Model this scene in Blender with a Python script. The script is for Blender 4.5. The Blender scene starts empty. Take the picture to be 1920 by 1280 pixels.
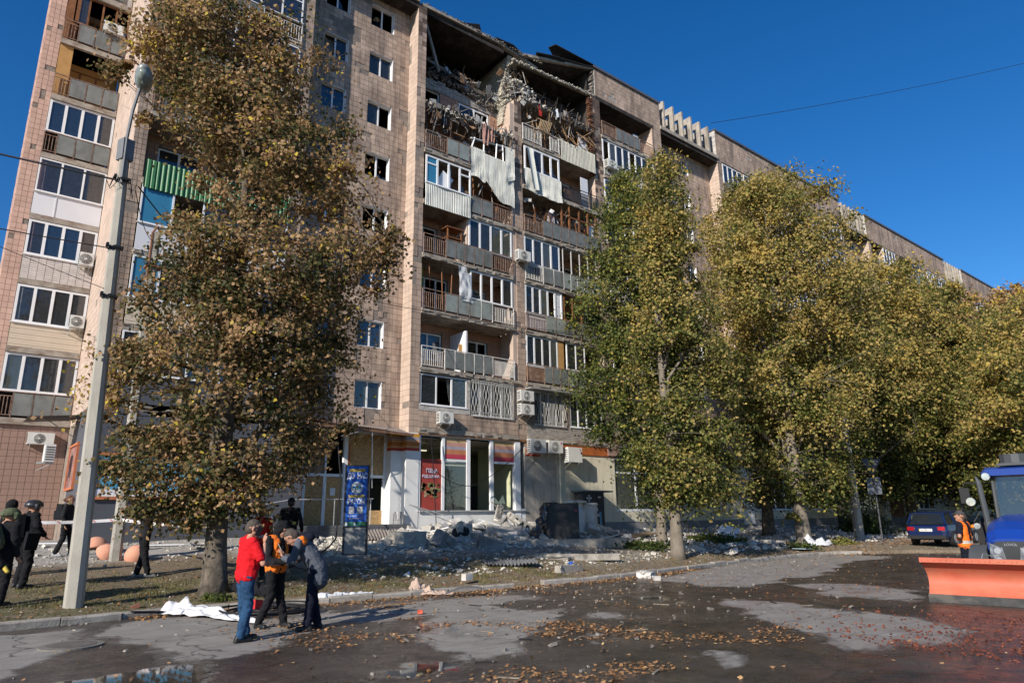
import bpy, math, random
from math import sin, cos, pi, radians, sqrt, atan2
from mathutils import Vector, Matrix, noise
import numpy as np
random.seed(7)
rng = np.random.default_rng(7)
SC = bpy.context.scene
COL = SC.collection
V = Vector

# ------------------------------------------------------------------ camera
# world axes: X runs along the facade, Y goes into the building, Z is up
PITCH, ROLL, HEAD = radians(14.6), radians(-0.8), radians(39.2)
fw = V((sin(HEAD)*cos(PITCH), cos(HEAD)*cos(PITCH), sin(PITCH)))
rt = V((cos(HEAD), -sin(HEAD), 0)); up = rt.cross(fw)
r2 = rt*cos(ROLL)+up*sin(ROLL); u2 = -rt*sin(ROLL)+up*cos(ROLL)
cam = bpy.data.objects.new('camera', bpy.data.cameras.new('camera')); COL.objects.link(cam)
m = Matrix((r2, u2, -fw)).transposed().to_4x4(); m.translation = V((0, 0, 1.7))
cam.matrix_world = m
cam.data.lens = 24; cam.data.sensor_width = 36; cam.data.clip_start = .05; cam.data.clip_end = 3000
SC.camera = cam

# ------------------------------------------------------------------ light
SUN_AZ, SUN_EL = radians(70), radians(28)      # travel direction measured from +Y towards +X
trav = V((sin(SUN_AZ)*cos(SUN_EL), cos(SUN_AZ)*cos(SUN_EL), -sin(SUN_EL)))
sd = bpy.data.lights.new('sun', 'SUN'); sd.energy = 5.0; sd.angle = radians(.53); sd.color = (1, .93, .83)
so = bpy.data.objects.new('sun', sd); COL.objects.link(so)
so.rotation_euler = trav.to_track_quat('-Z', 'Y').to_euler()
W = bpy.data.worlds.new('World'); SC.world = W; W.use_nodes = True
nt = W.node_tree; nt.nodes.clear()
sky = nt.nodes.new('ShaderNodeTexSky'); sky.sky_type = 'NISHITA'; sky.sun_disc = False
sky.sun_elevation = SUN_EL; sky.sun_rotation = atan2(-trav.x, -trav.y)
sky.altitude = 150; sky.air_density = 1.0; sky.dust_density = .25; sky.ozone_density = 4.5
bg = nt.nodes.new('ShaderNodeBackground'); bg.inputs[1].default_value = .085
ow = nt.nodes.new('ShaderNodeOutputWorld')
hs = nt.nodes.new('ShaderNodeHueSaturation'); hs.inputs['Hue'].default_value = .506; hs.inputs['Saturation'].default_value = 1.29; hs.inputs['Value'].default_value = 1.32
nt.links.new(sky.outputs[0], hs.inputs['Color']); nt.links.new(hs.outputs[0], bg.inputs[0]); nt.links.new(bg.outputs[0], ow.inputs[0])
SC.view_settings.view_transform = 'Standard'; SC.view_settings.look = 'None'
SC.view_settings.exposure = 0.30; SC.view_settings.gamma = 1; SC.view_settings.use_curve_mapping = False
SC.cycles.max_bounces = 6; SC.cycles.transparent_max_bounces = 12; SC.cycles.caustics_reflective = False; SC.cycles.caustics_refractive = False

# ------------------------------------------------------------------ helpers
def M(name, col, rough=.85, var=.15, scale=2.5, isl=0., bump=0., bscale=None, metal=0., stain=None, st_scale=(1.2, 1.2, .35), st_amt=.5, st_lo=.5, spec=.3, emis=0., tr=0.):
    mt = bpy.data.materials.new(name); mt.use_nodes = True
    n = mt.node_tree; N = n.nodes; L = n.links
    b = N['Principled BSDF']; b.inputs['Roughness'].default_value = rough; b.inputs['Metallic'].default_value = metal
    b.inputs['Specular IOR Level'].default_value = spec
    tc = N.new('ShaderNodeTexCoord')
    nz = N.new('ShaderNodeTexNoise'); nz.inputs['Scale'].default_value = scale; nz.inputs['Detail'].default_value = 6
    L.new(tc.outputs['Object'], nz.inputs['Vector'])
    mr = N.new('ShaderNodeMapRange'); mr.inputs[1].default_value = .3; mr.inputs[2].default_value = .7
    mr.inputs[3].default_value = 1-var; mr.inputs[4].default_value = 1+var
    L.new(nz.outputs['Fac'], mr.inputs[0]); fac = mr.outputs[0]
    if isl:
        g = N.new('ShaderNodeNewGeometry'); m2 = N.new('ShaderNodeMapRange'); m2.inputs[3].default_value = 1-isl; m2.inputs[4].default_value = 1+isl
        L.new(g.outputs['Random Per Island'], m2.inputs[0])
        mu = N.new('ShaderNodeMath'); mu.operation = 'MULTIPLY'; L.new(fac, mu.inputs[0]); L.new(m2.outputs[0], mu.inputs[1]); fac = mu.outputs[0]
    sc = N.new('ShaderNodeVectorMath'); sc.operation = 'SCALE'; sc.inputs[0].default_value = col[:3]; L.new(fac, sc.inputs['Scale'])
    out = sc.outputs[0]
    if stain:
        mp = N.new('ShaderNodeMapping'); mp.inputs['Scale'].default_value = st_scale; L.new(tc.outputs['Object'], mp.inputs[0])
        n2 = N.new('ShaderNodeTexNoise'); n2.inputs['Scale'].default_value = 1.7; n2.inputs['Detail'].default_value = 8; n2.inputs['Roughness'].default_value = .65
        L.new(mp.outputs[0], n2.inputs['Vector'])
        m3 = N.new('ShaderNodeMapRange'); m3.inputs[1].default_value = st_lo; m3.inputs[2].default_value = st_lo+.14; m3.inputs[4].default_value = st_amt
        L.new(n2.outputs['Fac'], m3.inputs[0])
        mx = N.new('ShaderNodeMix'); mx.data_type = 'RGBA'; L.new(m3.outputs[0], mx.inputs[0]); L.new(out, mx.inputs[6]); mx.inputs[7].default_value = (*stain, 1)
        out = mx.outputs[2]
    L.new(out, b.inputs['Base Color'])
    if bump:
        nb = N.new('ShaderNodeTexNoise'); nb.inputs['Scale'].default_value = bscale or scale*6; nb.inputs['Detail'].default_value = 5
        L.new(tc.outputs['Object'], nb.inputs['Vector'])
        bp = N.new('ShaderNodeBump'); bp.inputs['Strength'].default_value = bump; bp.inputs['Distance'].default_value = .02
        L.new(nb.outputs['Fac'], bp.inputs['Height']); L.new(bp.outputs[0], b.inputs['Normal'])
    if emis:
        b.inputs['Emission Color'].default_value = (*col[:3], 1); b.inputs['Emission Strength'].default_value = emis
    if tr: b.inputs['Alpha'].default_value = 1-tr
    return mt

def Mglass(name, tint, refl=.22, alpha=.5):
    mt = bpy.data.materials.new(name); mt.use_nodes = True
    n = mt.node_tree; N = n.nodes; L = n.links; N.clear()
    o = N.new('ShaderNodeOutputMaterial'); t = N.new('ShaderNodeBsdfTransparent'); t.inputs[0].default_value = (*[.55+.4*c for c in tint], 1)
    d = N.new('ShaderNodeBsdfDiffuse'); d.inputs[0].default_value = (*tint, 1)
    g = N.new('ShaderNodeBsdfGlossy'); g.inputs['Roughness'].default_value = .03
    m1 = N.new('ShaderNodeMixShader'); m1.inputs[0].default_value = alpha; L.new(t.outputs[0], m1.inputs[1]); L.new(d.outputs[0], m1.inputs[2])
    fr = N.new('ShaderNodeFresnel'); fr.inputs[0].default_value = 1.5
    ad = N.new('ShaderNodeMath'); ad.operation = 'ADD'; ad.inputs[1].default_value = refl-.04; ad.use_clamp = True; L.new(fr.outputs[0], ad.inputs[0])
    m2 = N.new('ShaderNodeMixShader'); L.new(ad.outputs[0], m2.inputs[0]); L.new(m1.outputs[0], m2.inputs[1]); L.new(g.outputs[0], m2.inputs[2])
    L.new(m2.outputs[0], o.inputs[0]); return mt

class MB:
    def __init__(s): s.v = []; s.f = []; s.m = []; s.col = None
    def add(s, vs, fs, m=0):
        b = len(s.v); s.v += [tuple(p) for p in vs]; s.f += [tuple(b+i for i in f) for f in fs]; s.m += [m]*len(fs); return s
    def box(s, x0, x1, y0, y1, z0, z1, m=0):
        return s.add([(x0,y0,z0),(x1,y0,z0),(x1,y1,z0),(x0,y1,z0),(x0,y0,z1),(x1,y0,z1),(x1,y1,z1),(x0,y1,z1)],
              [(0,3,2,1),(4,5,6,7),(0,1,5,4),(1,2,6,5),(2,3,7,6),(3,0,4,7)], m)
    def ob(s, c, sz, R=None, m=0, jit=0, taper=1):
        c = V(c); R = R or Matrix.Identity(3); vs = []
        for z in (-.5, .5):
            k = taper if z > 0 else 1
            for x, y in ((-.5,-.5),(.5,-.5),(.5,.5),(-.5,.5)):
                p = V((x*sz[0]*k, y*sz[1]*k, z*sz[2]))
                if jit: p += V([random.uniform(-jit, jit)*q for q in sz])
                vs.append(c+R @ p)
        return s.add(vs, [(0,3,2,1),(4,5,6,7),(0,1,5,4),(1,2,6,5),(2,3,7,6),(3,0,4,7)], m)
    def tube(s, pts, r, n=8, m=0, cap=True, rot=0.):
        pts = [V(p) for p in pts]; k = len(pts); rs = r if hasattr(r, '__len__') else [r]*k
        b = len(s.v); fs = []; ref = None
        for i, p in enumerate(pts):
            t = (pts[min(i+1, k-1)]-pts[max(i-1, 0)])
            t = t.normalized() if t.length > 1e-9 else V((0, 0, 1))
            if ref is None: ref = V((1, 0, 0)) if abs(t.x) < .9 else V((0, 1, 0))
            a = (ref-t*ref.dot(t)).normalized(); ref = a; c = t.cross(a)
            for j in range(n):
                q = 2*pi*j/n+rot; s.v.append(tuple(p+(a*cos(q)+c*sin(q))*rs[i]))
        for i in range(k-1):
            for j in range(n):
                fs.append((b+i*n+j, b+i*n+(j+1) % n, b+(i+1)*n+(j+1) % n, b+(i+1)*n+j))
        if cap: fs += [tuple(b+j for j in range(n))[::-1], tuple(b+(k-1)*n+j for j in range(n))]
        s.f += fs; s.m += [m]*len(fs); return s
    def prism(s, pts, ex, m=0):
        n = len(pts); ex = V(ex); a = [V(p) for p in pts]
        return s.add(a+[p+ex for p in a], [tuple(range(n))[::-1], tuple(range(n, 2*n))]+[(i, (i+1) % n, n+(i+1) % n, n+i) for i in range(n)], m)
    def grid(s, fn, nu, nv, m=0):
        vs = [fn(i/nu, j/nv) for j in range(nv+1) for i in range(nu+1)]
        return s.add(vs, [(j*(nu+1)+i, j*(nu+1)+i+1, (j+1)*(nu+1)+i+1, (j+1)*(nu+1)+i) for j in range(nv) for i in range(nu)], m)
    def sphere(s, c, r, m=0, nu=14, nv=9, z0=-1., jit=0):
        c = V(c); rr = r if hasattr(r, '__len__') else (r, r, r); b = len(s.v); fs = []
        a0 = math.asin(max(-1, z0))
        for j in range(nv+1):
            a = a0+(pi/2-a0)*j/nv
            for i in range(nu):
                q = 2*pi*i/nu; k = 1+random.uniform(-jit, jit)
                s.v.append((c.x+rr[0]*k*cos(a)*cos(q), c.y+rr[1]*k*cos(a)*sin(q), c.z+rr[2]*k*sin(a)))
        for j in range(nv):
            for i in range(nu): fs.append((b+j*nu+i, b+j*nu+(i+1) % nu, b+(j+1)*nu+(i+1) % nu, b+(j+1)*nu+i))
        fs.append(tuple(b+i for i in range(nu))[::-1])
        s.f += fs; s.m += [m]*len(fs); return s
    def xf(s, mat):
        s.v = [tuple(mat @ V(p)) for p in s.v]; return s
    def build(s, name, mats, parent=None, smooth=False, **kw):
        me = bpy.data.meshes.new(name); me.from_pydata(s.v, [], s.f)
        mats = mats if isinstance(mats, (list, tuple)) else [mats]
        for q in mats: me.materials.append(q)
        if len(mats) > 1: me.polygons.foreach_set('material_index', s.m)
        if smooth: me.polygons.foreach_set('use_smooth', [True]*len(s.f))
        me.update()
        o = bpy.data.objects.new(name, me); COL.objects.link(o)
        if parent is not None: o.parent = parent
        for k, q in kw.items(): o[k] = q
        return o

def tag(o, label, cat, group=None):
    o['label'] = label; o['category'] = cat
    if group: o['group'] = group
    return o
def thing(name, label, cat, loc=(0, 0, 0), rz=0., group=None):
    o = bpy.data.objects.new(name, None); COL.objects.link(o); o.location = loc; o.rotation_euler = (0, 0, rz); o.empty_display_size = .1
    return tag(o, label, cat, group)
def copy_tree(o, parent=None):
    c = o.copy(); COL.objects.link(c)
    if parent is not None: c.parent = parent
    for ch in list(o.children): copy_tree(ch, c)
    return c
def rotz(a): return Matrix.Rotation(a, 3, 'Z')
def text(s, size, mat, parent, loc, rot, ext=.004, align='CENTER', sx=1., bold=0.):
    cu = bpy.data.curves.new('lettering', 'FONT'); cu.body = s; cu.size = size; cu.extrude = ext; cu.align_x = align; cu.align_y = 'CENTER'; cu.offset = bold
    o = bpy.data.objects.new('lettering', cu); COL.objects.link(o)
    dg = bpy.context.evaluated_depsgraph_get(); me = bpy.data.meshes.new_from_object(o.evaluated_get(dg))
    bpy.data.objects.remove(o); o = bpy.data.objects.new('lettering', me); COL.objects.link(o)
    me.materials.clear(); me.materials.append(mat); o.parent = parent; o.location = loc; o.rotation_euler = rot; o.scale = (sx, 1, 1)
    return o
FRONT = (pi/2, 0, 0)      # text standing on a face that looks towards -Y
def fbm(x, y, z=0, o=4):
    return noise.fractal(V((x, y, z)), .9, 2.1, o)

# ------------------------------------------------------------------ terrain functions
KX = [-400, -5, 1.05, 2.6, 4.0, 6.7, 9.2, 11.5, 14.2, 16.05, 18.4, 24.6, 31, 34, 37, 42, 60, 400]
KY = [14.6, 14.6, 15.0, 15.2, 15.45, 14.75, 14.6, 14.5, 14.35, 14.4, 14.8, 15.8, 16.1, 13.6, 9.6, 6, 3, 0]
def kerb(x): return float(np.interp(x, KX, KY))
def gz(x, y):
    d = y-kerb(x)
    if d <= .12: return 0.
    if d <= .3: return .11
    k0 = kerb(x) if x < 31 else 16.2+.05*(x-31)
    return max(min(.12+.1*(y-k0-.3), 1.2), min(.30, .12+.07*(d-.3)))
FLY = 26.0     # facade plane
F = {k: 8.45+2.76*(k-3) for k in range(2, 10)}
TOP = 27.7
# ------------------------------------------------------------------ materials
T_MAIN = M('tile_main', (.43, .32, .245), .75, .24, .9, isl=.16, bump=.25, bscale=30, stain=(.19, .145, .12), st_scale=(1.1, 1.1, .22), st_amt=.75, st_lo=.48)
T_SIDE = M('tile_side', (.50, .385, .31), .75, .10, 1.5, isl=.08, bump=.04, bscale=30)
T_SOOT = M('tile_sooty', (.12, .085, .068), .9, .4, 2, isl=.3)
T_PINK_SHADED = M('tile_pink_shaded', (.35, .225, .175), .75, .16, 1.2, isl=.1, bump=.15, bscale=30, stain=(.3, .16, .12), st_amt=.5, st_lo=.55)  # left wing tile, darkened to carry the shade on its lower wall
T_PINK_LIT = M('tile_salmon_lit', (.56, .37, .29), .75, .12, 1.2, isl=.08, bump=.1)  # same tile made paler, sunlight on the upper strip put into the colour
T_BACK = M('tile_loggia', (.38, .22, .15), .8, .12, 1.5, isl=.1)
MORTAR = M('mortar', (.25, .205, .17), .95, .25, 4, bump=.6, bscale=25, stain=(.15, .12, .1), st_amt=.5)
CONC = M('concrete', (.36, .32, .27), .92, .22, 2.2, bump=.5, bscale=18, stain=(.14, .12, .1), st_amt=.6)
CONCP = M('pole_concrete', (.37, .345, .295), .9, .12, 1.5, bump=.4, bscale=40, stain=(.28, .25, .21), st_scale=(2, 2, .5), st_amt=.6)
SLAB = M('slab_edge', (.34, .30, .25), .92, .25, 3, bump=.4, stain=(.16, .09, .055), st_scale=(1, 1, 2.5), st_amt=.7, st_lo=.5)
PLAS = M('white_plaster', (.76, .75, .72), .85, .06, 1.2, bump=.15, stain=(.5, .47, .43), st_amt=.5, st_lo=.56)
CREAM = M('cream_plaster', (.68, .62, .47), .85, .07, .9, bump=.15, stain=(.42, .37, .28), st_scale=(2.5, 2.5, .25), st_amt=.6, st_lo=.5)
GREYP = M('bare_plaster', (.43, .39, .33), .9, .12, 1.2, bump=.3, stain=(.3, .25, .2), st_scale=(2, 2, .4), st_amt=.7)
ORANGE = M('orange_band', (.42, .12, .03), .7, .15, 3, stain=(.25, .08, .04), st_amt=.5)
DCLAD = M('dark_cladding', (.085, .09, .105), .55, .1, 1, spec=.4)
WBRICK = M('white_brick', (.50, .47, .43), .9, .12, 3, isl=.15, bump=.3)
BRICKG = M('grey_brick', (.36, .325, .29), .9, .15, 3, isl=.18, bump=.3)
CHAR = M('charred', (.035, .03, .027), .95, .4, 1.6, bump=.5, stain=(.09, .075, .065), st_amt=.7)
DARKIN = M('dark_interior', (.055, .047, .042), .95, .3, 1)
WFRAME = M('white_frame', (.78, .78, .78), .5, .04, 2, spec=.4)
WOODF = M('brown_frame', (.20, .085, .035), .7, .3, 4, isl=.2)
GREYF = M('grey_frame', (.45, .44, .43), .6, .1, 3)
RUST = M('rusty_rail', (.25, .17, .13), .8, .35, 6, isl=.2, stain=(.16, .06, .03), st_scale=(3, 3, 3), st_amt=.8)
WRAIL = M('white_rail', (.62, .60, .56), .7, .12, 5, stain=(.28, .12, .06), st_scale=(3, 3, 3), st_amt=.6, st_lo=.58)
BRAIL = M('black_rail', (.03, .03, .032), .5, .2, 5, spec=.5)
PANEL = M('rail_panel_grey', (.17, .18, .17), .6, .2, 3, isl=.2, stain=(.10, .09, .07), st_amt=.6, spec=.5)
PANELG = M('rail_panel_green', (.25, .275, .25), .5, .15, 3, isl=.15, stain=(.14, .12, .09), st_amt=.5, spec=.5)
CORR = M('white_sheet', (.60, .60, .54), .55, .08, 2, stain=(.42, .40, .34), st_amt=.5, spec=.4)
GREENC = M('green_sheet', (.05, .19, .07), .5, .08, 2, spec=.4)
SIDING = M('cream_siding', (.62, .52, .40), .6, .06, 2)
BLUEP = M('blue_film', (.04, .20, .34), .35, .05, 1, spec=.5)
WPAN = M('white_panel', (.70, .70, .72), .5, .04, 1, spec=.4)
OSB = M('chipboard', (.46, .29, .13), .85, .3, 14, bump=.1)
YEL = M('yellow_board', (.45, .25, .09), .8, .1, 3)
METAL = M('galvanised', (.42, .43, .44), .4, .1, 3, metal=.7)
FLASH = M('roof_flashing', (.16, .165, .18), .45, .1, 3, metal=.4)
BLACK = M('black_felt', (.018, .018, .02), .9, .2, 3)
GL = Mglass('glass_clear', (.07, .08, .09), .10, .34)
GLB = Mglass('glass_blue', (.035, .055, .09), .13, .6)
GLG = Mglass('glass_greenish', (.16, .18, .16), .12, .45)
CURT = M('curtain_pale', (.42, .40, .36), .9, .3, 5)
CURP = M('curtain_pink', (.35, .22, .22), .9, .3, 5)
CURG = M('curtain_green', (.09, .2, .16), .9, .3, 5)
CURD = M('curtain_grey', (.2, .2, .2), .9, .3, 5)
ACW = M('white_casing', (.66, .65, .61), .5, .05, 3, spec=.4)
ACD = M('grille_dark', (.10, .10, .10), .6, .1, 3)
STEEL = M('bracket_steel', (.5, .5, .49), .5, .1, 3, metal=.3)
WIRE = M('black_cable', (.015, .015, .017), .6, .1, 3)

# ------------------------------------------------------------------ ground sheets
def dense(a, b, st): return list(np.arange(a, b, st))
def sheet(name, xs, ys, zf, cf, mat, kind='structure'):
    nx, ny = len(xs), len(ys); co = np.zeros((ny, nx, 3)); cl = np.zeros((ny, nx, 4)); cl[..., 3] = 1
    for j, y in enumerate(ys):
        for i, x in enumerate(xs):
            yy = y(x) if callable(y) else y
            co[j, i] = (x, yy, zf(x, yy)); cl[j, i, :3] = cf(x, yy)
    me = bpy.data.meshes.new(name); a = np.arange(nx*ny).reshape(ny, nx)
    q = np.stack([a[:-1, :-1], a[:-1, 1:], a[1:, 1:], a[1:, :-1]], -1).reshape(-1, 4)
    me.from_pydata(co.reshape(-1, 3).tolist(), [], q.tolist())
    at = me.color_attributes.new('mask', 'FLOAT_COLOR', 'POINT'); at.data.foreach_set('color', cl.reshape(-1).astype(np.float32))
    me.polygons.foreach_set('use_smooth', [True]*len(q)); me.materials.append(mat)
    o = bpy.data.objects.new(name, me); COL.objects.link(o); o['kind'] = kind; return o

def nodes(name):
    mt = bpy.data.materials.new(name); mt.use_nodes = True; n = mt.node_tree; N = n.nodes; L = n.links
    b = N['Principled BSDF']; tc = N.new('ShaderNodeTexCoord').outputs['Object']
    at = N.new('ShaderNodeVertexColor'); at.layer_name = 'mask'; sp = N.new('ShaderNodeSeparateColor'); L.new(at.outputs[0], sp.inputs[0])
    def nz(scale, detail=6, rough=.55, vs=None):
        q = N.new('ShaderNodeTexNoise'); q.inputs['Scale'].default_value = scale; q.inputs['Detail'].default_value = detail; q.inputs['Roughness'].default_value = rough
        src = tc
        if vs: mp = N.new('ShaderNodeMapping'); mp.inputs['Scale'].default_value = vs; L.new(tc, mp.inputs[0]); src = mp.outputs[0]
        L.new(src, q.inputs['Vector']); return q.outputs['Fac']
    def mr(x, a, b2, c=0., d=1.):
        q = N.new('ShaderNodeMapRange'); L.new(x, q.inputs[0])
        for k, vv in zip((1, 2, 3, 4), (a, b2, c, d)): q.inputs[k].default_value = vv
        return q.outputs[0]
    def mix(f, a, b2):
        q = N.new('ShaderNodeMix'); q.data_type = 'RGBA'
        L.new(f, q.inputs[0]) if not isinstance(f, float) else setattr(q.inputs[0], 'default_value', f)
        for k, vv in ((6, a), (7, b2)):
            if isinstance(vv, tuple): q.inputs[k].default_value = (*vv, 1)
            else: L.new(vv, q.inputs[k])
        return q.outputs[2]
    def mth(op, a, b2):
        q = N.new('ShaderNodeMath'); q.operation = op
        for k, vv in ((0, a), (1, b2)):
            if isinstance(vv, (int, float)): q.inputs[k].default_value = vv
            else: L.new(vv, q.inputs[k])
        return q.outputs[0]
    def bump(h, st, dist=.02):
        q = N.new('ShaderNodeBump'); q.inputs['Distance'].default_value = dist
        if isinstance(st, float): q.inputs['Strength'].default_value = st
        else: L.new(st, q.inputs['Strength'])
        L.new(h, q.inputs['Height']); L.new(q.outputs[0], b.inputs['Normal'])
    return mt, b, sp, nz, mr, mix, mth, bump, L

mt, b, sp, nz, mr, mix, mth, bump, L = nodes('verge_soil'); VERGE = mt
c = mix(mr(nz(1.1), .35, .65), (.12, .088, .058), (.22, .165, .11))
c = mix(mr(nz(22, 4), .45, .62), c, (.26, .21, .15))
gr = mth('MULTIPLY', sp.outputs[0], mr(nz(5, 8, .7), .40, .56))
c = mix(gr, c, mix(mr(nz(30), .3, .7), (.045, .06, .018), (.12, .12, .04)))
du = mth('MULTIPLY', sp.outputs[1], mr(nz(2.5, 8, .7), .32, .52))
c = mix(du, c, mix(mr(nz(12, 8, .8), .35, .65), (.24, .215, .18), (.46, .43, .38)))
c = mix(sp.outputs[2], c, mix(mr(nz(3, 8, .7), .35, .65), (.33, .30, .26), (.42, .39, .34)))
L.new(c, b.inputs['Base Color']); b.inputs['Roughness'].default_value = .95; b.inputs['Specular IOR Level'].default_value = .2
bump(nz(18, 8, .7), .9, .05)

mt, b, sp, nz, mr, mix, mth, bump, L = nodes('asphalt_wet'); ROAD = mt
wet = mr(mth('ADD', mth('ADD', sp.outputs[0], mth('MULTIPLY', mth('SUBTRACT', nz(2.0, 12, .78), .5), 1.5)), mth('MULTIPLY', mth('SUBTRACT', nz(.7, 5, .6, (1, 2.2, 1)), .5), .9)), .34, .66)
dry = mix(mr(nz(1.6, 8, .7), .3, .7), (.20, .18, .155), (.31, .285, .25))
dry = mix(mr(nz(55, 3), .55, .7), dry, (.17, .155, .14))
dark = mix(mr(nz(.9, 8, .7), .35, .65), (.022, .018, .015), (.085, .068, .055))
dark = mix(mr(nz(45, 3), .55, .72), dark, (.13, .105, .08))
c = mix(wet, dry, dark)
red = mth('MULTIPLY', sp.outputs[1], mr(nz(1.5, 10, .75, (1, 1.6, 1)), .44, .62))
c = mix(mth('MULTIPLY', red, .6), c, mix(mr(nz(30, 5), .4, .6), (.20, .065, .035), (.11, .045, .03)))
vo = b.id_data.nodes.new('ShaderNodeTexVoronoi'); vo.feature = 'DISTANCE_TO_EDGE'; vo.inputs['Scale'].default_value = .55
mpn = b.id_data.nodes.new('ShaderNodeTexNoise'); mpn.inputs['Scale'].default_value = 1.6; mpn.inputs['Detail'].default_value = 8
tcn = b.id_data.nodes.new('ShaderNodeTexCoord'); L.new(tcn.outputs['Object'], mpn.inputs['Vector'])
vm = b.id_data.nodes.new('ShaderNodeVectorMath'); vm.operation = 'MULTIPLY_ADD'; L.new(mpn.outputs['Color'], vm.inputs[0]); vm.inputs[1].default_value = (1.1, 1.1, 0); L.new(tcn.outputs['Object'], vm.inputs[2]); L.new(vm.outputs[0], vo.inputs['Vector'])
c = mix(mr(vo.outputs['Distance'], .004, .014, .75, 0.), c, (.03, .026, .022))
c = mix(mr(nz(2.2, 4, .6, (.25, 3.5, 1)), .56, .66, 0., .35), c, (.07, .058, .048))
L.new(c, b.inputs['Base Color'])
pud = mr(mth('ADD', sp.outputs[2], mth('MULTIPLY', mth('SUBTRACT', nz(1.3, 8, .65), .5), 1.3)), .5, .6)
rg = mth('SUBTRACT', mth('ADD', mth('MULTIPLY', mth('SUBTRACT', 1., wet), .45), mr(nz(3.0, 8, .7), .35, .65, .12, .5)), mth('MULTIPLY', pud, .6))
q = mth('MAXIMUM', rg, .03); L.new(q, b.inputs['Roughness']); b.inputs['Specular IOR Level'].default_value = .5
bump(nz(70, 6, .7), mth('MULTIPLY', mth('SUBTRACT', 1., pud), .55), .012)

DRY = [[(.6,14.6),(1.97,14.35),(1.65,12.28),(.79,10.16),(-1,10.5),(-1,14.6)],
 [(2.31,14.02),(3.44,14.68),(4.79,14.36),(6.2,13.6),(5.9,12.3),(4.67,10.97),(3.34,9.87),(2.61,10.08),(2.68,11.58),(2.16,13.04)],
 [(6.83,10.84),(8.85,12.01),(9.07,10.59),(9.78,10.45),(6.88,8.17),(5.81,7.54),(5.26,7.59),(5.75,9.26)],
 [(5.76,12.8),(7.76,13.7),(10.24,13.6),(10.9,12.3),(7.69,11.45),(6.01,11.6)],
 [(16.13,13.42),(25.19,16.29),(32,16.6),(31,13),(25.83,12.75),(19.9,10.49),(18.34,10.91),(15.97,10.1),(15.19,10.95)],
 [(17.11,9.9),(18.42,8.88),(17.38,6.73),(15.52,6.44),(15.17,7.81)],
 [(13.05,9.43),(13.63,8.4),(13.29,6.87),(12.72,4.61),(10.71,3.92),(10.17,5.01),(10.79,6.5)],
 [(7.82,5.89),(8.26,5.62),(7.91,5.1),(7.34,5.3)], [(8.06,8.03),(8.35,7.97),(7.72,7.37),(7.59,7.62)],
 [(10.51,5.65),(10.99,5.39),(10.42,4.48),(9.22,4.56)], [(9.66,9.47),(10.13,9.31),(9.49,8.66),(8.93,8.76)]]
def inside(P, x, y):
    r = False; j = len(P)-1
    for i in range(len(P)):
        if (P[i][1] > y) != (P[j][1] > y) and x < (P[j][0]-P[i][0])*(y-P[i][1])/(P[j][1]-P[i][1])+P[i][0]: r = not r
        j = i
    return r
BB = [(min(p[0] for p in P), max(p[0] for p in P), min(p[1] for p in P), max(p[1] for p in P)) for P in DRY]
def roadmask(x, y):
    a = x+.35*noise.noise(V((x*1.2, y*1.2, 3))); c = y+.35*noise.noise(V((x*1.2, y*1.2, 9)))
    d = any(b[0] <= a <= b[1] and b[2] <= c <= b[3] and inside(P, a, c) for P, b in zip(DRY, BB))
    wet = .88
    if any(b[0]-.4 <= x <= b[1]+.4 and b[2]-.4 <= y <= b[3]+.4 for b in BB):
        wet = .88-.8*sum(any(b[0] <= a+u <= b[1] and b[2] <= c+w <= b[3] and inside(P, a+u, c+w) for P, b in zip(DRY, BB)) for u, w in ((0, 0), (.28, 0), (-.28, 0), (0, .28), (0, -.28), (.2, .2), (-.2, -.2)))/7
    red = max(0, 1-((x-10.5)/4)**2-((y-3.7)/1.6)**2)+.7*max(0, 1-((x-16)/5)**2-((y-8.3)/1.5)**2)+.25*(x > 9)
    pud = max(.9*(1-((x-1.9)/1.5)**2-((y-9.2)/1.1)**2) if abs(x-1.9) < 1.6 else 0, .30*(not d))
    pud = max(pud, .66*(1-((x-6.6)/.9)**2-((y-9.9)/2.2)**2), .62*(1-((x-4.6)/1.2)**2-((y-7.6)/1.1)**2), .6*(1-((x-12.3)/1)**2-((y-10.2)/2)**2))
    return (wet, min(1, max(0, red)), max(0, pud))
xs = [-400, -150, -60, -25, -12, -6]+dense(-3, 19, .09)+dense(19, 42, .3)+[43, 46, 50, 60, 80, 120, 200, 400]
tv = [0, .3, .55, .75]+list(np.linspace(.9, 1, 4))
ys = [-400, -120, -40, -12, -4, 0]+dense(2, 14, .09)
rows = [float(y) for y in ys]
class KRow:                                            # the last rows follow the kerb line
    def __init__(s, t): s.t = t
    def __call__(s, x): k = kerb(x)+.06; return 14+(k-14)*s.t
rows += [KRow(t) for t in np.linspace(0, 1, 18)]
sheet('road', xs, rows, lambda x, y: .012*noise.noise(V((x*.3, y*.3, 0))) if y > -3 else 0, roadmask, ROAD)

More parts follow.
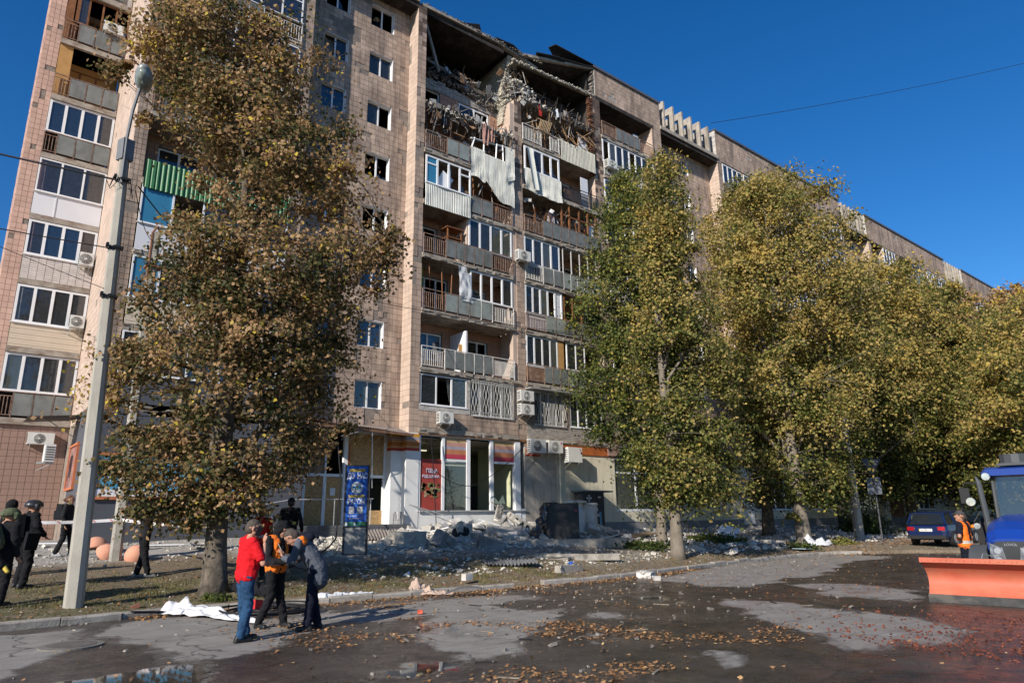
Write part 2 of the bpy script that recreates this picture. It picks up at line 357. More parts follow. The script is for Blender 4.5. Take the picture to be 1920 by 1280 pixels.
def vergemask(x, y):
    d = y-kerb(x)
    g = max(0, 1-abs(d-2.4)/3)*(.5 if x < 14 else .25)
    if x < 4.5 and d < 2.5: g = .8
    dust = min(1, max(0, (d-3.8)/2.2)) if x > 7 else min(1, max(0, (y-21.5)/1.5))*.4
    if x > 16: dust = max(dust, min(.55, max(0, d/4)))
    if x > 45: dust *= .25
    if x > 30 and y < 17: dust *= .3
    pv = min(1, max(0, (y-20.6-.25*x)/.8)) if x < 9 else 0
    return (min(1, g), dust, pv)
def vz(x, y):
    d = y-kerb(x)
    if d < .1: return -.03
    z = gz(x, y)+.035*noise.noise(V((x*1.1, y*1.1, 5)))*(min(1, d))
    return z
xs = [-400, -100, -30, -10]+dense(-4, 50, .3)+[52, 56, 62, 70, 90, 130, 220, 400]
rows = [lambda x: kerb(x)-.3, lambda x: kerb(x)+.09, lambda x: kerb(x)+.14, lambda x: kerb(x)+.5]+[float(y) for y in dense(17.6, 34, .3)]+[36., 40., 60., 120., 400.]
class VRow:
    def __init__(s, t): s.t = t
    def __call__(s, x): k = kerb(x)+.5; e = max(17.6, k+.3) if s.t < 1 else 17.6; return k+(17.6-k)*s.t
rows = rows[:4]+[VRow(t) for t in (.2, .4, .6, .8)]+rows[4:] 
def fixrows(rows):
    return [(r if callable(r) else (lambda x, r=r: max(r, kerb(x)+.55))) for r in rows]
sheet('ground', xs, fixrows(rows), vz, vergemask, VERGE)
_gm = MB(); _gm.box(-900, 900, -900, 900, -1.2, -1.0)
_gm.build('far_ground', M('far_soil', (.12, .1, .07)), kind='structure')

# paving slabs of the yard on the left
PAVE = M('paving_slab', (.37, .345, .31), .93, .12, 3, isl=.12, bump=.3, stain=(.24, .22, .19), st_scale=(1.5, 1.5, 1), st_amt=.5)
# kerb stones, one object each
KS = M('kerb_concrete', (.33, .30, .26), .92, .2, 4, bump=.5, bscale=30, stain=(.15, .13, .1), st_scale=(2, 2, 2), st_amt=.6)
kb = MB(); kb.box(-400, -3.2, 14.55, 14.6, -.2, .05)
kerb_o = bpy.data.objects.new('kerb', None); COL.objects.link(kerb_o); kerb_o['kind'] = 'structure'
x = -3.
while x < 31.5:
    L1 = .98; x1 = x+L1*.995
    y0, y1 = kerb(x), kerb(x1); 
    if not (2.95 < x < 3.3 or 11.6 < x < 12.4):
        mb = MB(); a = atan2(y1-y0, x1-x); h = .13+random.uniform(-.015, .015)
        l = math.hypot(x1-x, y1-y0)-.02
        prof = [(-.09, -.1), (-.09, h-.03), (-.065, h), (.08, h), (.09, h-.02), (.09, -.1)]
        n0 = len(mb.v); R = rotz(a+random.uniform(-.025, .025)); cc = V(((x+x1)/2, (y0+y1)/2+random.uniform(-.02, .02), random.uniform(-.012, .01)))
        A = [cc+R @ V((-l/2, p[0], p[1])) for p in prof]; Bq = [cc+R @ V((l/2, p[0]+random.uniform(-.004, .004), p[1]+random.uniform(-.008, .008))) for p in prof]
        k = len(prof); mb.add(A+Bq, [tuple(range(k))[::-1], tuple(range(k, 2*k))]+[(i, (i+1) % k, k+(i+1) % k, k+i) for i in range(k)])
        mb.build('kerb_stone', KS, kerb_o)
    x += L1

# ------------------------------------------------------------------ building helpers
BLD = thing('apartment_building', 'nine storey tiled apartment block with blown-open charred upper floors and shops at street level', 'building')
def part(name, mb, mats, parent=None, **kw): return mb.build(name, mats, parent or BLD, **kw)

def wall_front(mb, x0, x1, z0, z1, y, th, holes=(), m=0):
    xs = sorted({x0, x1, *[min(max(h[0], x0), x1) for h in holes], *[min(max(h[1], x0), x1) for h in holes]})
    zs = sorted({z0, z1, *[min(max(h[2], z0), z1) for h in holes], *[min(max(h[3], z0), z1) for h in holes]})
    for i in range(len(xs)-1):
        run = None
        for j in range(len(zs)-1):
            cx, cz = (xs[i]+xs[i+1])/2, (zs[j]+zs[j+1])/2
            hole = any(h[0] < cx < h[1] and h[2] < cz < h[3] for h in holes)
            if hole:
                if run is not None: mb.box(xs[i], xs[i+1], y, y+th, run, zs[j], m); run = None
            elif run is None: run = zs[j]
        if run is not None: mb.box(xs[i], xs[i+1], y, y+th, run, zs[-1], m)

INDIV = []         # individual tiles go here: (matrix location, size)
def tiles(mb, o, au, av, an, Wd, Ht, tw=.25, th=.276, holes=(), miss=.0, gap=.015, proud=.02, m=0, mf=None, seed=0, jit=.003, single=None, keep=None):
    o, au, av, an = V(o), V(au), V(av), V(an)
    nu = max(1, round(Wd/tw)); nv = max(1, round(Ht/th)); tw = Wd/nu; th = Ht/nv
    for i in range(nu):
        for j in range(nv):
            a0, a1, b0, b1 = i*tw+gap/2, (i+1)*tw-gap/2, j*th+gap/2, (j+1)*th-gap/2
            skip = False
            for h in holes:
                if a0 < h[1] and a1 > h[0] and b0 < h[3] and b1 > h[2]:
                    ou = min(a1, h[1])-max(a0, h[0]); ov = min(b1, h[3])-max(b0, h[2])
                    if ou*ov > .8*(a1-a0)*(b1-b0): skip = True; break
                    if ou/(a1-a0) < ov/(b1-b0):
                        if h[0] > a0: a1 = h[0]
                        elif h[1] < a1: a0 = h[1]
                    else:
                        if h[2] > b0: b1 = h[2]
                        elif h[3] < b1: b0 = h[3]
                    if a1-a0 < .05 or b1-b0 < .05: skip = True; break
            if skip: continue
            if keep and not keep(a0, b0): continue
            if miss:
                q = noise.noise(V((a0*.8+seed, b0*.8, seed*1.7)))+.5*noise.noise(V((a0*2.3+seed, b0*2.3, 7)))
                if q > .62-miss: continue
            p = proud+random.uniform(-jit, jit)
            if single is not None and len(single) < 300:
                single.append((o+au*a0+av*b0, a1-a0, b1-b0, p)); continue
            m_ = mf(a0, b0) if mf else m
            base = o+au*a0+av*b0; du = au*(a1-a0); dv = av*(b1-b0); n1 = an*p
            pts = [base, base+du, base+du+dv, base+dv]; pts += [q+n1+an*random.uniform(-.002, .002) for q in pts]
            mb.add(pts, [(4, 5, 6, 7), (0, 1, 5, 4), (1, 2, 6, 5), (2, 3, 7, 6), (3, 0, 4, 7)], m_)

def window(x0, x1, z0, z1, y, n=2, mat=None, kinds=None, fr=.055, trans=None, parent=None, depth=.06, reveal=True, name='window'):
    mat = mat or WFRAME; w = MB(); kinds = kinds or ['g']*n
    w.box(x0, x1, y, y+depth, z0, z0+fr); w.box(x0, x1, y, y+depth, z1-fr, z1)
    w.box(x0, x0+fr, y, y+depth, z0+fr, z1-fr); w.box(x1-fr, x1, y, y+depth, z0+fr, z1-fr)
    pw = (x1-x0)/n
    for i in range(1, n): w.box(x0+pw*i-fr*.6, x0+pw*i+fr*.6, y, y+depth, z0+fr, z1-fr)
    zt = z1-fr
    if trans:
        zt = z0+(z1-z0)*trans
        for i in range(n):
            if kinds[i] != 'n': w.box(x0+pw*i+fr*.6, x0+pw*(i+1)-fr*.6, y+.004, y+depth-.004, zt-fr/2, zt+fr/2)
    w.box(x0-.04, x1+.04, y-.06, y+.02, z0-.03, z0-.002)
    fo = w.build(name, mat, parent or BLD)
    for i, k in enumerate(kinds):
        a, b = x0+pw*i+fr*.5, x0+pw*(i+1)-fr*.5
        if k == 'n': continue
        if k in 'x':                                        # jagged remains of a pane
            p = MB(); z = z0+fr; pts = [(a, z)]; 
            for t in np.linspace(0, 1, 7): pts.append((a+(b-a)*t, z+random.uniform(.05, .45)*(z1-z0)*(1 if t < .4 else .35)))
            pts.append((b, z)); p.prism([(q[0], y+.03, q[1]) for q in pts], (0, .006, 0)); p.build('pane', GL, fo); continue
        g = {'g': GL, 'b': GLB, 'f': BLUEP, 'w': WPAN, 'c': GL, 'k': GL, 'e': GL, 'd': GLB, 'o': GL, 's': GLG}[k]
        if k == 'o':                                        # sash standing open
            p = MB(); R = rotz(-.9); 
            for (u0, u1, v0, v1) in ((0, b-a, 0, .05), (0, b-a, z1-z0-2*fr-.05, z1-z0-2*fr), (0, .05, .05, z1-z0-2*fr-.05), (b-a-.05, b-a, .05, z1-z0-2*fr-.05)):
                c = R @ V(((u0+u1)/2, 0, 0)); p.ob((a+c.x, y+.05-c.y*.0+abs(c.y), z0+fr+(v0+v1)/2), (u1-u0, .045, v1-v0), R.inverted())
            p.build('sash', mat, fo); continue
        if k == 'g' and random.random() < .3: g = GLG; k = random.choice('ggce')
        ti = random.uniform(-.012, .012); p = MB(); p.add([(a, y+.03, z0+fr), (b, y+.03+ti, z0+fr), (b, y+.03+ti, z1-fr), (a, y+.03, z1-fr)], [(0, 1, 2, 3)]); p.build('pane', g, fo)
        if k in 'cke':
            cm = {'c': CURT, 'k': CURP, 'e': CURG}[k]; q = MB(); am = random.uniform(.012, .03); ph = random.random()*6
            q.grid(lambda u, v_: (a+(b-a)*u, y+.14+am*sin(u*22+ph+v_), z0+fr+(z1-z0-2*fr)*v_), 14, 2); q.build('curtain', cm, fo, smooth=True)
    return fo

def railing(sl, x0, x1, z, segs, y=25.93, mat=None, h=1.0, low=.08):
    """segs: list of (kind, x_end): b balusters, p grey panels, g greenish panels, d dense, n none"""
    mat = mat or RUST; r = MB(); a = x0
    r.box(x0, x1, y-.02, y+.02, z+h-.035, z+h)
    for k, e in segs:
        mt = mat
        if k != 'n': r.box(a, e, y-.015, y+.015, z+low, z+low+.03); r.box(a, e, y-.013, y+.013, z+h-.2, z+h-.175) if k in 'bdB' else None
        r.box(a-.018, a+.018, y-.021, y+.021, z-.02, z+h-.035)
        if k in 'bBd':
            st = .115 if k != 'd' else .075; q = a+st*.7
            while q < e-.03:
                r.box(q-.011, q+.011, y-.012, y+.012, z+low+.03, z+h-.2); q += st
        if k in 'pg':
            nn = max(1, round((e-a)/.62)); w = (e-a)/nn
            for i in range(nn):
                p = MB(); p.ob((a+w*(i+.5), y-.03, z+.08+h*.43), (w-.05, .012, h*.84), Matrix.Rotation(random.uniform(-.02, .02), 3, 'X')); p.build('rail_panel', PANEL if k == 'p' else PANELG, sl)
                r.box(a+w*(i+1)-.014, a+w*(i+1)+.014, y-.045, y+.005, z, z+h-.04)
        a = e
    r.box(x1-.018, x1+.018, y-.021, y+.021, z-.02, z+h-.035)
    return r.build('railing', mat, sl)

def corrugated(sl, x0, x1, z0, z1, y, mat, step=.085, amp=.018, wob=0., name='ribbed_panel'):
    mb = MB(); n = int((x1-x0)/step)*4
    def fn(u, v_):
        x = x0+(x1-x0)*u; ph = (x/step) % 1; d = amp*(1 if ph < .42 else -1)*min(1, 1)
        return (x, y+d+wob*noise.noise(V((x*1.5, v_*2, z0))), z0+(z1-z0)*v_)
    mb.grid(fn, n, 4 if wob else 1); return mb.build(name, mat, sl)

def balcony(x0, x1, k, z=None, y0=FLY-.08, y1=27.45):
    z = F[k] if z is None else z; mb = MB(); mb.box(x0, x1, y0, y1, z-.235, z)
    a = x0
    while a < x1:                      # worn lumps along the slab edge
        w = random.uniform(.2, .7); mb.ob((a+w/2, y0-.012, z-.12+random.uniform(-.07, .07)), (w, .05, random.uniform(.04, .13)), None, 0, .2); a += w+random.uniform(.1, .6)
    return mb.build('balcony', SLAB, BLD)

def loggia_back(x0, x1, k, holes, kinds=('gg',), mat=None, tile=True, y=27.4, back=None, fmat=None):
    z0, z1 = F[k], F[k]+2.76-.24; mb = MB(); wall_front(mb, x0, x1, z0, z1, y, .25, holes)
    part('wall', mb, back or MORTAR)
    if tile:
        t = MB(); tiles(t, (x0, y-.001, z0), (1, 0, 0), (0, 0, 1), (0, -1, 0), x1-x0, z1-z0, .25, .276, [(h[0]-x0, h[1]-x0, h[2]-z0, h[3]-z0) for h in holes], seed=k)
        part('wall_tiles', t, mat or T_BACK, kind='stuff')
    for i, h in enumerate(holes): window(h[0]+.01, h[1]-.01, h[2]+.01, h[3]-.01, y+.1, len(kinds[i % len(kinds)]), fmat, list(kinds[i % len(kinds)]), fr=.07)
# ------------------------------------------------------------------ structural shell
G0 = .9      # walls start a little below the ground
bays = [(3.87, 9.33), (15.8, 21.57), (22.1, 27.9), (28.65, 33.75), (41.9, 47.7), (48.4, 53.9), (54.6, 60.4), (66.6, 72.), (73.2, 79.), (80., 85.3), (91.9, 97.), (97.6, 103.), (103.6, 107.5)]
wins = [(9.86, 15.3), (34.7, 41.35), (60.9, 66.), (86., 91.2)]
piers = [(3.42, 3.87), (9.33, 9.86), (15.3, 15.8), (21.57, 22.1), (27.9, 28.65), (33.75, 34.7), (41.35, 41.9), (47.7, 48.4), (53.9, 54.6), (60.4, 60.9), (66., 66.6), (72., 73.2), (79., 80.), (85.3, 86.), (91.2, 91.9), (97., 97.6), (103., 103.6), (107.5, 108.1)]
BACKY = 33.
# floor slabs run through the whole block, so rooms are real
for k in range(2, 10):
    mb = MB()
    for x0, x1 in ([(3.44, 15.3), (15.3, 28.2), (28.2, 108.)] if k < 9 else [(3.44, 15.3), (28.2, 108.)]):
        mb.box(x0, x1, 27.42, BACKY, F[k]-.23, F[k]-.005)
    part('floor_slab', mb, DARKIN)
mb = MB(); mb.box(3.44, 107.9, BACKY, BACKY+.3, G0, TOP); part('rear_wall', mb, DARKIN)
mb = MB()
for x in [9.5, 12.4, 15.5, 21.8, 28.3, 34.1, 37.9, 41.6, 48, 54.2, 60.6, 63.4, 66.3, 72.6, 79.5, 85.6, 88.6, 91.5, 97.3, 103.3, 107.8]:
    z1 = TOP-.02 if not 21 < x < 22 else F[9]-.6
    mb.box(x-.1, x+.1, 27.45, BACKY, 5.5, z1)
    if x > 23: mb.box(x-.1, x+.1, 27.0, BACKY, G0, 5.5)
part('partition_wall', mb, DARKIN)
# bay dividers (the middle walls of each pair of loggias), lit side faces
for x0, x1 in bays:
    w = x1-x0; xm = x0+w*.47
    if x0 > 41: 
        mb = MB(); mb.box(xm-.06, xm+.06, 26.02, 27.4, F[2], TOP-.3); part('loggia_divider', mb, T_SIDE)

# piers: core plus tiled front, tiled left face
single = []
for i, (x0, x1) in enumerate(piers):
    zt = {9.33: TOP, 21.57: 24.55}.get(x0, TOP-.02)
    zb = 5.45 if x0 > 9 else G0
    if x0 in (3.42,): zb = G0
    y1 = BACKY if i == 0 else (27.42 if x0 in (21.57, 27.9, 33.75) or x0 > 41.5 else 27.2)
    mb = MB(); mb.box(x0+.012, x1-.012, FLY+.012, y1, zb, zt)
    part('pier', mb, MORTAR)
    t = MB(); vis = x0 < 34
    kw = dict(miss=.16 if x0 > 9 else .1, seed=i)
    sz_ = {15.3: (24.5, 28.5), 21.57: (19, 27), 27.9: (20.5, 25)}.get(x0)
    if sz_: kw['mf'] = lambda a, b, z=sz_, zb=zb: 2 if random.random() < min(.92, max(0, (b+zb-z[0])/(z[1]-z[0]))) else 0
    tw, th = (.14, .21) if i == 0 else ((x1-x0)/2 if x1-x0 < .6 else .25, .276)
    tiles(t, (x0, FLY+.012, zb if i else 5.8), (1, 0, 0), (0, 0, 1), (0, -1, 0), x1-x0, zt-(zb if i else 5.8), tw, th, single=None, **kw)
    tiles(t, (x0+.012, y1, max(zb, 5.45)), (0, -1, 0), (0, 0, 1), (-1, 0, 0), y1-FLY-.0, zt-max(zb, 5.45), .3, .276, m=1, jit=.001, gap=.012, proud=.008, miss=.03 if x0 != 41.35 else .12, seed=i+40)
    part('pier_tiles', t, [T_MAIN, T_SIDE, T_SOOT], kind='stuff')
    if 20 < x0 < 22:
        mb = MB(); mb.box(x0-.27, x0+.005, FLY+.02, FLY+.3, 5.45, 24.3)     # narrow lit return beside the pier
        part('pier_return', mb, T_SIDE)

# window walls set back from the piers
for wi, (x0, x1) in enumerate(wins):
    y = 26.85; hs = []
    if wi == 0: cols = [(10.72, 11.95), (13.1, 14.38)]
    elif wi == 1: cols = [(35.3, 36.25), (37.75, 38.75)]
    else: cols = [(x0+1.1, x0+2.2), (x0+3.2, x0+4.2)]
    for k in range(2, 10):
        for c in cols: hs.append((c[0], c[1], F[k]+.78, F[k]+2.02))
    z0 = 5.45
    mb = MB(); wall_front(mb, x0, x1, z0, TOP, y, .35, hs); part('wall', mb, [MORTAR])
    t = MB(); tiles(t, (x0, y, z0), (1, 0, 0), (0, 0, 1), (0, -1, 0), x1-x0, TOP-z0, .25, .276, [(h[0]-x0, h[1]-x0, h[2]-z0, h[3]-z0) for h in hs], miss=.16 if wi == 0 else .05, seed=wi*3+1)
    part('wall_tiles', t, T_MAIN, kind='stuff')
    for j, h in enumerate(hs):
        k = 2+j//2; c = j % 2
        if wi == 0: kinds = {(9, 1): 'nn', (9, 0): 'nx', (8, 1): 'gg', (8, 0): 'og', (7, 1): 'cn', (7, 0): 'bb', (6, 1): 'nx', (5, 1): 'nn', (2, 1): 'sg', (3, 1): 'bb', (4, 1): 'bb'}.get((k, c), 'gb')
        else: kinds = random.choice(['gg', 'cg', 'bb', 'gc'])
        window(h[0], h[1], h[2], h[3], y+.14, 2, None, list(kinds), fr=.06)
        mb = MB(); th = .03                                       # white plastered reveals
        mb.box(h[1]-th, h[1]-.001, y-.004, y+.2, h[2], h[3]); mb.box(h[0], h[1]-th, y-.004, y+.14, h[3]-th, h[3]-.001)
        part('window_reveal', mb, WFRAME)
        if kinds in ('gg', 'gb', 'bb', 'og', 'sg'):
            cu = MB(); cu.grid(lambda u, v_: (h[0]+.05+(h[1]-h[0]-.1)*u*.5, y+.42+.03*sin(u*30), h[2]+(h[3]-h[2])*v_), 12, 1); part('curtain', cu, random.choice([CURT, CURD]))
    # ledge and concrete fins of the roof terrace
    mb = MB(); mb.box(x0-.02, x1+.02, 25.9, 27.3, TOP-.02, TOP+.24); mb.box(x0, x1, 26.86, 27.2, TOP-.06, TOP-.02); part('roof_ledge', mb, CONC)
    if wi:
        nf = 6 if wi < 3 else 6
        for i in range(nf):
            xx = x0+.45+(x1-x0-.9)*(i+.1)/(nf-.5)
            f = MB(); zt = 30.15
            f.box(xx, xx+.16, 26.02, 26.5, TOP+.24, zt); f.box(xx, xx+.16, 26.5, 27.6, zt-.5, zt)
            f.box(xx+.16, xx+.3, 26.2, 26.5, TOP+.24, zt-.2)
            part('roof_fin', f, CONC)
        mb = MB(); mb.box(x0, x1, 27.6, 27.8, TOP, 30.); part('roof_wall', mb, MORTAR)

# attic parapets with metal capping
for x0, x1, zt in [(28.3, 34.75, 29.82), (41.35, 60.7, 30.2), (66., 85.75, 30.2), (91.2, 108.1, 30.2)]:
    mb = MB(); mb.box(x0, x1, FLY+.012, 26.3, TOP-.05, zt-.05); mb.box(x0, x0+.35, 26.3, BACKY, TOP-.05, zt-.05); mb.box(x1-.35, x1, 26.3, BACKY, TOP-.05, zt-.05)
    part('parapet', mb, BRICKG)
    t = MB(); tiles(t, (x0, FLY+.012, TOP-.05), (1, 0, 0), (0, 0, 1), (0, -1, 0), x1-x0, zt-TOP, .25, .262, miss=.03, seed=int(x0))
    tiles(t, (x1, 26.0, TOP-.05), (0, 1, 0), (0, 0, 1), (1, 0, 0), 3, zt-TOP, .3, .262)
    part('parapet_tiles', t, T_MAIN, kind='stuff')
    bs = MB(); tiles(bs, (x0, BACKY, TOP+.2), (0, -1, 0), (0, 0, 1), (-1, 0, 0), BACKY-FLY, zt-TOP-.3, .26, .085, gap=.014, proud=.01)
    part('parapet_bricks', bs, WBRICK, kind='stuff')
    c = MB(); c.box(x0-.08, x1+.08, 25.92, BACKY+.1, zt-.05, zt); c.box(x0-.08, x1+.08, 25.9, 25.92, zt-.17, zt); part('roof_cap', c, FLASH)
for x, y, z in ((32.9, 27.5, 29.82), (40.2, 29., 30.)):       # small roof vents
    v_ = MB(); v_.box(x-.3, x+.3, y-.3, y+.3, z-.9, z+.35); v_.ob((x, y, z+.5), (.85, .85, .3), None, 0, 0, .1); part('roof_vent', v_, METAL)
mb = MB()
for x0, x1 in ((3.5, 15.5), (15.5, 21.), (28.3, 108)): mb.box(x0, x1, 26.0 if x0 < 15 or x0 > 28 else 26.15, BACKY+.1, TOP-.3, TOP-.06)
part('roof_slab', mb, CHAR)

# ------------------------------------------------------------------ bay A (x 3.87..9.33), seen through the big tree
for k in range(2, 10):
    b_ = balcony(3.87, 9.33, k)
    if k != 6: loggia_back(3.87, 9.33, k, [(4.5, 6.1, F[k]+.7, F[k]+2.15), (7, 8.6, F[k]+.7, F[k]+2.15)], ('gg', 'cg'))
    zt = F[k]+2.76-.26
    if k == 5:
        corrugated(b_, 3.9, 9.3, F[k]-.4, F[k]+.72, 25.86, GREENC, .17, .02)
        loggia_back(3.87, 9.33, 6, [(4.5, 6.1, F[6]+.7, F[6]+2.15), (7, 8.6, F[6]+.7, F[6]+2.15)], ('gg', 'cg')) 
    elif k == 4:
        for q_ in ((3.9, 5.75), (5.8, 7.4), (7.45, 9.3)): mb = MB(); mb.box(q_[0], q_[1], 25.9, 25.94, F[k]-.05, F[k]+.98); mb.build('parapet_panel', WPAN, b_)
        window(3.9, 9.3, F[k]+1, zt, 25.9, 5, None, list('fngbc'), parent=b_, name='glazing_frame')
    elif k == 3:
        mb = MB(); 
        for i in range(9): mb.box(3.9, 9.3, 25.9-.008*(i % 2), 25.94, F[k]-.02+i*.105, F[k]+.08+i*.105)
        mb.build('siding_board', SIDING, b_); window(3.9, 9.3, F[k]+.95, zt, 25.9, 6, None, list('fgcgbc'), parent=b_, name='glazing_frame')
    elif k == 9:
        window(3.9, 9.3, F[k]+1.1, zt, 25.9, 8, None, list('ggnggxgg'), parent=b_, name='glazing_frame'); railing(b_, 3.9, 9.3, F[k], [('b', 5.2), ('p', 9.3)])
    elif k == 2:
        mb = MB(); mb.box(3.9, 9.3, 25.92, 26, F[k]-.2, F[k]+1.); mb.build('parapet_panel', DCLAD, b_); window(3.9, 9.3, F[k]+1, zt, 25.9, 5, None, list('gcgbc'), parent=b_, name='glazing_frame')
    else:
        railing(b_, 3.9, 9.3, F[k], [('b', 5.1), ('p', 7.6), ('b', 9.3)], mat=WRAIL if k > 6 else RUST)
        if k > 6: window(5.6, 9.3, F[k]+1.02, zt, 25.93, 4, None, list('gcgb'), trans=.75, parent=b_, name='glazing_frame')

# ------------------------------------------------------------------ bay B (x 15.8..21.57)
XM = 18.5
def divider(x, k, mat=T_SIDE, z1=None):
    mb = MB(); mb.box(x-.05, x+.05, 26.03, 27.4, F[k], z1 or F[k]+2.5); part('loggia_divider', mb, mat)
B = {}
for k in range(2, 9):
    B[k] = balcony(15.8, 21.3, k) if k < 8 else None
zt = lambda k: F[k]+2.76-.26
# 2nd floor: blinds on the left, lattice on the right, tiled wall below
mb = MB(); wall_front(mb, 15.8, 21.57, 5.45, F[2]+2.5, FLY, .22, [(15.85, 18.42, 6.74, 8.16), (18.62, 21.2, 6.46, 8.16)]); part('wall', mb, MORTAR)
t = MB(); tiles(t, (15.8, FLY, 5.47), (1, 0, 0), (0, 0, 1), (0, -1, 0), 2.75, .98, .25, .262, miss=.05, seed=5); tiles(t, (18.55, FLY, 5.47), (1, 0, 0), (0, 0, 1), (0, -1, 0), 3., .98, .25, .262, miss=.05, seed=8)
part('wall_tiles', t, T_MAIN, kind='stuff')
t = MB(); tiles(t, (15.8, FLY, 6.47), (1, 0, 0), (0, 0, 1), (0, -1, 0), 2.68, .26, .26, .085, gap=.014, proud=.012); tiles(t, (18.45, FLY, 6.5), (1, 0, 0), (0, 0, 1), (0, -1, 0), .16, 1.65, .16, .085, gap=.014, proud=.012)
part('white_bricks', t, WBRICK, kind='stuff')
window(15.86, 18.42, 6.75, 8.15, 26.02, 3, None, list('gns'), fr=.06)
bl = MB()
for i in range(22): bl.ob((16.32, 26.16, 6.86+i*.058), (.76, .035, .006), Matrix.Rotation(.5, 3, 'X'))
for i in range(20): a = .25+i*.012; bl.ob((17.95-i*.012, 26.18, 6.95+i*.055), (.9, .03, .006), Matrix.Rotation(a, 3, 'Y'))
part('window_blind', bl, M('blind_slats', (.42, .45, .45), .6, .1, 2))
window(18.63, 21.19, 6.47, 8.15, 26.1, 4, None, list('cgcg'), fr=.06)
def lattice(x0, x1, z0, z1, y):
    mb = MB(); mb.box(x0, x1, y-.015, y+.015, z0, z0+.03); mb.box(x0, x1, y-.015, y+.015, z1-.03, z1); mb.box(x0, x1, y-.013, y+.013, z0+.18, z0+.2); mb.box(x0, x1, y-.013, y+.013, z1-.16, z1-.14)
    n = int((x1-x0)/.095)
    for i in range(n+1):
        x = x0+(x1-x0)*i/n; ph = (i % 7)
        if ph < 4:
            pts = [(x, y, z0)]+[(x+.035*sin(q*pi)*(1 if ph % 2 else -1), y, z0+.2+(z1-z0-.36)*q/4) for q in np.linspace(0, 4, 17)]+[(x, y, z1)]
            mb.tube(pts, .009, 4)
        else: mb.box(x-.008, x+.008, y-.008, y+.008, z0, z1)
    return part('window_grille', mb, M('grille_paint', (.50, .49, .46), .6, .15, 4))
lattice(18.66, 21.2, 6.43, 8.17, 25.93)
# 3rd floor: open loggia
loggia_back(15.8, 21.57, 3, [(16.3, 17.9, F[3]+.75, F[3]+2.1), (18.9, 20.7, F[3]+.05, F[3]+2.1)], ('bb', 'bgn'))
divider(18.4, 3, WPAN, F[3]+2.1)
railing(B[3], 15.84, 21.28, F[3], [('b', 17.1), ('p', 19.9), ('d', 21.28)], mat=WRAIL)
mb = MB(); mb.box(18.15, 18.62, 26.3, 26.34, F[3]+.6, F[3]+1.45); mb.build('leaning_board', YEL, B[3])
# 4th floor
loggia_back(15.8, 21.57, 4, [(16.2, 18.2, F[4]+.1, F[4]+2.2), (19, 20.6, F[4]+.75, F[4]+2.1)], ('gnx', 'gg'))
railing(B[4], 15.84, 18.5, F[4], [('b', 17.1), ('g', 18.5)], mat=RUST); railing(B[4], 18.5, 21.28, F[4], [('g', 19.9), ('b', 21.28)], mat=WRAIL)
window(18.6, 21.28, F[4]+1.0, zt(4), 25.99, 4, None, list('xnog'), parent=B[4], name='glazing_frame', fr=.08)
mb = MB(); mb.grid(lambda u, v_: (18.05+u*.5+.3*(1-v_)*(u-.5)+v_*-.25+.1*noise.noise(V((u*3, v_*4, 1))), 25.85+.12*noise.noise(V((u*4, v_*5, 2))), F[4]+.75+v_*1.75), 10, 16); mb.build('torn_plastic_sheet', M('torn_film', (.6, .62, .64), .3, .1, 6, tr=.35), B[4], smooth=True)
mb = MB(); mb.box(18.0, 18.58, 26.02, 26.05, F[4]+.9, F[4]+2.3); mb.build('white_board', WPAN, B[4])
for x in (16.5, 17.2, 17.6): mb = MB(); mb.tube([(x, 26.3, F[4]), (x+random.uniform(-.25, .25), 26.2, F[4]+2.4)], .03, 4); mb.build('loose_post', WOODF, B[4])
mb = MB(); mb.box(15.85, 16.15, 26.5, 26.53, F[4]+1.1, F[4]+2.2); mb.build('green_board', M('lime_board', (.18, .42, .03), .6), B[4])
# 5th floor
loggia_back(15.8, 21.57, 5, [(15.95, 17.5, F[5]+.5, F[5]+2.1), (19, 20.6, F[5]+.75, F[5]+2.1)], ('nn', 'gg'))
divider(18.45, 5, T_SIDE)
railing(B[5], 15.84, 21.28, F[5], [('b', 17.1), ('p', 19.9), ('b', 21.28)], mat=RUST)
window(18.5, 21.28, F[5]+.95, zt(5), 25.99, 4, None, list('ecgs'), parent=B[5], name='glazing_frame', fr=.09)
mb = MB()
for x in (17.3, 18.1):
    for y in (26.1, 26.6): mb.box(x-.03, x+.03, y-.03, y+.03, F[5], F[5]+1.75)
mb.box(17.2, 18.2, 26.0, 26.7, F[5]+1.7, F[5]+1.76); mb.box(17.25, 18.15, 26.05, 26.65, F[5]+1.2, F[5]+1.24); mb.build('wooden_rack', WOODF, B[5])
# 6th floor: glazed box with a ribbed white apron | open loggia
loggia_back(15.8, 21.57, 6, [(16.3, 17.9, F[6]+.75, F[6]+2.1), (19, 20.3, F[6]+.3, F[6]+2.1)], ('nn', 'gg'))
corrugated(B[6], 15.82, 18.52, F[6]-.35, F[6]+.82, 25.84, CORR, .1, .014, .05)
window(15.84, 18.52, F[6]+.85, F[6]+2.35, 25.86, 4, None, list('fnnx'), trans=.72, parent=B[6], name='glazing_frame', fr=.08)
mb = MB(); mb.box(17.3, 17.35, 25.95, 26.2, F[6]+.9, F[6]+2.); mb.ob((17.0, 26.0, F[6]+1.3), (.7, .04, .9), Matrix.Rotation(.5, 3, 'Y')); mb.build('broken_sash', WFRAME, B[6])
railing(B[6], 18.55, 21.28, F[6], [('p', 19.95), ('b', 21.28)], mat=RUST)
mb = MB(); mb.tube([(18.95, 26.1, F[6]+.6), (18.85, 26.2, F[6]+2.4)], .04, 5); mb.build('loose_post', WOODF, B[6]); mb = MB(); mb.tube([(20.6, 26.4, F[6]+.9), (20.8, 26.4, F[6]+2.2)], .06, 5); mb.build('loose_post', WOODF, B[6])
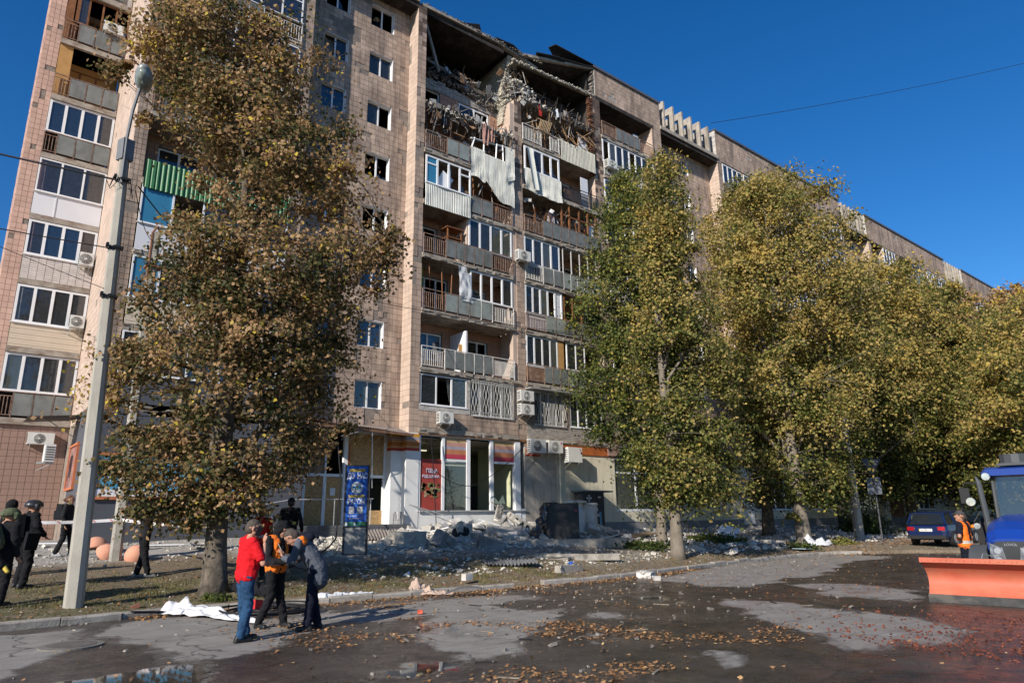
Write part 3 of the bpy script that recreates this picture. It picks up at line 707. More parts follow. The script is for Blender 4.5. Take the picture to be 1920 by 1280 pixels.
# 7th floor: bent rail | torn white sheets
loggia_back(15.8, 21.57, 7, [(16.1, 17.8, F[7]+.6, F[7]+2.1), (19, 20.6, F[7]+.3, F[7]+2.1)], ('gg', 'nn'))
railing(B[7], 15.84, 18.45, F[7], [('b', 17.1), ('g', 18.45)], mat=RUST)
def torn(x0, x1, z0, z1, y, cut, parent, name='torn_sheet', sw=.2):
    mb = MB(); n = int((x1-x0)/.02)
    def fn(u, v_):
        x = x0+(x1-x0)*u; low = z0+cut(u); z = low+(z1-low)*v_
        k = noise.noise(V((x*2.2, z*1.6, 4))); rib = .016*(1 if (x/.075) % 1 < .45 else -1)
        return (x+.03*k, y-.10*(1-v_)*(.3+k)*sw*5+rib, z)
    mb.grid(fn, n, 8); return mb.build(name, CORR, parent)
torn(18.5, 19.45, F[7]-.75, F[7]+1.0, 25.85, lambda u: .1*sin(u*5), B[7])
torn(19.35, 21.35, F[7]-1.75, F[7]+.85, 25.84, lambda u: 1.1*(1-u)**2+.08*sin(u*9), B[7])
mb = MB(); 
for x, z0_, z1_, tl in ((18.6, .9, 1.6, .2), (19.4, .7, 1.7, 0), (20.2, .5, 1.75, .05), (20.75, .3, 1.8, -.1), (21.0, -.3, 1.8, .05)): mb.tube([(x, 25.95, F[7]+z0_), (x+tl, 25.9, F[7]+z1_)], .045, 4)
mb.tube([(18.55, 25.9, F[7]+1.5), (20.2, 25.95, F[7]+1.72), (20.9, 25.9, F[7]+1.78)], .05, 4); mb.build('bent_frame', WFRAME, B[7])
torn(20.75, 21.35, F[7]-.4, F[7]+1.75, 25.8, lambda u: .3*u, B[7], 'hanging_sheet')
mb = MB(); mb.ob((19., 26.7, F[7]+.8), (1.2, .05, 1.6), Matrix.Rotation(.25, 3, 'Y')); mb.build('collapsed_board', WPAN, B[7])
# 8th floor: balcony gone, back wall with white window and grey brick band
z8 = F[8]; mb = MB(); hs = [(16.4, 17.55, z8+.15, z8+1.75), (18.75, 20.9, z8+.55, z8+1.75)]
mb.box(15.8, 21.57, 26.25, 27.45, z8-.24, z8-.01)
wall_front(mb, 15.8, 21.57, z8, z8+2.35, 27.4, .3, hs); part('wall', mb, MORTAR)
t = MB(); tiles(t, (15.8, 27.4, z8), (1, 0, 0), (0, 0, 1), (0, -1, 0), 5.77, 1.75, .25, .276, [(h[0]-15.8, h[1]-15.8, h[2]-z8, h[3]-z8) for h in hs], miss=.1, seed=3); part('wall_tiles', t, T_BACK, kind='stuff')
t = MB(); tiles(t, (15.8, 27.4, z8+1.78), (1, 0, 0), (0, 0, 1), (0, -1, 0), 5.77, .95, .26, .085, gap=.016, proud=.03, jit=.02, keep=lambda a, b: b < .75-.1*a+.25*noise.noise(V((a*2, 0, 0)))); part('loose_bricks', t, BRICKG, kind='stuff')
window(18.8, 20.85, z8+.58, z8+1.72, 27.42, 2, None, list('gn'), fr=.09); window(16.4, 17.55, z8+.15, z8+1.75, 27.5, 1, WFRAME, ['n'], fr=.05)
mb = MB(); x = 21.57                                        # pier return with the doorway-like opening
mb.box(x, x+.2, 26.02, 26.38, z8-.3, 24.55); mb.box(x, x+.2, 26.38, 27.1, z8+1.75, 24.55); mb.box(x, x+.2, 27.1, 27.42, z8-.3, 24.55); part('pier_return', mb, T_SIDE)
# broken slab lips covered in rubble
RUBC = M('rubble', (.46, .43, .375), .95, .2, 5, isl=.35, bump=.4)
RUBD = M('sooty_rubble', (.17, .15, .13), .95, .3, 5, isl=.4, bump=.4)
def lip(x0, x1, y, z, n, mat, dy=.35, dz=.14, sz=(.05, .2), name='broken_edge'):
    sz = (sz[0]*.55, sz[1]*.62); n = int(n*1.9)
    mb = MB()
    for i in range(n):
        s = sz[0]+(sz[1]-sz[0])*random.random()**2.2; u = random.random()
        mb.ob((x0+(x1-x0)*u, y+random.uniform(-dy, dy)*.6, z(u)+random.uniform(-dz, dz)), (s*random.uniform(.8, 1.8), s, s*random.uniform(.4, 1)), Matrix.Rotation(random.uniform(-1, 1), 3, V((random.random(), random.random(), random.random()))), 0, .15)
    return part(name, mb, mat, kind='stuff')
lip(15.82, 21.5, 26.2, lambda u: z8-.12-.05*sin(u*9), 420, RUBC)
lip(15.85, 21.5, 26.1, lambda u: z8-.28, 120, RUBD, .2, .2)
lip(15.9, 21.4, 27.5, lambda u: z8+2.55+.2*sin(u*5)-.1*u, 330, RUBD, .5, .18, (.06, .26))
hang = MB()
for i in range(16):
    x = random.uniform(16, 21.3); z = z8-.2; l = random.uniform(.5, 1.6); d = random.uniform(-.15, .15)
    hang.tube([(x, 26.05, z), (x+d*.5, 25.98, z-l*.5), (x+d, 26.0, z-l)], .012, 4)
    if i % 3 == 0: hang.ob((x+d, 26., z-l-.08), (.12, .07, .18), None, 0, .2)
part('hanging_rebar', hang, M('rebar', (.13, .09, .07), .8, .3, 5), kind='stuff')
PNK = M('dusty_pink_cloth', (.30, .17, .14), .9, .2, 4)
for (x, z, w, h) in ((19.5, z8-.1, .45, 1.25), (19.95, z8-.15, .3, .9)):
    cl = MB(); cl.grid(lambda u, v_: (x+w*(u-.5)*(1-.3*v_), 25.88+.06*sin(u*9+v_*3), z-h*v_), 8, 6); part('hanging_cloth', cl, PNK)
# 9th floor void: charred room
mb = MB(); mb.box(15.8, 21.6, 27.45, BACKY, F[9]-.25, F[9]-.02); mb.box(15.8, 28.2, 31.6, 31.8, F[9], TOP); part('charred_room', mb, CHAR)
mb = MB(); mb.box(15.62, 15.8, 26.05, BACKY, F[8], TOP); part('charred_wall', mb, CHAR)
t = MB(); tiles(t, (16.0, 28.6, F[9]), (1, 0, 0), (0, 0, 1), (0, -1, 0), 1.5, .95, .25, .276); part('fallen_wall_piece', t, T_BACK, kind='stuff')
mb = MB(); mb.tube([(15.95, 26.5, TOP-.35), (17.15, 26.9, F[9]-.1)], .09, 4, rot=.7); part('fallen_beam', mb, CONC); mb = MB(); mb.tube([(16.6, 27.6, F[9]+1.), (19.9, 27.5, F[9]+.35), (20.6, 27.4, F[9]+.2)], .11, 4); part('fallen_beam', mb, CONC)
# partition of pale brick with ragged lit edge
t = MB(); xw = 21.45
for j in range(int((TOP-.1-F[9]+1.5)/.09)):
    z = F[9]-1.5+j*.09; f = (z-(F[9]-.2))/2.9; front = 26.95-.75*max(0, f)+.12*noise.noise(V((j*.35, 0, 0)))
    if z < F[9]-.2: front = 26.5+.3*(F[9]-.2-z)
    y = front+.08*random.random()
    while y < 31.5:
        l = .25; t.ob((xw+.12+random.uniform(-.012, .012), y+l/2, z+.04), (.25, l-.014, .078)); y += l if y < 28.2 else (31.5-y if l > 9 else 1.0)
        if y >= 28.2 and l == .25: t.box(xw, xw+.24, y, 31.5, z, z+.08); break
part('pale_bricks', t, M('sooty_brick', (.47, .43, .35), .9, .15, 3, isl=.15, stain=(.12, .11, .1), st_amt=.7, st_lo=.55), kind='stuff')
lip(21.3, 22.6, 26.9, lambda u: F[9]-.1+.7*u, 150, M('brick_rubble', (.42, .39, .32), .95, .2, 5, isl=.3), .5, .5, (.09, .25))
lip(21.5, 23.6, 26.5, lambda u: F[9]+.9-.1*u, 90, RUBC, .4, .35, (.08, .3))
# roof slab with torn felt
def plate(pts, th, mat, name, n=(0, 0, 1)):
    mb = MB(); mb.prism(pts, V(n)*-th); return part(name, mb, mat)
plate([(15.5, 25.98, 27.78), (18.0, 26.02, 27.9), (20.6, 26.05, 27.98), (22.0, 26.25, 28.0), (23.9, 26.5, 28.0), (23.9, 30, 27.95), (15.5, 30, 27.8)], .16, CONC, 'broken_roof_slab')
plate([(15.6, 26.15, 27.6), (21.9, 26.4, 27.8), (23.8, 30, 27.75), (15.6, 30, 27.6)], .02, CHAR, 'sooty_ceiling')
plate([(21.9, 26.25, 28.02), (24.2, 26.12, 28.6), (26.6, 26.05, 29.25), (28.3, 26.02, 29.75), (28.3, 31, 29.6), (22.2, 31, 28.2)], .17, CONC, 'broken_roof_slab')
plate([(21.5, 26.3, 27.05), (21.75, 26.05, 27.3), (24.4, 26.0, 27.42), (28.2, 26.0, 27.66), (28.2, 31, 27.66), (22.4, 31, 27.0)], .14, CONC, 'broken_ceiling_slab')
plate([(22.1, 26.2, 27.08), (28.1, 26.2, 27.5), (28.1, 30.8, 27.5), (22.5, 30.8, 26.86)], .02, CHAR, 'sooty_ceiling')
plate([(22.3, 26.4, 27.9), (26.6, 26.25, 29.06), (28.2, 26.2, 29.5), (28.2, 31, 29.4), (22.5, 31, 28.0)], .02, CHAR, 'sooty_ceiling')
mb = MB(); mb.box(27.86, 27.9, 26.3, 31, F[9], 29.3); part('charred_wall', mb, CHAR)
lip(21.6, 28.1, 26.03, lambda u: 27.2+.38*u, 170, M('pale_rubble', (.45, .42, .35), .95, .2, 5, isl=.25), .1, .08, (.05, .16))
lip(15.8, 23.8, 26.03, lambda u: 27.86+.1*u, 120, RUBD, .08, .05, (.04, .13))
for pts in ([(18.2, 26.1, 28.02), (19.2, 26, 28.35), (19.4, 26.1, 28.05)], [(20.3, 26, 28.08), (21.6, 26.0, 28.2), (22.2, 26.1, 28.1), (22, 26.8, 28.15)],
            [(23.4, 26, 28.55), (25.2, 25.9, 29.), (25.9, 26.1, 28.98), (24, 27, 28.75)], [(24.55, 26.2, 29.55), (24.9, 25.9, 29.75), (28.5, 25.95, 29.9), (28.5, 27, 29.9), (26, 27, 29.6)], [(25.0, 25.95, 28.95), (27.5, 25.93, 29.5), (28.4, 25.93, 29.78), (28.4, 26.3, 29.78), (25.5, 26.4, 29.0)]):
    plate(pts, .05, BLACK, 'torn_roofing_felt')
mb = MB()                                                        # ragged edge of the remaining parapet
for j in range(16):
    z = 27.6+j*.14; w = .25+.2*random.random()-.02*j; mb.ob((28.25-w/2, 26.14, z), (w, .22, .11), None, 0, .08)
part('ragged_brick_edge', mb, RUBD, kind='stuff')
# ------------------------------------------------------------------ bay C (x 22.1..27.9)
XC = 24.85
Bc = {}
for k in range(2, 10): Bc[k] = balcony(22.1, 27.9, k, y0=FLY-.08 if k < 9 else FLY-.02)
mb = MB(); wall_front(mb, 22.1, 27.9, 5.45, F[2]+2.5, FLY, .22, [(22.6, 24.75, 6.3, 8.1), (25.1, 27.6, 6.35, 8.1)]); part('wall', mb, MORTAR)
t = MB(); tiles(t, (22.1, FLY, 5.47), (1, 0, 0), (0, 0, 1), (0, -1, 0), 5.8, .8, .26, .085, gap=.016, proud=.014, miss=.02); part('white_bricks', t, BRICKG, kind='stuff')
window(22.62, 24.73, 6.32, 8.08, 26.1, 4, None, list('cgcc'), fr=.07); lattice(22.62, 24.75, 6.3, 8.1, 25.93)
window(25.12, 27.58, 6.37, 8.08, 26.02, 4, None, list('ccgb'), fr=.07)
mb = MB(); mb.box(22.0, 27.9, 25.55, 25.99, 8.08, 8.12); part('visor', mb, STEEL)
# 3
loggia_back(22.1, 27.9, 3, [(22.7, 24.2, F[3]+.75, F[3]+2.1), (25.6, 27.2, F[3]+.75, F[3]+2.1)])
window(22.15, 24.35, F[3]+.88, zt(3), 25.99, 4, None, list('dgcg'), parent=Bc[3], name='glazing_frame', fr=.08)
mb = MB(); mb.box(24.36, 24.8, 26.0, 26.03, F[3]+.9, zt(3)); mb.box(22.15, 24.8, 26.0, 26.03, F[3]+.3, F[3]+.87); mb.build('board_infill', YEL, Bc[3])
railing(Bc[3], 22.13, 27.87, F[3], [('d', 23.3), ('p', 25.), ('g', 26.3), ('b', 27.87)], mat=RUST)
window(25., 26.4, F[3]+1.0, zt(3), 25.99, 2, None, list('cg'), parent=Bc[3], name='glazing_frame')
# 4
loggia_back(22.1, 27.9, 4, [(22.7, 24.2, F[4]+.75, F[4]+2.1), (25.6, 27.2, F[4]+.75, F[4]+2.1)])
window(22.13, 24.8, F[4]+.95, zt(4), 25.99, 5, None, list('dbsxw'), parent=Bc[4], name='glazing_frame', fr=.09)
mb = MB(); mb.box(22.15, 24.8, 26.0, 26.03, F[4]+.1, F[4]+.95); mb.build('board_infill', WPAN, Bc[4])
railing(Bc[4], 22.13, 27.87, F[4], [('b', 23.5), ('g', 24.9), ('p', 27.87)], mat=RUST)
window(24.95, 27.7, F[4]+1.0, zt(4), 26.02, 4, WOODF, list('nngn'), parent=Bc[4], name='glazing_frame', fr=.07)
# 5
loggia_back(22.1, 27.9, 5, [(22.7, 24.2, F[5]+.75, F[5]+2.1), (25.6, 27.2, F[5]+.75, F[5]+2.1)], ('gg', 'gg'))
window(22.13, 24.72, F[5]+.9, zt(5), 25.99, 4, None, list('dggd'), parent=Bc[5], name='glazing_frame', fr=.09)
railing(Bc[5], 22.13, 27.87, F[5], [('b', 23.4), ('p', 24.9), ('g', 26.5), ('g', 27.87)], mat=WRAIL)
window(24.95, 27.6, F[5]+1.0, zt(5), 25.97, 4, GREYF, list('nnnn'), trans=.75, parent=Bc[5], name='glazing_frame', fr=.035)
# 6
loggia_back(22.1, 27.9, 6, [(23.2, 24.3, F[6]+.3, F[6]+2.1), (25.6, 27.2, F[6]+.5, F[6]+2.1)], ('nn', 'ng'))
railing(Bc[6], 22.13, 27.87, F[6], [('b', 23.45), ('p', 24.8), ('p', 27.87)], mat=RUST)
mb = MB()
for i in range(22):
    x = random.uniform(22.4, 27.6); l = random.uniform(.5, 1.5); a = random.uniform(-.35, .35)
    mb.ob((x, random.uniform(26.05, 26.5), F[6]+.8+l/2), (.05, .04, l), Matrix.Rotation(a, 3, 'Y'))
for x in (25, 25.6, 26.4, 27.1, 27.8): mb.box(x-.045, x+.045, 25.98, 26.05, F[6]+.9, zt(6))
mb.box(25, 27.85, 25.98, 26.04, F[6]+1.75, F[6]+1.83); mb.build('splintered_timber', WOODF, Bc[6])
for q_ in ((27.2, 27.75, 26.1, 26.13, F[6]+.9, F[6]+1.9), (24.2, 24.7, 26.3, 26.33, F[6]+1., F[6]+1.9)): mb = MB(); mb.box(*q_); mb.build('white_board', WPAN, Bc[6])
# 7: hanging ribbed apron, black ornate rail
loggia_back(22.1, 27.9, 7, [(22.7, 24.2, F[7]+.5, F[7]+2.1), (25.6, 27.2, F[7]+.3, F[7]+2.1)], ('gn', 'nn'))
torn(22.12, 23.0, F[7]-.35, F[7]+.95, 25.82, lambda u: .05*sin(u*5), Bc[7]); torn(22.9, 24.88, F[7]-.42, F[7]+.95, 25.85, lambda u: .03*sin(u*7), Bc[7])
mb = MB(); mb.grid(lambda u, v_: (22.25+.35*v_+.45*u, 25.75+.1*sin(u*3)-.1*v_, F[7]+2.3-2.5*v_), 4, 10); mb.build('curled_sheet', CORR, Bc[7], smooth=True)
window(22.2, 24.85, F[7]+.98, zt(7)-.1, 25.9, 4, None, list('ngxx'), parent=Bc[7], name='glazing_frame', fr=.1)
railing(Bc[7], 24.95, 27.87, F[7], [('d', 27.87)], mat=BRAIL)
mb = MB(); mb.box(26.75, 27.35, 26.1, 26.12, F[7]+.1, F[7]+2.0); mb.build('white_board', WPAN, Bc[7])
mb = MB(); mb.box(25.5, 26., 26.2, 26.5, F[7], F[7]+.9); mb.build('brown_crate', WOODF, Bc[7])
# 8: white balusters | ribbed beige apron
loggia_back(22.1, 27.9, 8, [(22.5, 24.0, F[8]+.6, F[8]+2.1), (25.6, 27.2, F[8]+.9, F[8]+2.1)], ('gg', 'gg'))
railing(Bc[8], 22.13, 24.9, F[8], [('b', 23.5), ('n', 24.2), ('b', 24.9)], mat=WRAIL, h=1.05)
corrugated(Bc[8], 24.95, 27.87, F[8]-.3, F[8]+.98, 25.85, M('beige_sheet', (.50, .48, .40), .6, .08, 2), .115, .02)
R = Matrix.Rotation(.35, 3, 'Y'); mb = MB()
for i in range(8): mb.ob(V((23.35+i*.12, 25.85, F[8]+1.35+.02*i)), (.035, .03, .75), R)
mb.ob((23.8, 25.87, F[8]+1.72), (1.1, .03, .05)); mb.ob((23.7, 25.87, F[8]+1.05), (1.1, .03, .05)); mb.build('broken_slat_panel', M('pale_wood', (.45, .32, .19), .7, .2, 5), Bc[8])
mb = MB()
for i in range(34):
    x = random.uniform(22.5, 27.7); a = random.uniform(-1.3, 1.3); l = random.uniform(.5, 1.7)
    mb.ob((x, random.uniform(25.8, 26.4), F[8]+random.uniform(.9, 2.3)), (.04, .03, l), Matrix.Rotation(a, 3, 'Y') @ Matrix.Rotation(random.uniform(-.5, .5), 3, 'X'))
mb.build('splintered_timber', M('raw_wood', (.36, .22, .11), .75, .3, 5, isl=.4), Bc[8])
mb = MB(); mb.box(26.8, 27.5, 26.2, 26.23, F[8]+1., F[8]+2.2); mb.build('white_board', WPAN, Bc[8])
# 9: burnt room open to the sky
mb = MB(); hs = [(23.2, 24.4, F[9]+.3, F[9]+1.9), (25.6, 27.0, F[9]+.5, F[9]+1.7)]; wall_front(mb, 22.4, 28.2, F[9]-.25, TOP-.6, 27.4, .3, hs); part('charred_wall', mb, CHAR)
window(25.6, 27., F[9]+.5, F[9]+1.7, 27.45, 3, WOODF, list('nnn'))
mb = MB(); mb.box(22.3, 28.2, 27.42, BACKY, F[9]-.25, F[9]-.01); part('charred_floor', mb, CHAR)
lip(22.2, 27.8, 26.05, lambda u: F[9]-.08, 300, RUBD, .25, .12)
lip(22.2, 24.6, 26.02, lambda u: F[9]-.05, 110, RUBC, .2, .1)
mb = MB(); x = 23.35; mb.grid(lambda u, v_: (x+.22*u, 25.9+.03*sin(v_*6), F[9]-.05-.75*v_), 3, 6); part('red_cloth', mb, M('red_rag', (.5, .04, .03), .9))
mb = MB(); mb.grid(lambda u, v_: (24.5+.45*u+.1*v_, 25.88+.05*sin(u*7), F[9]+.05-.5*v_-.15*sin(u*8)), 6, 6); part('pale_rag', mb, M('pale_rag', (.55, .58, .62), .9))
def wreck(x0, x1, z0, z1, y0, y1, n, mats, lo, hi, name, par=None, drop=0.):
    for mi, mt_ in enumerate(mats):
        mb = MB()
        for i in range(n//len(mats)):
            l = random.uniform(lo, hi); R = Matrix.Rotation(random.uniform(-1.5, 1.5), 3, 'Y') @ Matrix.Rotation(random.uniform(-.8, .8), 3, 'X')
            if random.random() < drop: R = Matrix.Rotation(random.uniform(-.3, .3), 3, 'Y')
            p = (random.uniform(x0, x1), random.uniform(y0, y1), z0+(z1-z0)*random.random())
            k = random.random()
            if k < .6: mb.ob(p, (random.uniform(.02, .05), .02, l), R)
            elif k < .85: mb.ob(p, (random.uniform(.08, .35), .012, l*.5), R, 0, .12)
            else:
                a = V(p); q = [a]; 
                for _ in range(4): q.append(q[-1]+V((random.uniform(-.2, .2), random.uniform(-.08, .08), -l/4)))
                mb.tube(q, .008, 4)
        part(name, mb, mt_, kind='stuff')
W_MATS = [BLACK, M('wreck_wood', (.22, .13, .07), .85, .4, 5, isl=.4), M('wreck_pale', (.45, .43, .4), .8, .2, 5, isl=.3), M('wreck_grey', (.16, .15, .14), .8, .3, 5, isl=.3), CHAR]
wreck(15.9, 21.4, F[8]-.9, F[8]+.1, 25.75, 26.2, 130, W_MATS, .25, 1.0, 'hanging_wreckage', drop=.6)
wreck(15.9, 21.4, F[7]+.2, F[7]+1.8, 25.95, 26.6, 80, W_MATS, .3, 1.2, 'balcony_wreckage')
wreck(16, 21.5, F[9]-.1, F[9]+.6, 26.9, 28, 120, W_MATS, .3, 1.1, 'room_wreckage')
wreck(22.2, 27.8, F[9]-.5, F[9]+.35, 25.8, 26.3, 120, W_MATS, .3, 1.1, 'hanging_wreckage', drop=.5)
wreck(22.2, 27.8, F[8]+.7, F[8]+2.2, 25.9, 26.8, 90, W_MATS, .3, 1.3, 'balcony_wreckage')
wreck(22.2, 27.8, F[6]+.4, F[6]+2.2, 26.0, 26.8, 90, W_MATS, .3, 1.3, 'balcony_wreckage')
wreck(22.2, 27.8, F[9]+.1, F[9]+1.6, 26.4, 27.2, 70, [CHAR, BLACK], .4, 1.4, 'room_wreckage')
wreck(21.0, 22.8, F[9]-.4, F[9]+1.8, 26.0, 26.8, 60, W_MATS, .3, .9, 'hanging_wreckage')
wreck(18.4, 21.4, F[6]-.2, F[7]-.2, 25.9, 26.3, 30, W_MATS, .3, .9, 'hanging_wreckage', drop=.8)
# soot and spalling on pier between C and D
mb = MB()
for j in range(36):
    z = F[8]-.3+j*.15; mb.ob((27.8, 26.08, z), (.26+.1*random.random(), .24, .1), None, 0, .12)
part('burnt_wood_lath', mb, M('burnt_lath', (.12, .055, .03), .85, .5, 4, isl=.5), kind='stuff')

# ------------------------------------------------------------------ bay D (x 28.65..33.75)
Bd = {k: balcony(28.65, 33.75, k) for k in range(2, 10)}
for k in range(3, 10): loggia_back(28.65, 33.75, k, [(29.3, 30.8, F[k]+.75, F[k]+2.1), (31.6, 33.1, F[k]+.75, F[k]+2.1)], ('gg', 'cg'), tile=k > 7)
mb = MB(); wall_front(mb, 28.65, 33.75, 5.45, F[2]+2.5, FLY, .22, [(29, 31, 6.5, 8.1), (31.4, 33.4, 6.5, 8.1)]); part('wall', mb, T_MAIN)
window(29, 31, 6.5, 8.1, 26.05, 3); window(31.4, 33.4, 6.5, 8.1, 26.05, 3)
railing(Bd[9], 28.7, 33.7, F[9], [('b', 30.0), ('p', 32.3), ('d', 33.7)], mat=RUST)
mb = MB(); mb.box(32.4, 32.9, 26.5, 26.6, F[9]+.7, F[9]+1.7); mb.build('white_board', WPAN, Bd[9])
window(28.7, 33.7, F[8]+.95, zt(8), 25.97, 8, None, list('nggcogcd'), parent=Bd[8], name='glazing_frame', fr=.09); railing(Bd[8], 28.7, 33.7, F[8], [('b', 30.0), ('p', 31.9), ('b', 33.7)], mat=WRAIL)
window(28.7, 33.7, F[7]+.9, zt(7), 25.97, 6, None, list('bbwcgb'), parent=Bd[7], name='glazing_frame', fr=.09)
for k in range(3, 8): railing(Bd[k], 28.7, 33.7, F[k], [('b', 30.0), ('p', 31.9), ('b', 33.7)], mat=WRAIL if k % 2 else RUST)
for k in (3, 5, 6): window(28.7, 33.7, F[k]+1, zt(k), 25.97, 6, None, list('gcgbgc'), parent=Bd[k], name='glazing_frame', fr=.08)

# ------------------------------------------------------------------ far bays
rs = random.Random(3)
for bi, (x0, x1) in enumerate(bays[4:]):
    lo = 2 if bi < 3 else 6
    for k in range(2, 10):
        b_ = balcony(x0, x1, k); xm = x0+(x1-x0)*.47
        if k < lo: 
            mb = MB(); mb.box(x0, x1, 26.02, 26.2, F[k], zt(k)+.02); part('wall', mb, T_MAIN); continue
        mb = MB(); mb.box(x0, x1, 27.4, 27.55, F[k], zt(k)+.03); part('wall', mb, T_BACK)
        if k == 2:
            mb = MB(); mb.box(x0, x1, 26.02, 26.2, F[k], F[k]+.9); part('wall', mb, BRICKG); window(x0+.1, x1-.1, F[k]+.9, zt(k), 26.04, 6, None, list('gcbgcg'), parent=b_, name='glazing_frame'); continue
        for a, c in ((x0, xm-.06), (xm+.06, x1)):
            r = rs.random()
            if bi == 4 and k == 9 and a == x0: r = .95
            if r < .7:
                window(a+.03, c-.03, F[k]+.95, zt(k), 25.97, 4, rs.choice([WFRAME, WFRAME, WFRAME, GREYF]), [rs.choice('ggbbcd') for _ in range(4)], trans=.76 if rs.random() < .4 else None, parent=b_, name='glazing_frame', fr=.09)
            if rs.random() < .25: corrugated(b_, a+.02, c-.02, F[k]-.2, F[k]+.93, 25.9, rs.choice([CORR, WPAN, YEL]), .2, .01)
            else: railing(b_, a+.03, c-.03, F[k], [('g' if bi > 2 else 'p', a+(c-a)*.7), ('b', c-.03)], mat=rs.choice([WRAIL, RUST]))

# ------------------------------------------------------------------ left wing, set six metres back
LY = 32.; LX0, LX1 = .4, 3.42
mb = MB(); mb.box(LX0+.012, .96, LY+.012, 38, G0, 30); mb.box(LX0, LX1+.3, 38, 38.2, G0, 30); mb.box(.9, LX1, LY+1.35, LY+1.5, 5.5, 30); mb.box(LX0+.012, LX1, LY+.012, LY+.3, G0, 5.45); part('wall', mb, MORTAR)
for k in range(2, 10): mb = MB(); mb.box(.97, LX1, LY+.05, 38, F[k]-.24, F[k]); part('floor_slab', mb, DARKIN)
t = MB(); tiles(t, (LX0, LY+.012, 5.45), (1, 0, 0), (0, 0, 1), (0, -1, 0), .57, 24.5, .19, .235, miss=.06, seed=2, gap=.012)
tiles(t, (LX0+.012, 38, G0), (0, -1, 0), (0, 0, 1), (-1, 0, 0), 6, 29, .3, .3)
part('pier_tiles', t, T_PINK_LIT, kind='stuff')
lw = MB(); lw.box(LX0, LX1, LY+.012, LY+.02, 1., 1.02); wl = part('ground_floor_wall', lw, MORTAR)
t = MB(); sg = []
tiles(t, (LX0, LY+.012, 1.15), (1, 0, 0), (0, 0, 1), (0, -1, 0), LX1-LX0, 4.3, .235, .235, single=sg, jit=.004, gap=.013)
shared = {}
for o_, w_, h_, p_ in sg:
    key = (round(w_, 3), round(h_, 3))
    if key not in shared:
        q = MB(); q.add([(0, 0, 0), (w_, 0, 0), (w_, 0, h_), (0, 0, h_), (0, -.014, 0), (w_, -.014, 0), (w_, -.014, h_), (0, -.014, h_)], [(4, 5, 6, 7), (0, 1, 5, 4), (1, 2, 6, 5), (2, 3, 7, 6), (3, 0, 4, 7)])
        me = bpy.data.meshes.new('tile'); me.from_pydata(q.v, [], q.f); me.materials.append(T_PINK_SHADED); shared[key] = me
    o = bpy.data.objects.new('tile', shared[key]); COL.objects.link(o); o.parent = wl; o.location = o_+V((0, random.uniform(-.004, .002), 0)); o.rotation_euler = (random.uniform(-.006, .006), 0, random.uniform(-.01, .01))
Lb = {}
for k in range(2, 10):
    z = F[k]; mb = MB(); mb.box(.97, LX1-.01, LY-.12, LY+1.35, z-.24, z); b_ = Lb[k] = mb.build('balcony', SLAB, BLD)
    zz = z+2.5; y = LY-.1; a, c = .98, LX1-.02
    if k in (2, 6): railing(b_, a, c, z, [('b', 1.45), ('p', c)], y=y, mat=RUST); window(a, c, z+1.0, zz, y+.05, 4, None, list('gccc' if k == 2 else 'dddc'), parent=b_, name='glazing_frame', fr=.09)
    if k == 3:
        mb = MB()
        for i in range(9): mb.box(a, c, y-.008*(i % 2), y+.05, z-.02+i*.105, z+.08+i*.105)
        mb.build('siding_board', SIDING, b_); window(a, c, z+.95, zz, y, 4, None, list('cccc'), parent=b_, name='glazing_frame', fr=.09)
    if k == 4:
        mb = MB(); mb.box(a, c, y+.01, y+.12, z, z+.98); mb.build('brick_backing', MORTAR, b_); t = MB(); tiles(t, (a, y+.01, z), (1, 0, 0), (0, 0, 1), (0, -1, 0), c-a, .98, .26, .085, gap=.016, proud=.014, miss=0); t.build('brick_parapet', M('white_silicate_brick', (.66, .60, .56), .9, .08, 3, isl=.08), b_)
        window(a, c, z+1.0, zz, y, 4, None, list('kddk'), parent=b_, name='glazing_frame', fr=.09)
    if k == 5:
        mb = MB(); mb.box(a, c, y+.01, y+.05, z-.05, z+1.0); mb.box(a+.75, a+.79, y-.01, y+.01, z, z+1); mb.build('parapet_panel', WPAN, b_)
        window(a, c, z+1.0, zz, y, 3, None, list('kcc'), parent=b_, name='glazing_frame', fr=.06)
    if k in (7, 8):
        railing(b_, a, c, z, [('b', 1.55), ('p', c)], y=y, mat=RUST)
        window(1.3, 3.2, z+.9, z+2.2, LY+1.28, 3, WOODF, list('cdn'), fr=.07)
        if k == 7: mb = MB(); mb.box(a, c, LY+1.3, LY+1.345, z, zz); mb.build('board_screen', YEL, b_)
        mb = MB(); mb.box(a, a+.5, y+.1, y+.14, z, zz); mb.build('board_screen', YEL if k == 7 else WOODF, b_)
        if k == 8: window(a+.3, c, z+1.05, zz, y+.1, 4, WOODF, list('cnnx'), parent=b_, name='glazing_frame', fr=.06)
    if k == 9:
        mb = MB(); mb.box(a, c, y+.01, y+.12, z, z+1.6); mb.build('brick_backing', MORTAR, b_); t = MB(); tiles(t, (a, y+.01, z), (1, 0, 0), (0, 0, 1), (0, -1, 0), c-a, 1.6, .26, .085, gap=.016, proud=.014); t.build('brick_parapet', WBRICK, b_)
        for xx in (1.5, 2.7): mb = MB(); mb.box(xx-.35, xx+.35, y-.06, y-.03, z+.1, z+1.0); mb.build('rail_panel', PANEL, b_)
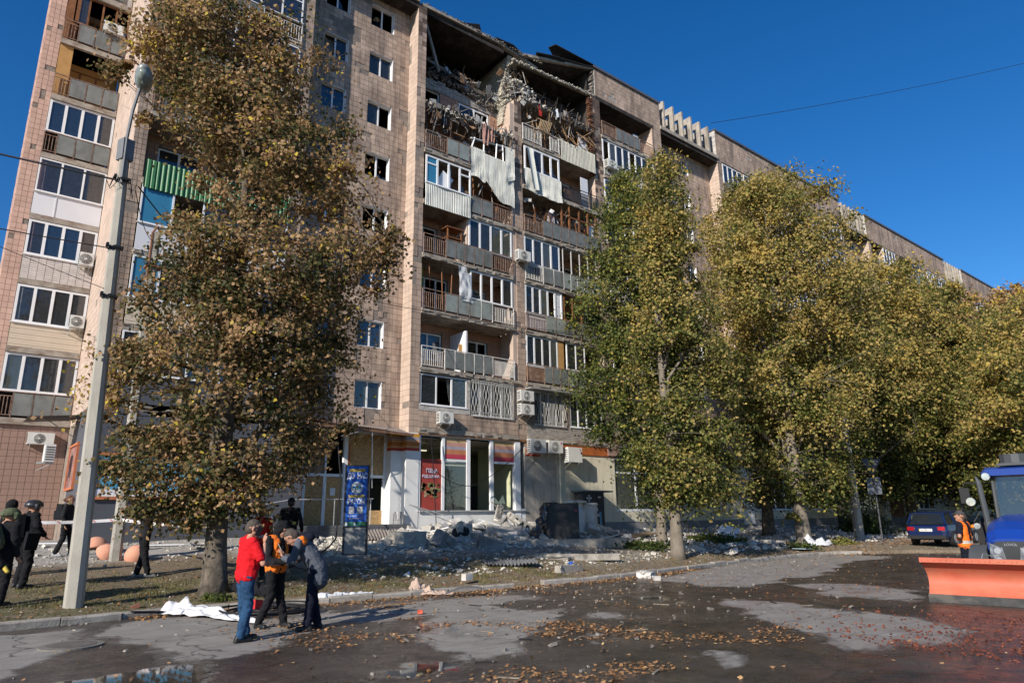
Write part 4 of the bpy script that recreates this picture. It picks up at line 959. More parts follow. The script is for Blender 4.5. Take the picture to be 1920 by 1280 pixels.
# dark cladding of the corner shop with its billboards
mb = MB(); mb.box(3.36, 3.42, 25.9, 29.6, G0, 5.62); mb.prism([(3.36, 25.9, 5.62), (3.42, 25.9, 5.62), (3.42, 29.6, 5.05), (3.36, 29.6, 5.05)], (0, 0, .001)); mb.box(3.36, 9.33, 25.9, 25.98, G0, 5.3); mb.box(9.33, 10.6, 25.9, 26.7, G0, 5.3); part('dark_cladding', mb, DCLAD)
mb = MB(); mb.prism([(3.36, 25.88, 5.3), (3.9, 25.88, 5.75), (5.2, 25.88, 5.3)], (0, .1, 0)); part('cladding_gable', mb, DCLAD)
def board(x0, x1, z0, z1, y, fmat, mats, name):
    b_ = thing(name, {'billboard': 'sky blue poster board in an orange frame on the dark wall behind the big tree'}[name], 'poster board', (x0, y, z0))
    f = MB(); w = x1-x0; h = z1-z0
    for a in ((0, w, 0, .09), (0, w, h-.09, h), (0, .09, .09, h-.09), (w-.09, w, .09, h-.09)): f.box(a[0], a[1], -.09, 0, a[2], a[3])
    f.build('frame', fmat, b_); f = MB(); f.box(.09, w-.09, -.045, -.01, .09, h-.09); f.build('poster', mats[0], b_); f = MB(); f.box(.1, w-.1, -.055, -.046, .1, .32); f.build('poster_strip', mats[1], b_); return b_
bb = board(3.6, 8.4, 2.5, 4.0, 25.9, M('orange_frame', (.50, .16, .07), .6), [M('poster_blue', (.08, .36, .58), .5, .05), M('poster_white', (.72, .70, .72), .5)], 'billboard')
tw = M('print_white', (.8, .8, .8), .6)
text('ЛІ', .22, tw, bb, (.62, -.05, 1.2), FRONT); text('НІК', .2, tw, bb, (.66, -.05, 1.0), FRONT)
rg = MB()
for i, x in enumerate((.65, .92, 1.25)): rg.tube([(x+.19*cos(q), -.05, .72+.16*sin(q)) for q in np.linspace(0, 2*pi, 25)], .012, 4)
rg.build('ring_logo', tw, bb)
sbo = thing('side_poster', 'tall poster in an orange frame on the lit side wall, partly behind the lamp post', 'poster board', (3.36, 29.75, 2.9))
f = MB(); L_, H_ = 1.9, 1.6
for a in ((0, L_, 0, .08), (0, L_, H_-.08, H_), (0, .08, .08, H_-.08), (L_-.08, L_, .08, H_-.08)): f.box(-.08, 0, -a[1], -a[0], a[2], a[3])
f.build('frame', bpy.data.materials['orange_frame'], sbo); f = MB(); f.box(-.04, -.01, -L_+.08, -.08, .08, H_-.08); f.build('poster', M('poster_photo', (.30, .14, .13), .5, .7, 3, stain=(.12, .2, .14), st_scale=(2, 2, 2), st_amt=.8), sbo)

# ------------------------------------------------------------------ street level
# entrance recess under the canopy
P_ = MB(); P_.box(14.68, 15.3, 26.7, 27.1, G0, 5.45); P_.box(15.2, 15.85, 25.98, 26.75, G0, 5.45); P_.box(14.68, 15.25, 26.35, 26.71, G0, 5.45); part('white_pillar', P_, PLAS)
SC_ = [M('stripe_yellow', (.55, .28, .05), .6), M('stripe_grey', (.33, .31, .36), .6), M('stripe_orange', (.45, .14, .03), .6), M('stripe_peach', (.55, .30, .16), .6), M('stripe_red', (.40, .05, .03), .6)]
def stripes(x0, x1, y, z1, h, pink=False, side=None):
    mb = MB(); bands = [(0, .2), (1, .12), (3, .14), (2, .2), (0, .04), (3, .06), (4, .16)]; z = z1; tot = sum(q[1] for q in bands)
    for c, w in bands:
        w2 = w*h/tot; mb.box(x0, x1, y-.012, y-.002, z-w2, z, c)
        if side is not None: mb.box(x0-.014, x0-.002, y-.012, side, z-w2, z, c)
        z -= w2
    return part('stripe_band', mb, SC_)
stripes(15.2, 15.86, 25.98, 5.4, .75, side=26.35); stripes(14.68, 15.2, 26.35, 5.4, .75, side=26.7); stripes(21.95, 22.95, 25.98, 5.33, .6)
E_ = MB(); y = 26.85
E_.box(10.6, 14.68, y, y+.12, 5.35, 5.45); E_.box(12.72, 12.9, y-.03, y+.12, 1.55, 5.35); E_.box(10.9, 14.68, y-.02, y+.12, 3.5, 3.62); E_.box(13.72, 13.8, y, y+.12, 1.55, 3.5); E_.box(14.6, 14.68, y, y+.12, 1.55, 5.35)
E_.box(11.86, 12.0, y-.02, y+.1, 1.55, 3.5); E_.box(11.0, 11.12, y-.02, y+.1, 1.55, 3.5); E_.box(11.9, 11.98, y-.02, y+.1, 3.62, 5.35); E_.box(13.0, 13.05, y, y+.1, 1.55, 3.5)
part('entrance_frame', E_, WFRAME)
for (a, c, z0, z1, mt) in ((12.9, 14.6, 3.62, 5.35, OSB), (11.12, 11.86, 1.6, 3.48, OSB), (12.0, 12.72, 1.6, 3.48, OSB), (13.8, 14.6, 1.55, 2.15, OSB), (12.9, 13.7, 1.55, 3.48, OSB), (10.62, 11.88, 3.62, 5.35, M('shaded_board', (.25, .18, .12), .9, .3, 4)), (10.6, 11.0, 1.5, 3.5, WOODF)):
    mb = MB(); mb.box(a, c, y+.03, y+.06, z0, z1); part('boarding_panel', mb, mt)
mb = MB(); mb.box(12.92, 12.99, y-.045, y-.03, 4.1, 4.9); part('stripe_strip', mb, SC_[2])
mb = MB(); mb.box(12.2, 12.42, y+.015, y+.028, 2.75, 3.05); part('paper_notice', mb, tw); mb = MB(); mb.box(11.9, 11.96, y-.04, y-.022, 2.7, 3.15); part('paper_notice', mb, tw)
mb = MB(); mb.box(9.4, 10.6, 26.68, 26.69, 2.6, 3.6); part('red_poster', mb, M('red_poster', (.42, .06, .08), .5, .5, 4))
mb = MB(); mb.box(10.6, 14.7, 30, 30.1, 1.2, 5.4); part('lobby_wall', mb, M('teal_dark', (.03, .05, .05), .8))
# platform, steps
st = MB(); st.box(9.6, 14.7, 24.6, 26.84, G0, 1.58); 
for i in range(3): st.box(14.7, 14.95+.3*i, 24.6, 26.3, G0, 1.58-.15*(i+1)+.0)
part('entrance_steps', st, M('step_paving', (.11, .11, .115), .8, .2, 3, stain=(.2, .19, .17), st_amt=.5))
t = MB(); tiles(t, (9.6, 24.6, 1.0), (1, 0, 0), (0, 0, 1), (0, -1, 0), 5.1, .56, .2, .1, gap=.01, proud=.012, jit=.004); part('step_bricks', t, M('grey_paver', (.13, .13, .135), .85, .15, 3, isl=.2), kind='stuff')
# canopy, sagging
cn = MB(); cn.grid(lambda u, v_: (10.6+4.6*u, 26.84-1.5*v_, 5.72-.28*v_+.10*sin(u*3)*v_-.22*u*v_+.012*(1 if (u*40) % 1 < .5 else -1)), 160, 6)
cs = thing('entrance_canopy', 'sagging corrugated canopy roof over the boarded shop entrance', 'canopy')
cn.build('canopy_sheet', M('weathered_sheet', (.20, .165, .15), .8, .25, 3, metal=.2), cs)
cn = MB(); 
for i in range(7): x = 10.7+.72*i; cn.ob((x, 26.1, 5.5-.06*i*.3), (.07, 1.45, .09), Matrix.Rotation(.16, 3, 'X'))
cn.ob((12.9, 25.38, 5.32), (4.6, .05, .10), Matrix.Rotation(.03, 3, 'Y')); cn.ob((11.5, 25.6, 5.5), (1.9, .5, .04), Matrix.Rotation(.1, 3, 'Y')); cn.build('canopy_rafters', M('rust_wood', (.22, .12, .07), .85, .4, 4), cs)
cn = MB(); cn.tube([(13.25, 25.4, 5.3), (13.3, 25.35, 3.0)], .02, 6); cn.tube([(11.8, 25.4, 5.25), (13.25, 25.4, 5.35)], .022, 6); cn.tube([(11.9, 25.4, 5.0), (12.9, 25.4, 5.3)], .015, 6)
for i in range(6): cn.tube([(12.3+.4*i, 25.5, 5.3), (12.5+.4*i, 26.7, 5.0)], .013, 5)
cn.build('canopy_struts', STEEL, cs)
# shop front B
mb = MB(); mb.box(15.85, 21.3, FLY, 26.25, G0, 2.08); part('shop_base_wall', mb, PLAS); mb = MB(); mb.box(15.8, 21.95, 25.9, 26.3, 2.08, 2.13); part('shop_sill', mb, STEEL)
mb = MB()
for a, c in ((17.07, 17.21), (18.42, 18.62), (19.79, 19.97)): mb.box(a, c, 26.0, 26.12, 2.13, 5.36)
for a, c in ((17.21, 18.42), (19.97, 21.27)): mb.box(a, c, 26.03, 26.1, 4.28, 4.38)
mb.box(15.86, 21.3, 26.0, 26.12, 5.36, 5.45); mb.box(15.85, 15.95, 26, 26.12, 2.13, 5.36); sf = part('shop_front', mb, WFRAME)
mb = MB(); mb.box(21.27, 21.6, 25.96, 26.2, 1.4, 5.45); mb.box(21.6, 21.9, 25.99, 26.2, 1.4, 2.2); part('white_pillar', mb, WFRAME)
mb = MB(); mb.box(15.8, 28.3, 25.93, 26.02, 5.4, 5.5); part('rusty_strip', mb, M('rust_flashing', (.28, .13, .06), .85, .4, 5))
for a, c in ((17.22, 18.41), (19.98, 21.26)):
    g = MB(); z = 5.35
    cols = [M('film_peach', (.55, .38, .2), .4), M('film_pink', (.5, .27, .22), .4), M('film_grey', (.36, .33, .38), .4), M('film_orange', (.5, .2, .1), .4), M('film_red', (.48, .06, .09), .4)]
    for i, w in enumerate((.22, .17, .14, .22, .2)): g.box(a, c, 26.045, 26.055, z-w, z, i); z -= w
    g.build('striped_film', cols, sf)
    g = MB(); g.add([(a, 26.05, 4.38), (c, 26.05, 4.38), (c, 26.05, z), (a, 26.05, z)], [(0, 1, 2, 3)]); g.build('pane', GLG, sf)
g = MB(); g.add([(17.22, 26.05, 2.13), (18.41, 26.05, 2.13), (18.41, 26.05, 4.28), (17.22, 26.05, 4.28)], [(0, 1, 2, 3)]); g.build('pane', GLG, sf)
g = MB(); g.prism([(19.98, 26.05, 2.13), (21.2, 26.05, 2.13), (20.75, 26.05, 2.35), (20.55, 26.05, 2.85), (20.3, 26.05, 2.5), (19.98, 26.05, 2.8)], (0, .006, 0)); g.build('pane', GLG, sf)
g = MB(); g.box(15.96, 17.05, 26.04, 26.05, 2.15, 4.35); po = g.build('red_poster', M('poster_pizza', (.36, .06, .045), .5, .1, 2), sf)
g = MB()
for i in range(26): g.ob((random.uniform(16.1, 16.95), 26.03, random.uniform(2.75, 3.25)), (random.uniform(.1, .26), .012, random.uniform(.08, .2)), Matrix.Rotation(random.uniform(-.6, .6), 3, 'Y'), random.randrange(3))
g.build('printed_food', [M('food_bread', (.45, .33, .2), .6), M('food_green', (.2, .2, .08), .6), M('food_red', (.4, .1, .05), .6)], sf)
tp = M('print_lilac', (.62, .55, .68), .6)
text('ПІЦА', .24, tp, sf, (16.55, 26.02, 3.82), FRONT, bold=.006); text('ВІД ШЕФА', .17, tp, sf, (16.5, 26.02, 3.58), FRONT, bold=.005)
# shop interior
CEIL = M('ceiling_tile', (.45, .42, .36), .9, .1, 2); WCR = M('shop_wall', (.52, .54, .36), .8, .08, 1)
I_ = MB(); I_.box(15.6, 28.3, 26.4, 32.9, 5.3, 5.32, 0); I_.box(15.6, 28.3, 32.7, 32.9, 1.2, 5.3, 1); I_.box(21.62, 21.7, 26.3, 29.5, 1.2, 5.3, 1); I_.box(15.5, 28.3, 26.3, 32.9, 1.15, 1.2, 2); I_.box(15.45, 15.6, 26.4, 32.9, 1.2, 5.3, 1)
part('shop_interior', I_, [CEIL, WCR, M('shop_floor', (.2, .17, .14), .6)])
mb = MB()
for i in range(14): mb.box(15.6, 21.6, 26.4+i*.45, 26.42+i*.45, 5.285, 5.297)
for i in range(12): mb.box(15.7+i*.5, 15.72+i*.5, 26.4, 32.6, 5.288, 5.298)
part('ceiling_grid', mb, GREYF)
for x, y, z in ((16.2, 28, 4.9), (18.2, 27.6, 4.75), (19.0, 29.6, 4.6), (20.3, 30.5, 4.5), (17.0, 30.5, 4.5)):
    mb = MB(); mb.box(x, x+1.3, y, y+.12, z, z+.06); part('tube_light', mb, M('tube_lamp', (.9, .85, .6), .5, .02, 1, emis=.7))
for q_, m_, n_ in (((20.6, 21.2, 29, 29.3, 1.2, 3.4), BLACK, 'shop_shelf'), ((17.3, 20.2, 30.8, 31.3, 1.2, 2.6), BLACK, 'shop_shelf'), ((19.0, 19.7, 28, 28.5, 4.6, 4.9), WPAN, 'ceiling_box')): mb = MB(); mb.box(*q_); part(n_, mb, m_)
# rendered walls to the right
mb = MB(); mb.box(21.9, 24.0, 25.99, 26.25, G0, 5.45); part('bare_wall', mb, GREYP)
mb = MB(); wall_front(mb, 24.0, 47.6, 1.5, 4.95, FLY, .25, [(28.35, 33.6, 2.05, 4.95), (41.9, 47., 2.05, 4.7)]); part('cream_wall', mb, CREAM)
mb = MB(); wall_front(mb, 47.6, 107, 1.5, 4.95, FLY, .25, [(49, 53, 2.05, 4.6), (56, 60, 2.05, 4.6), (62, 65, 1.5, 4.4), (68, 72, 2, 4.5)]); part('cream_wall', mb, CREAM)
mb = MB(); mb.box(24.0, 107, 25.96, 26.25, G0, 1.5); part('plinth', mb, M('plinth_grey', (.22, .22, .23), .9, .15, 2))
mb = MB(); mb.box(22.95, 28.35, 25.95, 26.2, 4.95, 5.4); part('orange_band', mb, ORANGE); mb = MB(); mb.box(33.6, 107, 25.95, 26.2, 4.9, 5.3); part('orange_band', mb, ORANGE)
mb = MB(); mb.box(28.35, 107, 26.0, 26.3, 5.3, 5.46); part('wall', mb, BRICKG)
for q_ in ((40.3, 41.5, 25.9, 25.97, 1.2, 4.9), (60.9, 61.8, 25.85, 25.98, 1.2, 4.9)): mb = MB(); mb.box(*q_); part('white_pillar', mb, PLAS)
for (a, c, z1, n_) in ((28.35, 33.6, 4.93, 3), (41.9, 47., 4.68, 4), (49, 53, 4.6, 3), (56, 60, 4.6, 3), (68, 72, 4.5, 3)):
    w_ = window(a, c, 2.07, z1, 26.06, n_, None, ['s']*n_, fr=.1, trans=.72)
    q = MB(); q.box(a+.1, c-.1, 26.16, 26.17, 2.1, z1-.1); part('window_poster', q, M('window_print', (.16, .075, .05) if a < 48 else (.1, .3, .42), .5, .8, 1.2, stain=(.38, .15, .05), st_scale=(.8, .8, .8), st_amt=.8, st_lo=.52))
mb = MB(); mb.box(62.1, 64.9, 25.99, 26.05, 1.3, 4.4); part('boarded_door', mb, M('rust_board', (.28, .12, .06), .85, .5, 2))
mb = MB(); mb.tube([(24.15, 25.88, 1.3), (24.15, 25.88, 4.9)], .045, 8); part('downpipe', mb, CREAM)
mb = MB(); mb.box(27.8, 28.75, 25.9, 26.0, 5.0, 5.9); part('pier_foot', mb, T_PINK_SHADED)
mb = MB(); mb.box(33.6, 40.3, 25.96, 26.0, 5.3, 5.42); part('orange_trim', mb, ORANGE)
# ------------------------------------------------------------------ outdoor air conditioner units
def ac(label, x, y, z, rz=0., w=.85, h=.6, d=.3, fan=True, br=True, group=None, logo=False):
    t = thing('air_conditioner', label, 'air conditioner', (x, y, z), rz, group)
    mb = MB(); mb.box(0, w, 0, d, 0, h); mb.box(.01, w-.01, -.008, 0, .01, h-.01); mb.build('casing', ACW, t)
    if fan:
        cx, cz, r = w*.42, h*.5, h*.40
        f = MB(); f.tube([(cx, -.013, cz), (cx, -.009, cz)], r, 20); f.build('fan_opening', ACD, t)
        f = MB()
        for q in (.3, .55, .8, 1.0): f.tube([(cx+r*q*cos(a), -.02, cz+r*q*sin(a)) for a in np.linspace(0, 2*pi, 17)], .006, 3, cap=False)
        for a in np.linspace(0, 2*pi, 9)[:-1]: f.tube([(cx, -.02, cz), (cx+r*cos(a), -.02, cz+r*sin(a))], .005, 3)
        f.tube([(cx, -.024, cz), (cx, -.018, cz)], r*.2, 10); f.build('fan_guard', ACW, t)
    f = MB()
    for i in range(6): f.box(-.012, -.002, .03, d-.03, .06+i*h*.14, .10+i*h*.14)
    f.build('side_louvre', ACD, t)
    if logo: f = MB(); f.tube([(w*.88, -.014, h*.82), (w*.88, -.009, h*.82)], .045, 10); f.build('round_badge', M('badge_red', (.4, .03, .08), .5), t)
    if br:
        for q in (.12, .75): f = MB(); f.ob((w*q, d*.5+.08, -.03), (.035, d+.2, .035)); f.tube([(w*q, .02, -.05), (w*q, d+.15, -.3)], .013, 4); f.build('bracket', STEEL, t)
    return t
G3 = 'air conditioners in a row above the cream wall'
ac('white air conditioner under the window with the slipped blind', 16.66, 25.6, 5.92, w=.75, h=.5)
ac('upper air conditioner of the stacked pair beside the window lattice', 21.4, 25.6, 7.4, w=.86, h=.52)
ac('lower air conditioner of the stacked pair beside the window lattice', 21.4, 25.6, 6.72, w=.86, h=.52)
ac('leftmost of three air conditioners above the cream shop wall', 21.9, 25.5, 4.86, w=1.0, h=.68, group=G3)
ac('middle of three air conditioners above the cream shop wall, with a red badge', 23.1, 25.5, 4.9, w=.95, h=.62, group=G3, logo=True)
ac('rightmost of three air conditioners, hung lower, its blank back turned out', 24.3, 25.4, 4.48, w=1.0, h=.76, fan=False, group=G3, logo=True)
ac('white air conditioner high on the centre pier between glazed balconies', 21.4, 25.6, 14.85, w=.86, h=.55)
ac('small air conditioner below the broken glazing near the roof', 28.72, 25.6, 22.7, w=.8, h=.5)
ac('flat white air conditioner on the pink tiled wall of the left wing', 2.1, 31.7, 4.72, w=.86, h=.45)
ac('air conditioner on long brackets jutting from the side wall near the left wing', 2.75, 28.6, 3.85, radians(90), w=.6, h=.6)
ac('air conditioner on the left wing balcony with the white brick apron', 2.85, 31.5, F[4]+.85, w=.5, h=.55)
ac('air conditioner on the left wing balcony with the cream siding apron', 2.85, 31.5, F[3]+.95, w=.5, h=.5)
ac('air conditioner on the open rusty balcony at the top of the left wing', 2.4, 31.7, F[8]+1.0, w=.8, h=.5)
vs = thing('wall_awning', 'bent metal awning over the side door of the left wing corner', 'awning', (2.9, 29.5, 5.3))
mb = MB(); mb.grid(lambda u, v_: (-1.1+1.6*u, -1+1.9*v_, .05+.18*u+.03*sin(v_*9)), 5, 8); mb.tube([(-1, -.9, 0), (.5, -.9, .15)], .02, 4); mb.tube([(.4, -.8, -.6), (-.6, -.8, .05)], .015, 4); mb.build('awning_sheet', M('rust_sheet', (.13, .12, .11), .7, .3, 4), vs)

# ------------------------------------------------------------------ trees
LAT = V((cos(HEAD), -sin(HEAD), 0)); DEP = V((sin(HEAD), cos(HEAD), 0))
def leafmat(name, cols, tl=.35):
    mt = bpy.data.materials.new(name); mt.use_nodes = True; n = mt.node_tree; N = n.nodes; L = n.links; N.clear()
    o = N.new('ShaderNodeOutputMaterial'); at = N.new('ShaderNodeVertexColor'); at.layer_name = 'tint'
    sp = N.new('ShaderNodeSeparateColor'); L.new(at.outputs[0], sp.inputs[0])
    r = N.new('ShaderNodeValToRGB'); L.new(sp.outputs[0], r.inputs[0]); e = r.color_ramp.elements
    for i, (p, c) in enumerate(cols):
        q = e[i] if i < 2 else e.new(p); q.position = p; q.color = (*c, 1)
    d = N.new('ShaderNodeBsdfPrincipled'); d.inputs['Roughness'].default_value = .62; d.inputs['Specular IOR Level'].default_value = .25; L.new(r.outputs[0], d.inputs['Base Color'])
    t = N.new('ShaderNodeBsdfTranslucent'); L.new(r.outputs[0], t.inputs[0]); m_ = N.new('ShaderNodeMixShader'); m_.inputs[0].default_value = tl
    L.new(d.outputs[0], m_.inputs[1]); L.new(t.outputs[0], m_.inputs[2]); L.new(m_.outputs[0], o.inputs[0]); return mt
LEAF_A = leafmat('linden_leaf', [(0, (.028, .042, .014)), (.3, (.085, .095, .03)), (.48, (.19, .145, .055)), (.68, (.37, .215, .10)), (.93, (.52, .35, .19)), (1, (.6, .45, .06))], .42)
LEAF_B = leafmat('yellowing_leaf', [(0, (.024, .04, .012)), (.33, (.095, .115, .025)), (.52, (.25, .245, .06)), (.75, (.45, .32, .12)), (1, (.55, .40, .09))], .42)
LEAF_G = leafmat('green_leaf', [(0, (.02, .036, .011)), (.4, (.065, .092, .022)), (.7, (.17, .19, .045)), (1, (.45, .36, .07))], .4)
BARK = M('bark', (.12, .098, .076), .95, .5, 7, bump=1., bscale=9, stain=(.06, .05, .04), st_scale=(3, 3, .6), st_amt=.7)
BARKL = M('bark_pale', (.19, .16, .125), .95, .2, 4, bump=.7, bscale=14, stain=(.12, .1, .08), st_scale=(3, 3, .5), st_amt=.5)

def leaves_mesh(name, cen, siz, tint, mat, parent, outd=None, kind=None, flat=0.):
    n = len(cen); g = np.random.default_rng(len(cen)+int(abs(cen[0, 0])*10))
    a = g.normal(size=(n, 3)); a[:, 2] -= .55; a /= np.linalg.norm(a, axis=1)[:, None]         # leaf axis hangs a little
    b = g.normal(size=(n, 3)); 
    if outd is not None: nrm = outd*1.0+g.normal(size=(n, 3))*.5; b = np.cross(a, nrm)
    if flat: a[:, 2] *= .15; a /= np.linalg.norm(a, axis=1)[:, None]; b = np.cross(a, np.array([0, 0, 1.])+g.normal(size=(n, 3))*.25)
    b -= a*(a*b).sum(1)[:, None]; b /= np.linalg.norm(b, axis=1)[:, None]+1e-9; c = np.cross(a, b)
    s = siz[:, None]; w = s*g.uniform(.36, .5, n)[:, None]; f = s*g.uniform(-.22, .22, n)[:, None]
    P = np.stack([cen-a*s*.5, cen+b*w+c*f-a*s*.05, cen+a*s*.55+c*f*.5, cen-b*w+c*f-a*s*.05], 1).reshape(-1, 3)
    i = np.arange(n)*4; Fc = np.stack([i, i+1, i+2, i, i+2, i+3], 1).reshape(-1)
    me = bpy.data.meshes.new(name); me.vertices.add(4*n); me.vertices.foreach_set('co', P.reshape(-1).astype(np.float32))
    me.loops.add(6*n); me.loops.foreach_set('vertex_index', Fc.astype(np.int32)); me.polygons.add(2*n)
    me.polygons.foreach_set('loop_start', (np.arange(2*n)*3).astype(np.int32)); me.update(calc_edges=True); me.validate()
    at = me.color_attributes.new('tint', 'FLOAT_COLOR', 'POINT'); t4 = np.repeat(np.clip(tint, 0, 1), 4)
    at.data.foreach_set('color', np.stack([t4, t4, t4, np.ones_like(t4)], 1).reshape(-1).astype(np.float32))
    me.materials.append(mat); o = bpy.data.objects.new(name, me); COL.objects.link(o)
    if parent is not None: o.parent = parent
    if kind: o['kind'] = kind
    return o

def tree(label, x, y, prof, mat, bark, nclump, nleaf, ls, r0=.3, cr=.5, lean=(0, 0), bias=0., seed=1, gap=-.32, group=None, depth=.85, lowt=.0, name='tree', extra=(), shr=.22):
    g = np.random.default_rng(seed); z0 = gz(x, y)
    T = thing(name, label, 'tree', (0, 0, 0), 0, group)
    P = sorted(prof); zs = [p[0] for p in P]; l_ = [p[1] for p in P]; r_ = [p[2] for p in P]
    zmin, zmax = zs[0], zs[-1]; base = V((x, y, z0)); cs = []; tries = 0
    wmax = max(b-a for a, b in zip(l_, r_))
    while len(cs) < nclump and tries < nclump*60:
        tries += 1; z = g.uniform(zmin, zmax); L_ = np.interp(z, zs, l_); R_ = np.interp(z, zs, r_)
        if g.uniform() > (R_-L_)/wmax: continue
        th = g.uniform(0, 2*pi); lobe = 1+.34*noise.noise(V((cos(th)*1.3, sin(th)*1.3+seed, z*.42)))+.22*noise.noise(V((cos(th)*2.6, sin(th)*2.6+seed, z*1.1)))
        hw = max(.1, (R_-L_)/2-cr*shr)*min(1.16, lobe+.06); c = (L_+R_)/2; rr = g.uniform()**.42
        p = base+LAT*(c+hw*rr*cos(th))+DEP*(hw*depth*rr*sin(th)); p.z = z
        q = noise.noise(p*.62+V((seed*3.1, 0, 0)))+.5*noise.noise(p*1.5)
        if q < gap and rr > .35: continue
        cs.append((p, rr, q))
    for e in extra:
        p = base+LAT*e[0]+DEP*e[1]; p.z = e[2]; cs.append((p, .8, .1))
    rk = np.ones(len(cs))
    for i, e in enumerate(extra): rk[len(cs)-len(extra)+i] = e[3]
    # trunk and limbs
    mb = MB(); ht = zmax-z0; nodes_ = []
    tr = [(base+V((lean[0]*t+.12*sin(t*5+seed), lean[1]*t+.1*cos(t*4+seed)-.1, ht*.93*t-.1)) , max(.02, r0*(1-.93*t**.8))) for t in np.linspace(0, 1, 14)]
    tr = [(tr[0][0], r0*1.35), (tr[0][0]+V((0, 0, .35)), r0*1.05)]+tr[1:]
    mb.tube([t[0] for t in tr], [t[1] for t in tr], 12)
    trunk_pts = [t for t in tr if t[0].z > z0+max(1.3, (zmin-z0)*.8)]
    for i in range(15):
        p0, rr0 = trunk_pts[int(len(trunk_pts)*(i/15)**1.1)]
        tgt = cs[int(g.integers(len(cs)))][0]
        for _ in range(25):
            tgt = cs[int(g.integers(len(cs)))][0]
            if tgt.z > p0.z+.6 and (tgt-p0).length < wmax*.75: break
        pts = [p0]; n = 7
        for k in range(1, n+1):
            t = k/n; pts.append(p0.lerp(tgt, t)+V((g.normal()*.09, g.normal()*.09, .35*sin(t*pi)-.1*g.uniform())))
        rs_ = [rr0*.5*(1-t*.85)+.008 for t in np.linspace(0, 1, n+1)]; mb.tube(pts, rs_, 6)
        nodes_ += [(p, r) for p, r in zip(pts, rs_)][1:]
    nodes_ += [(t[0], t[1]) for t in trunk_pts]
    NP = np.array([n_[0][:] for n_ in nodes_])
    for p, rr, q in cs:
        d = np.linalg.norm(NP-np.array(p[:]), axis=1)+np.maximum(0, NP[:, 2]-p.z)*.8; j = int(d.argmin()); a = nodes_[j][0]
        m_ = a.lerp(p, .55)+V((g.normal()*.08, g.normal()*.08, .06)); mb.tube([a, m_, p], [min(.03, nodes_[j][1]*.5)+.006, .012, .005], 4, cap=False)
        for _ in range(4):
            e = p+V((g.normal(), g.normal(), g.normal()*.5))*cr*.6; mb.tube([p, e], [.006, .003], 3, cap=False)
    mb.build('trunk', bark, T, smooth=True)
    # leaves: rounded sprays, denser on their outer shell, each with its own tilt to the light
    n = len(cs); C_ = np.array([c[0][:] for c in cs]); rr = np.array([c[1] for c in cs]); q = np.array([c[2] for c in cs])
    idx = np.repeat(np.arange(n), nleaf); N_ = len(idx); d = g.normal(size=(N_, 3)); d[:, 2] += .25; d /= np.linalg.norm(d, axis=1)[:, None]
    Rc = cr*((.55+.85*g.uniform(size=n)**1.2)*rk)[idx]; u = g.uniform(size=N_)**.5; ex = np.array([1, 1, .62])*(1+.3*g.normal(size=(n, 3)))[idx]
    off = d*ex*(Rc*u*(1+.35*np.sin(d[:, 0]*6+idx)*np.sin(d[:, 1]*5+idx*1.7)))[:, None]; off[:, 2] -= .42*(off[:, 0]**2+off[:, 1]**2)/Rc
    cen = C_[idx]+off; out = C_-np.array([x, y, 0]); out[:, 2] = .5; out /= np.linalg.norm(out, axis=1)[:, None]
    outd = d*.7+out[idx]*.6+np.array([0, 0, .45]); outd /= np.linalg.norm(outd, axis=1)[:, None]
    tint = bias+.40+.26*q[idx]+.14*(rr[idx]-.6)+.14*(u-.6)+.10*(cen[:, 2]-z0)/ht+g.normal(size=N_)*.17+.13*g.normal(size=n)[idx]  # outer leaves paler: autumn colour, with sunlit highlights painted into the tint
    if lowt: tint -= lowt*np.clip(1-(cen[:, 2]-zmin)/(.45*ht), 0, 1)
    tint = np.where(g.uniform(size=N_) < .010, .99, tint)
    leaves_mesh('crown', cen, ls*g.uniform(.65, 1.25, N_), tint, mat, T, outd)
    return T

tree('big brown-leaved linden leaning over the pavement at left, the nearest tree', 5.04, 16.7,
     [(15.97, -3.0, -1.0), (14.9, -3.8, .5), (14.2, -4.2, 1.7), (12.8, -4.0, 2.2), (12.2, -2.7, 2.4), (11, -1.9, 2.8), (9.4, -1.8, 3.5), (8.7, -1.8, 3.7), (7.7, -2.0, 3.6), (6.6, -3.0, 3.6), (5.2, -3.2, 3.2), (3.95, -3.2, 2.5), (2.7, -3.0, 1.9), (2.0, -2.5, 1.3), (1.65, -1.6, .2)],
     LEAF_A, BARK, 470, 190, .098, .27, .74, lean=(-.6, -.3), bias=.06, seed=11, gap=-.2, shr=.5, lowt=.1, depth=.85, extra=[(-2.6, -.3, 3.1, .8), (-2.2, -.6, 2.6, .8), (-1.6, -.5, 2.3, .85), (-1., -.6, 2.1, .8), (-.5, -.5, 2.0, .7), (-.45, -.6, 1.65, .45), (.3, -.5, 2.5, .7), (1.0, -.4, 2.7, .8), (1.6, -.3, 3.1, .8), (2.2, 0, 3.4, .8), (-3.1, 0, 5.8, .7), (-3.0, 0, 4.6, .8), (3.3, 0, 7.3, .6), (3.5, 0, 8.3, .7), (3.6, .2, 8.9, .5), (-3.8, 0, 13.9, .6), (-4.1, 0, 13.6, .4), (-2.6, 0, 15.2, .7), (1.5, 0, 14, .7), (2.6, .3, 3.9, .7)])
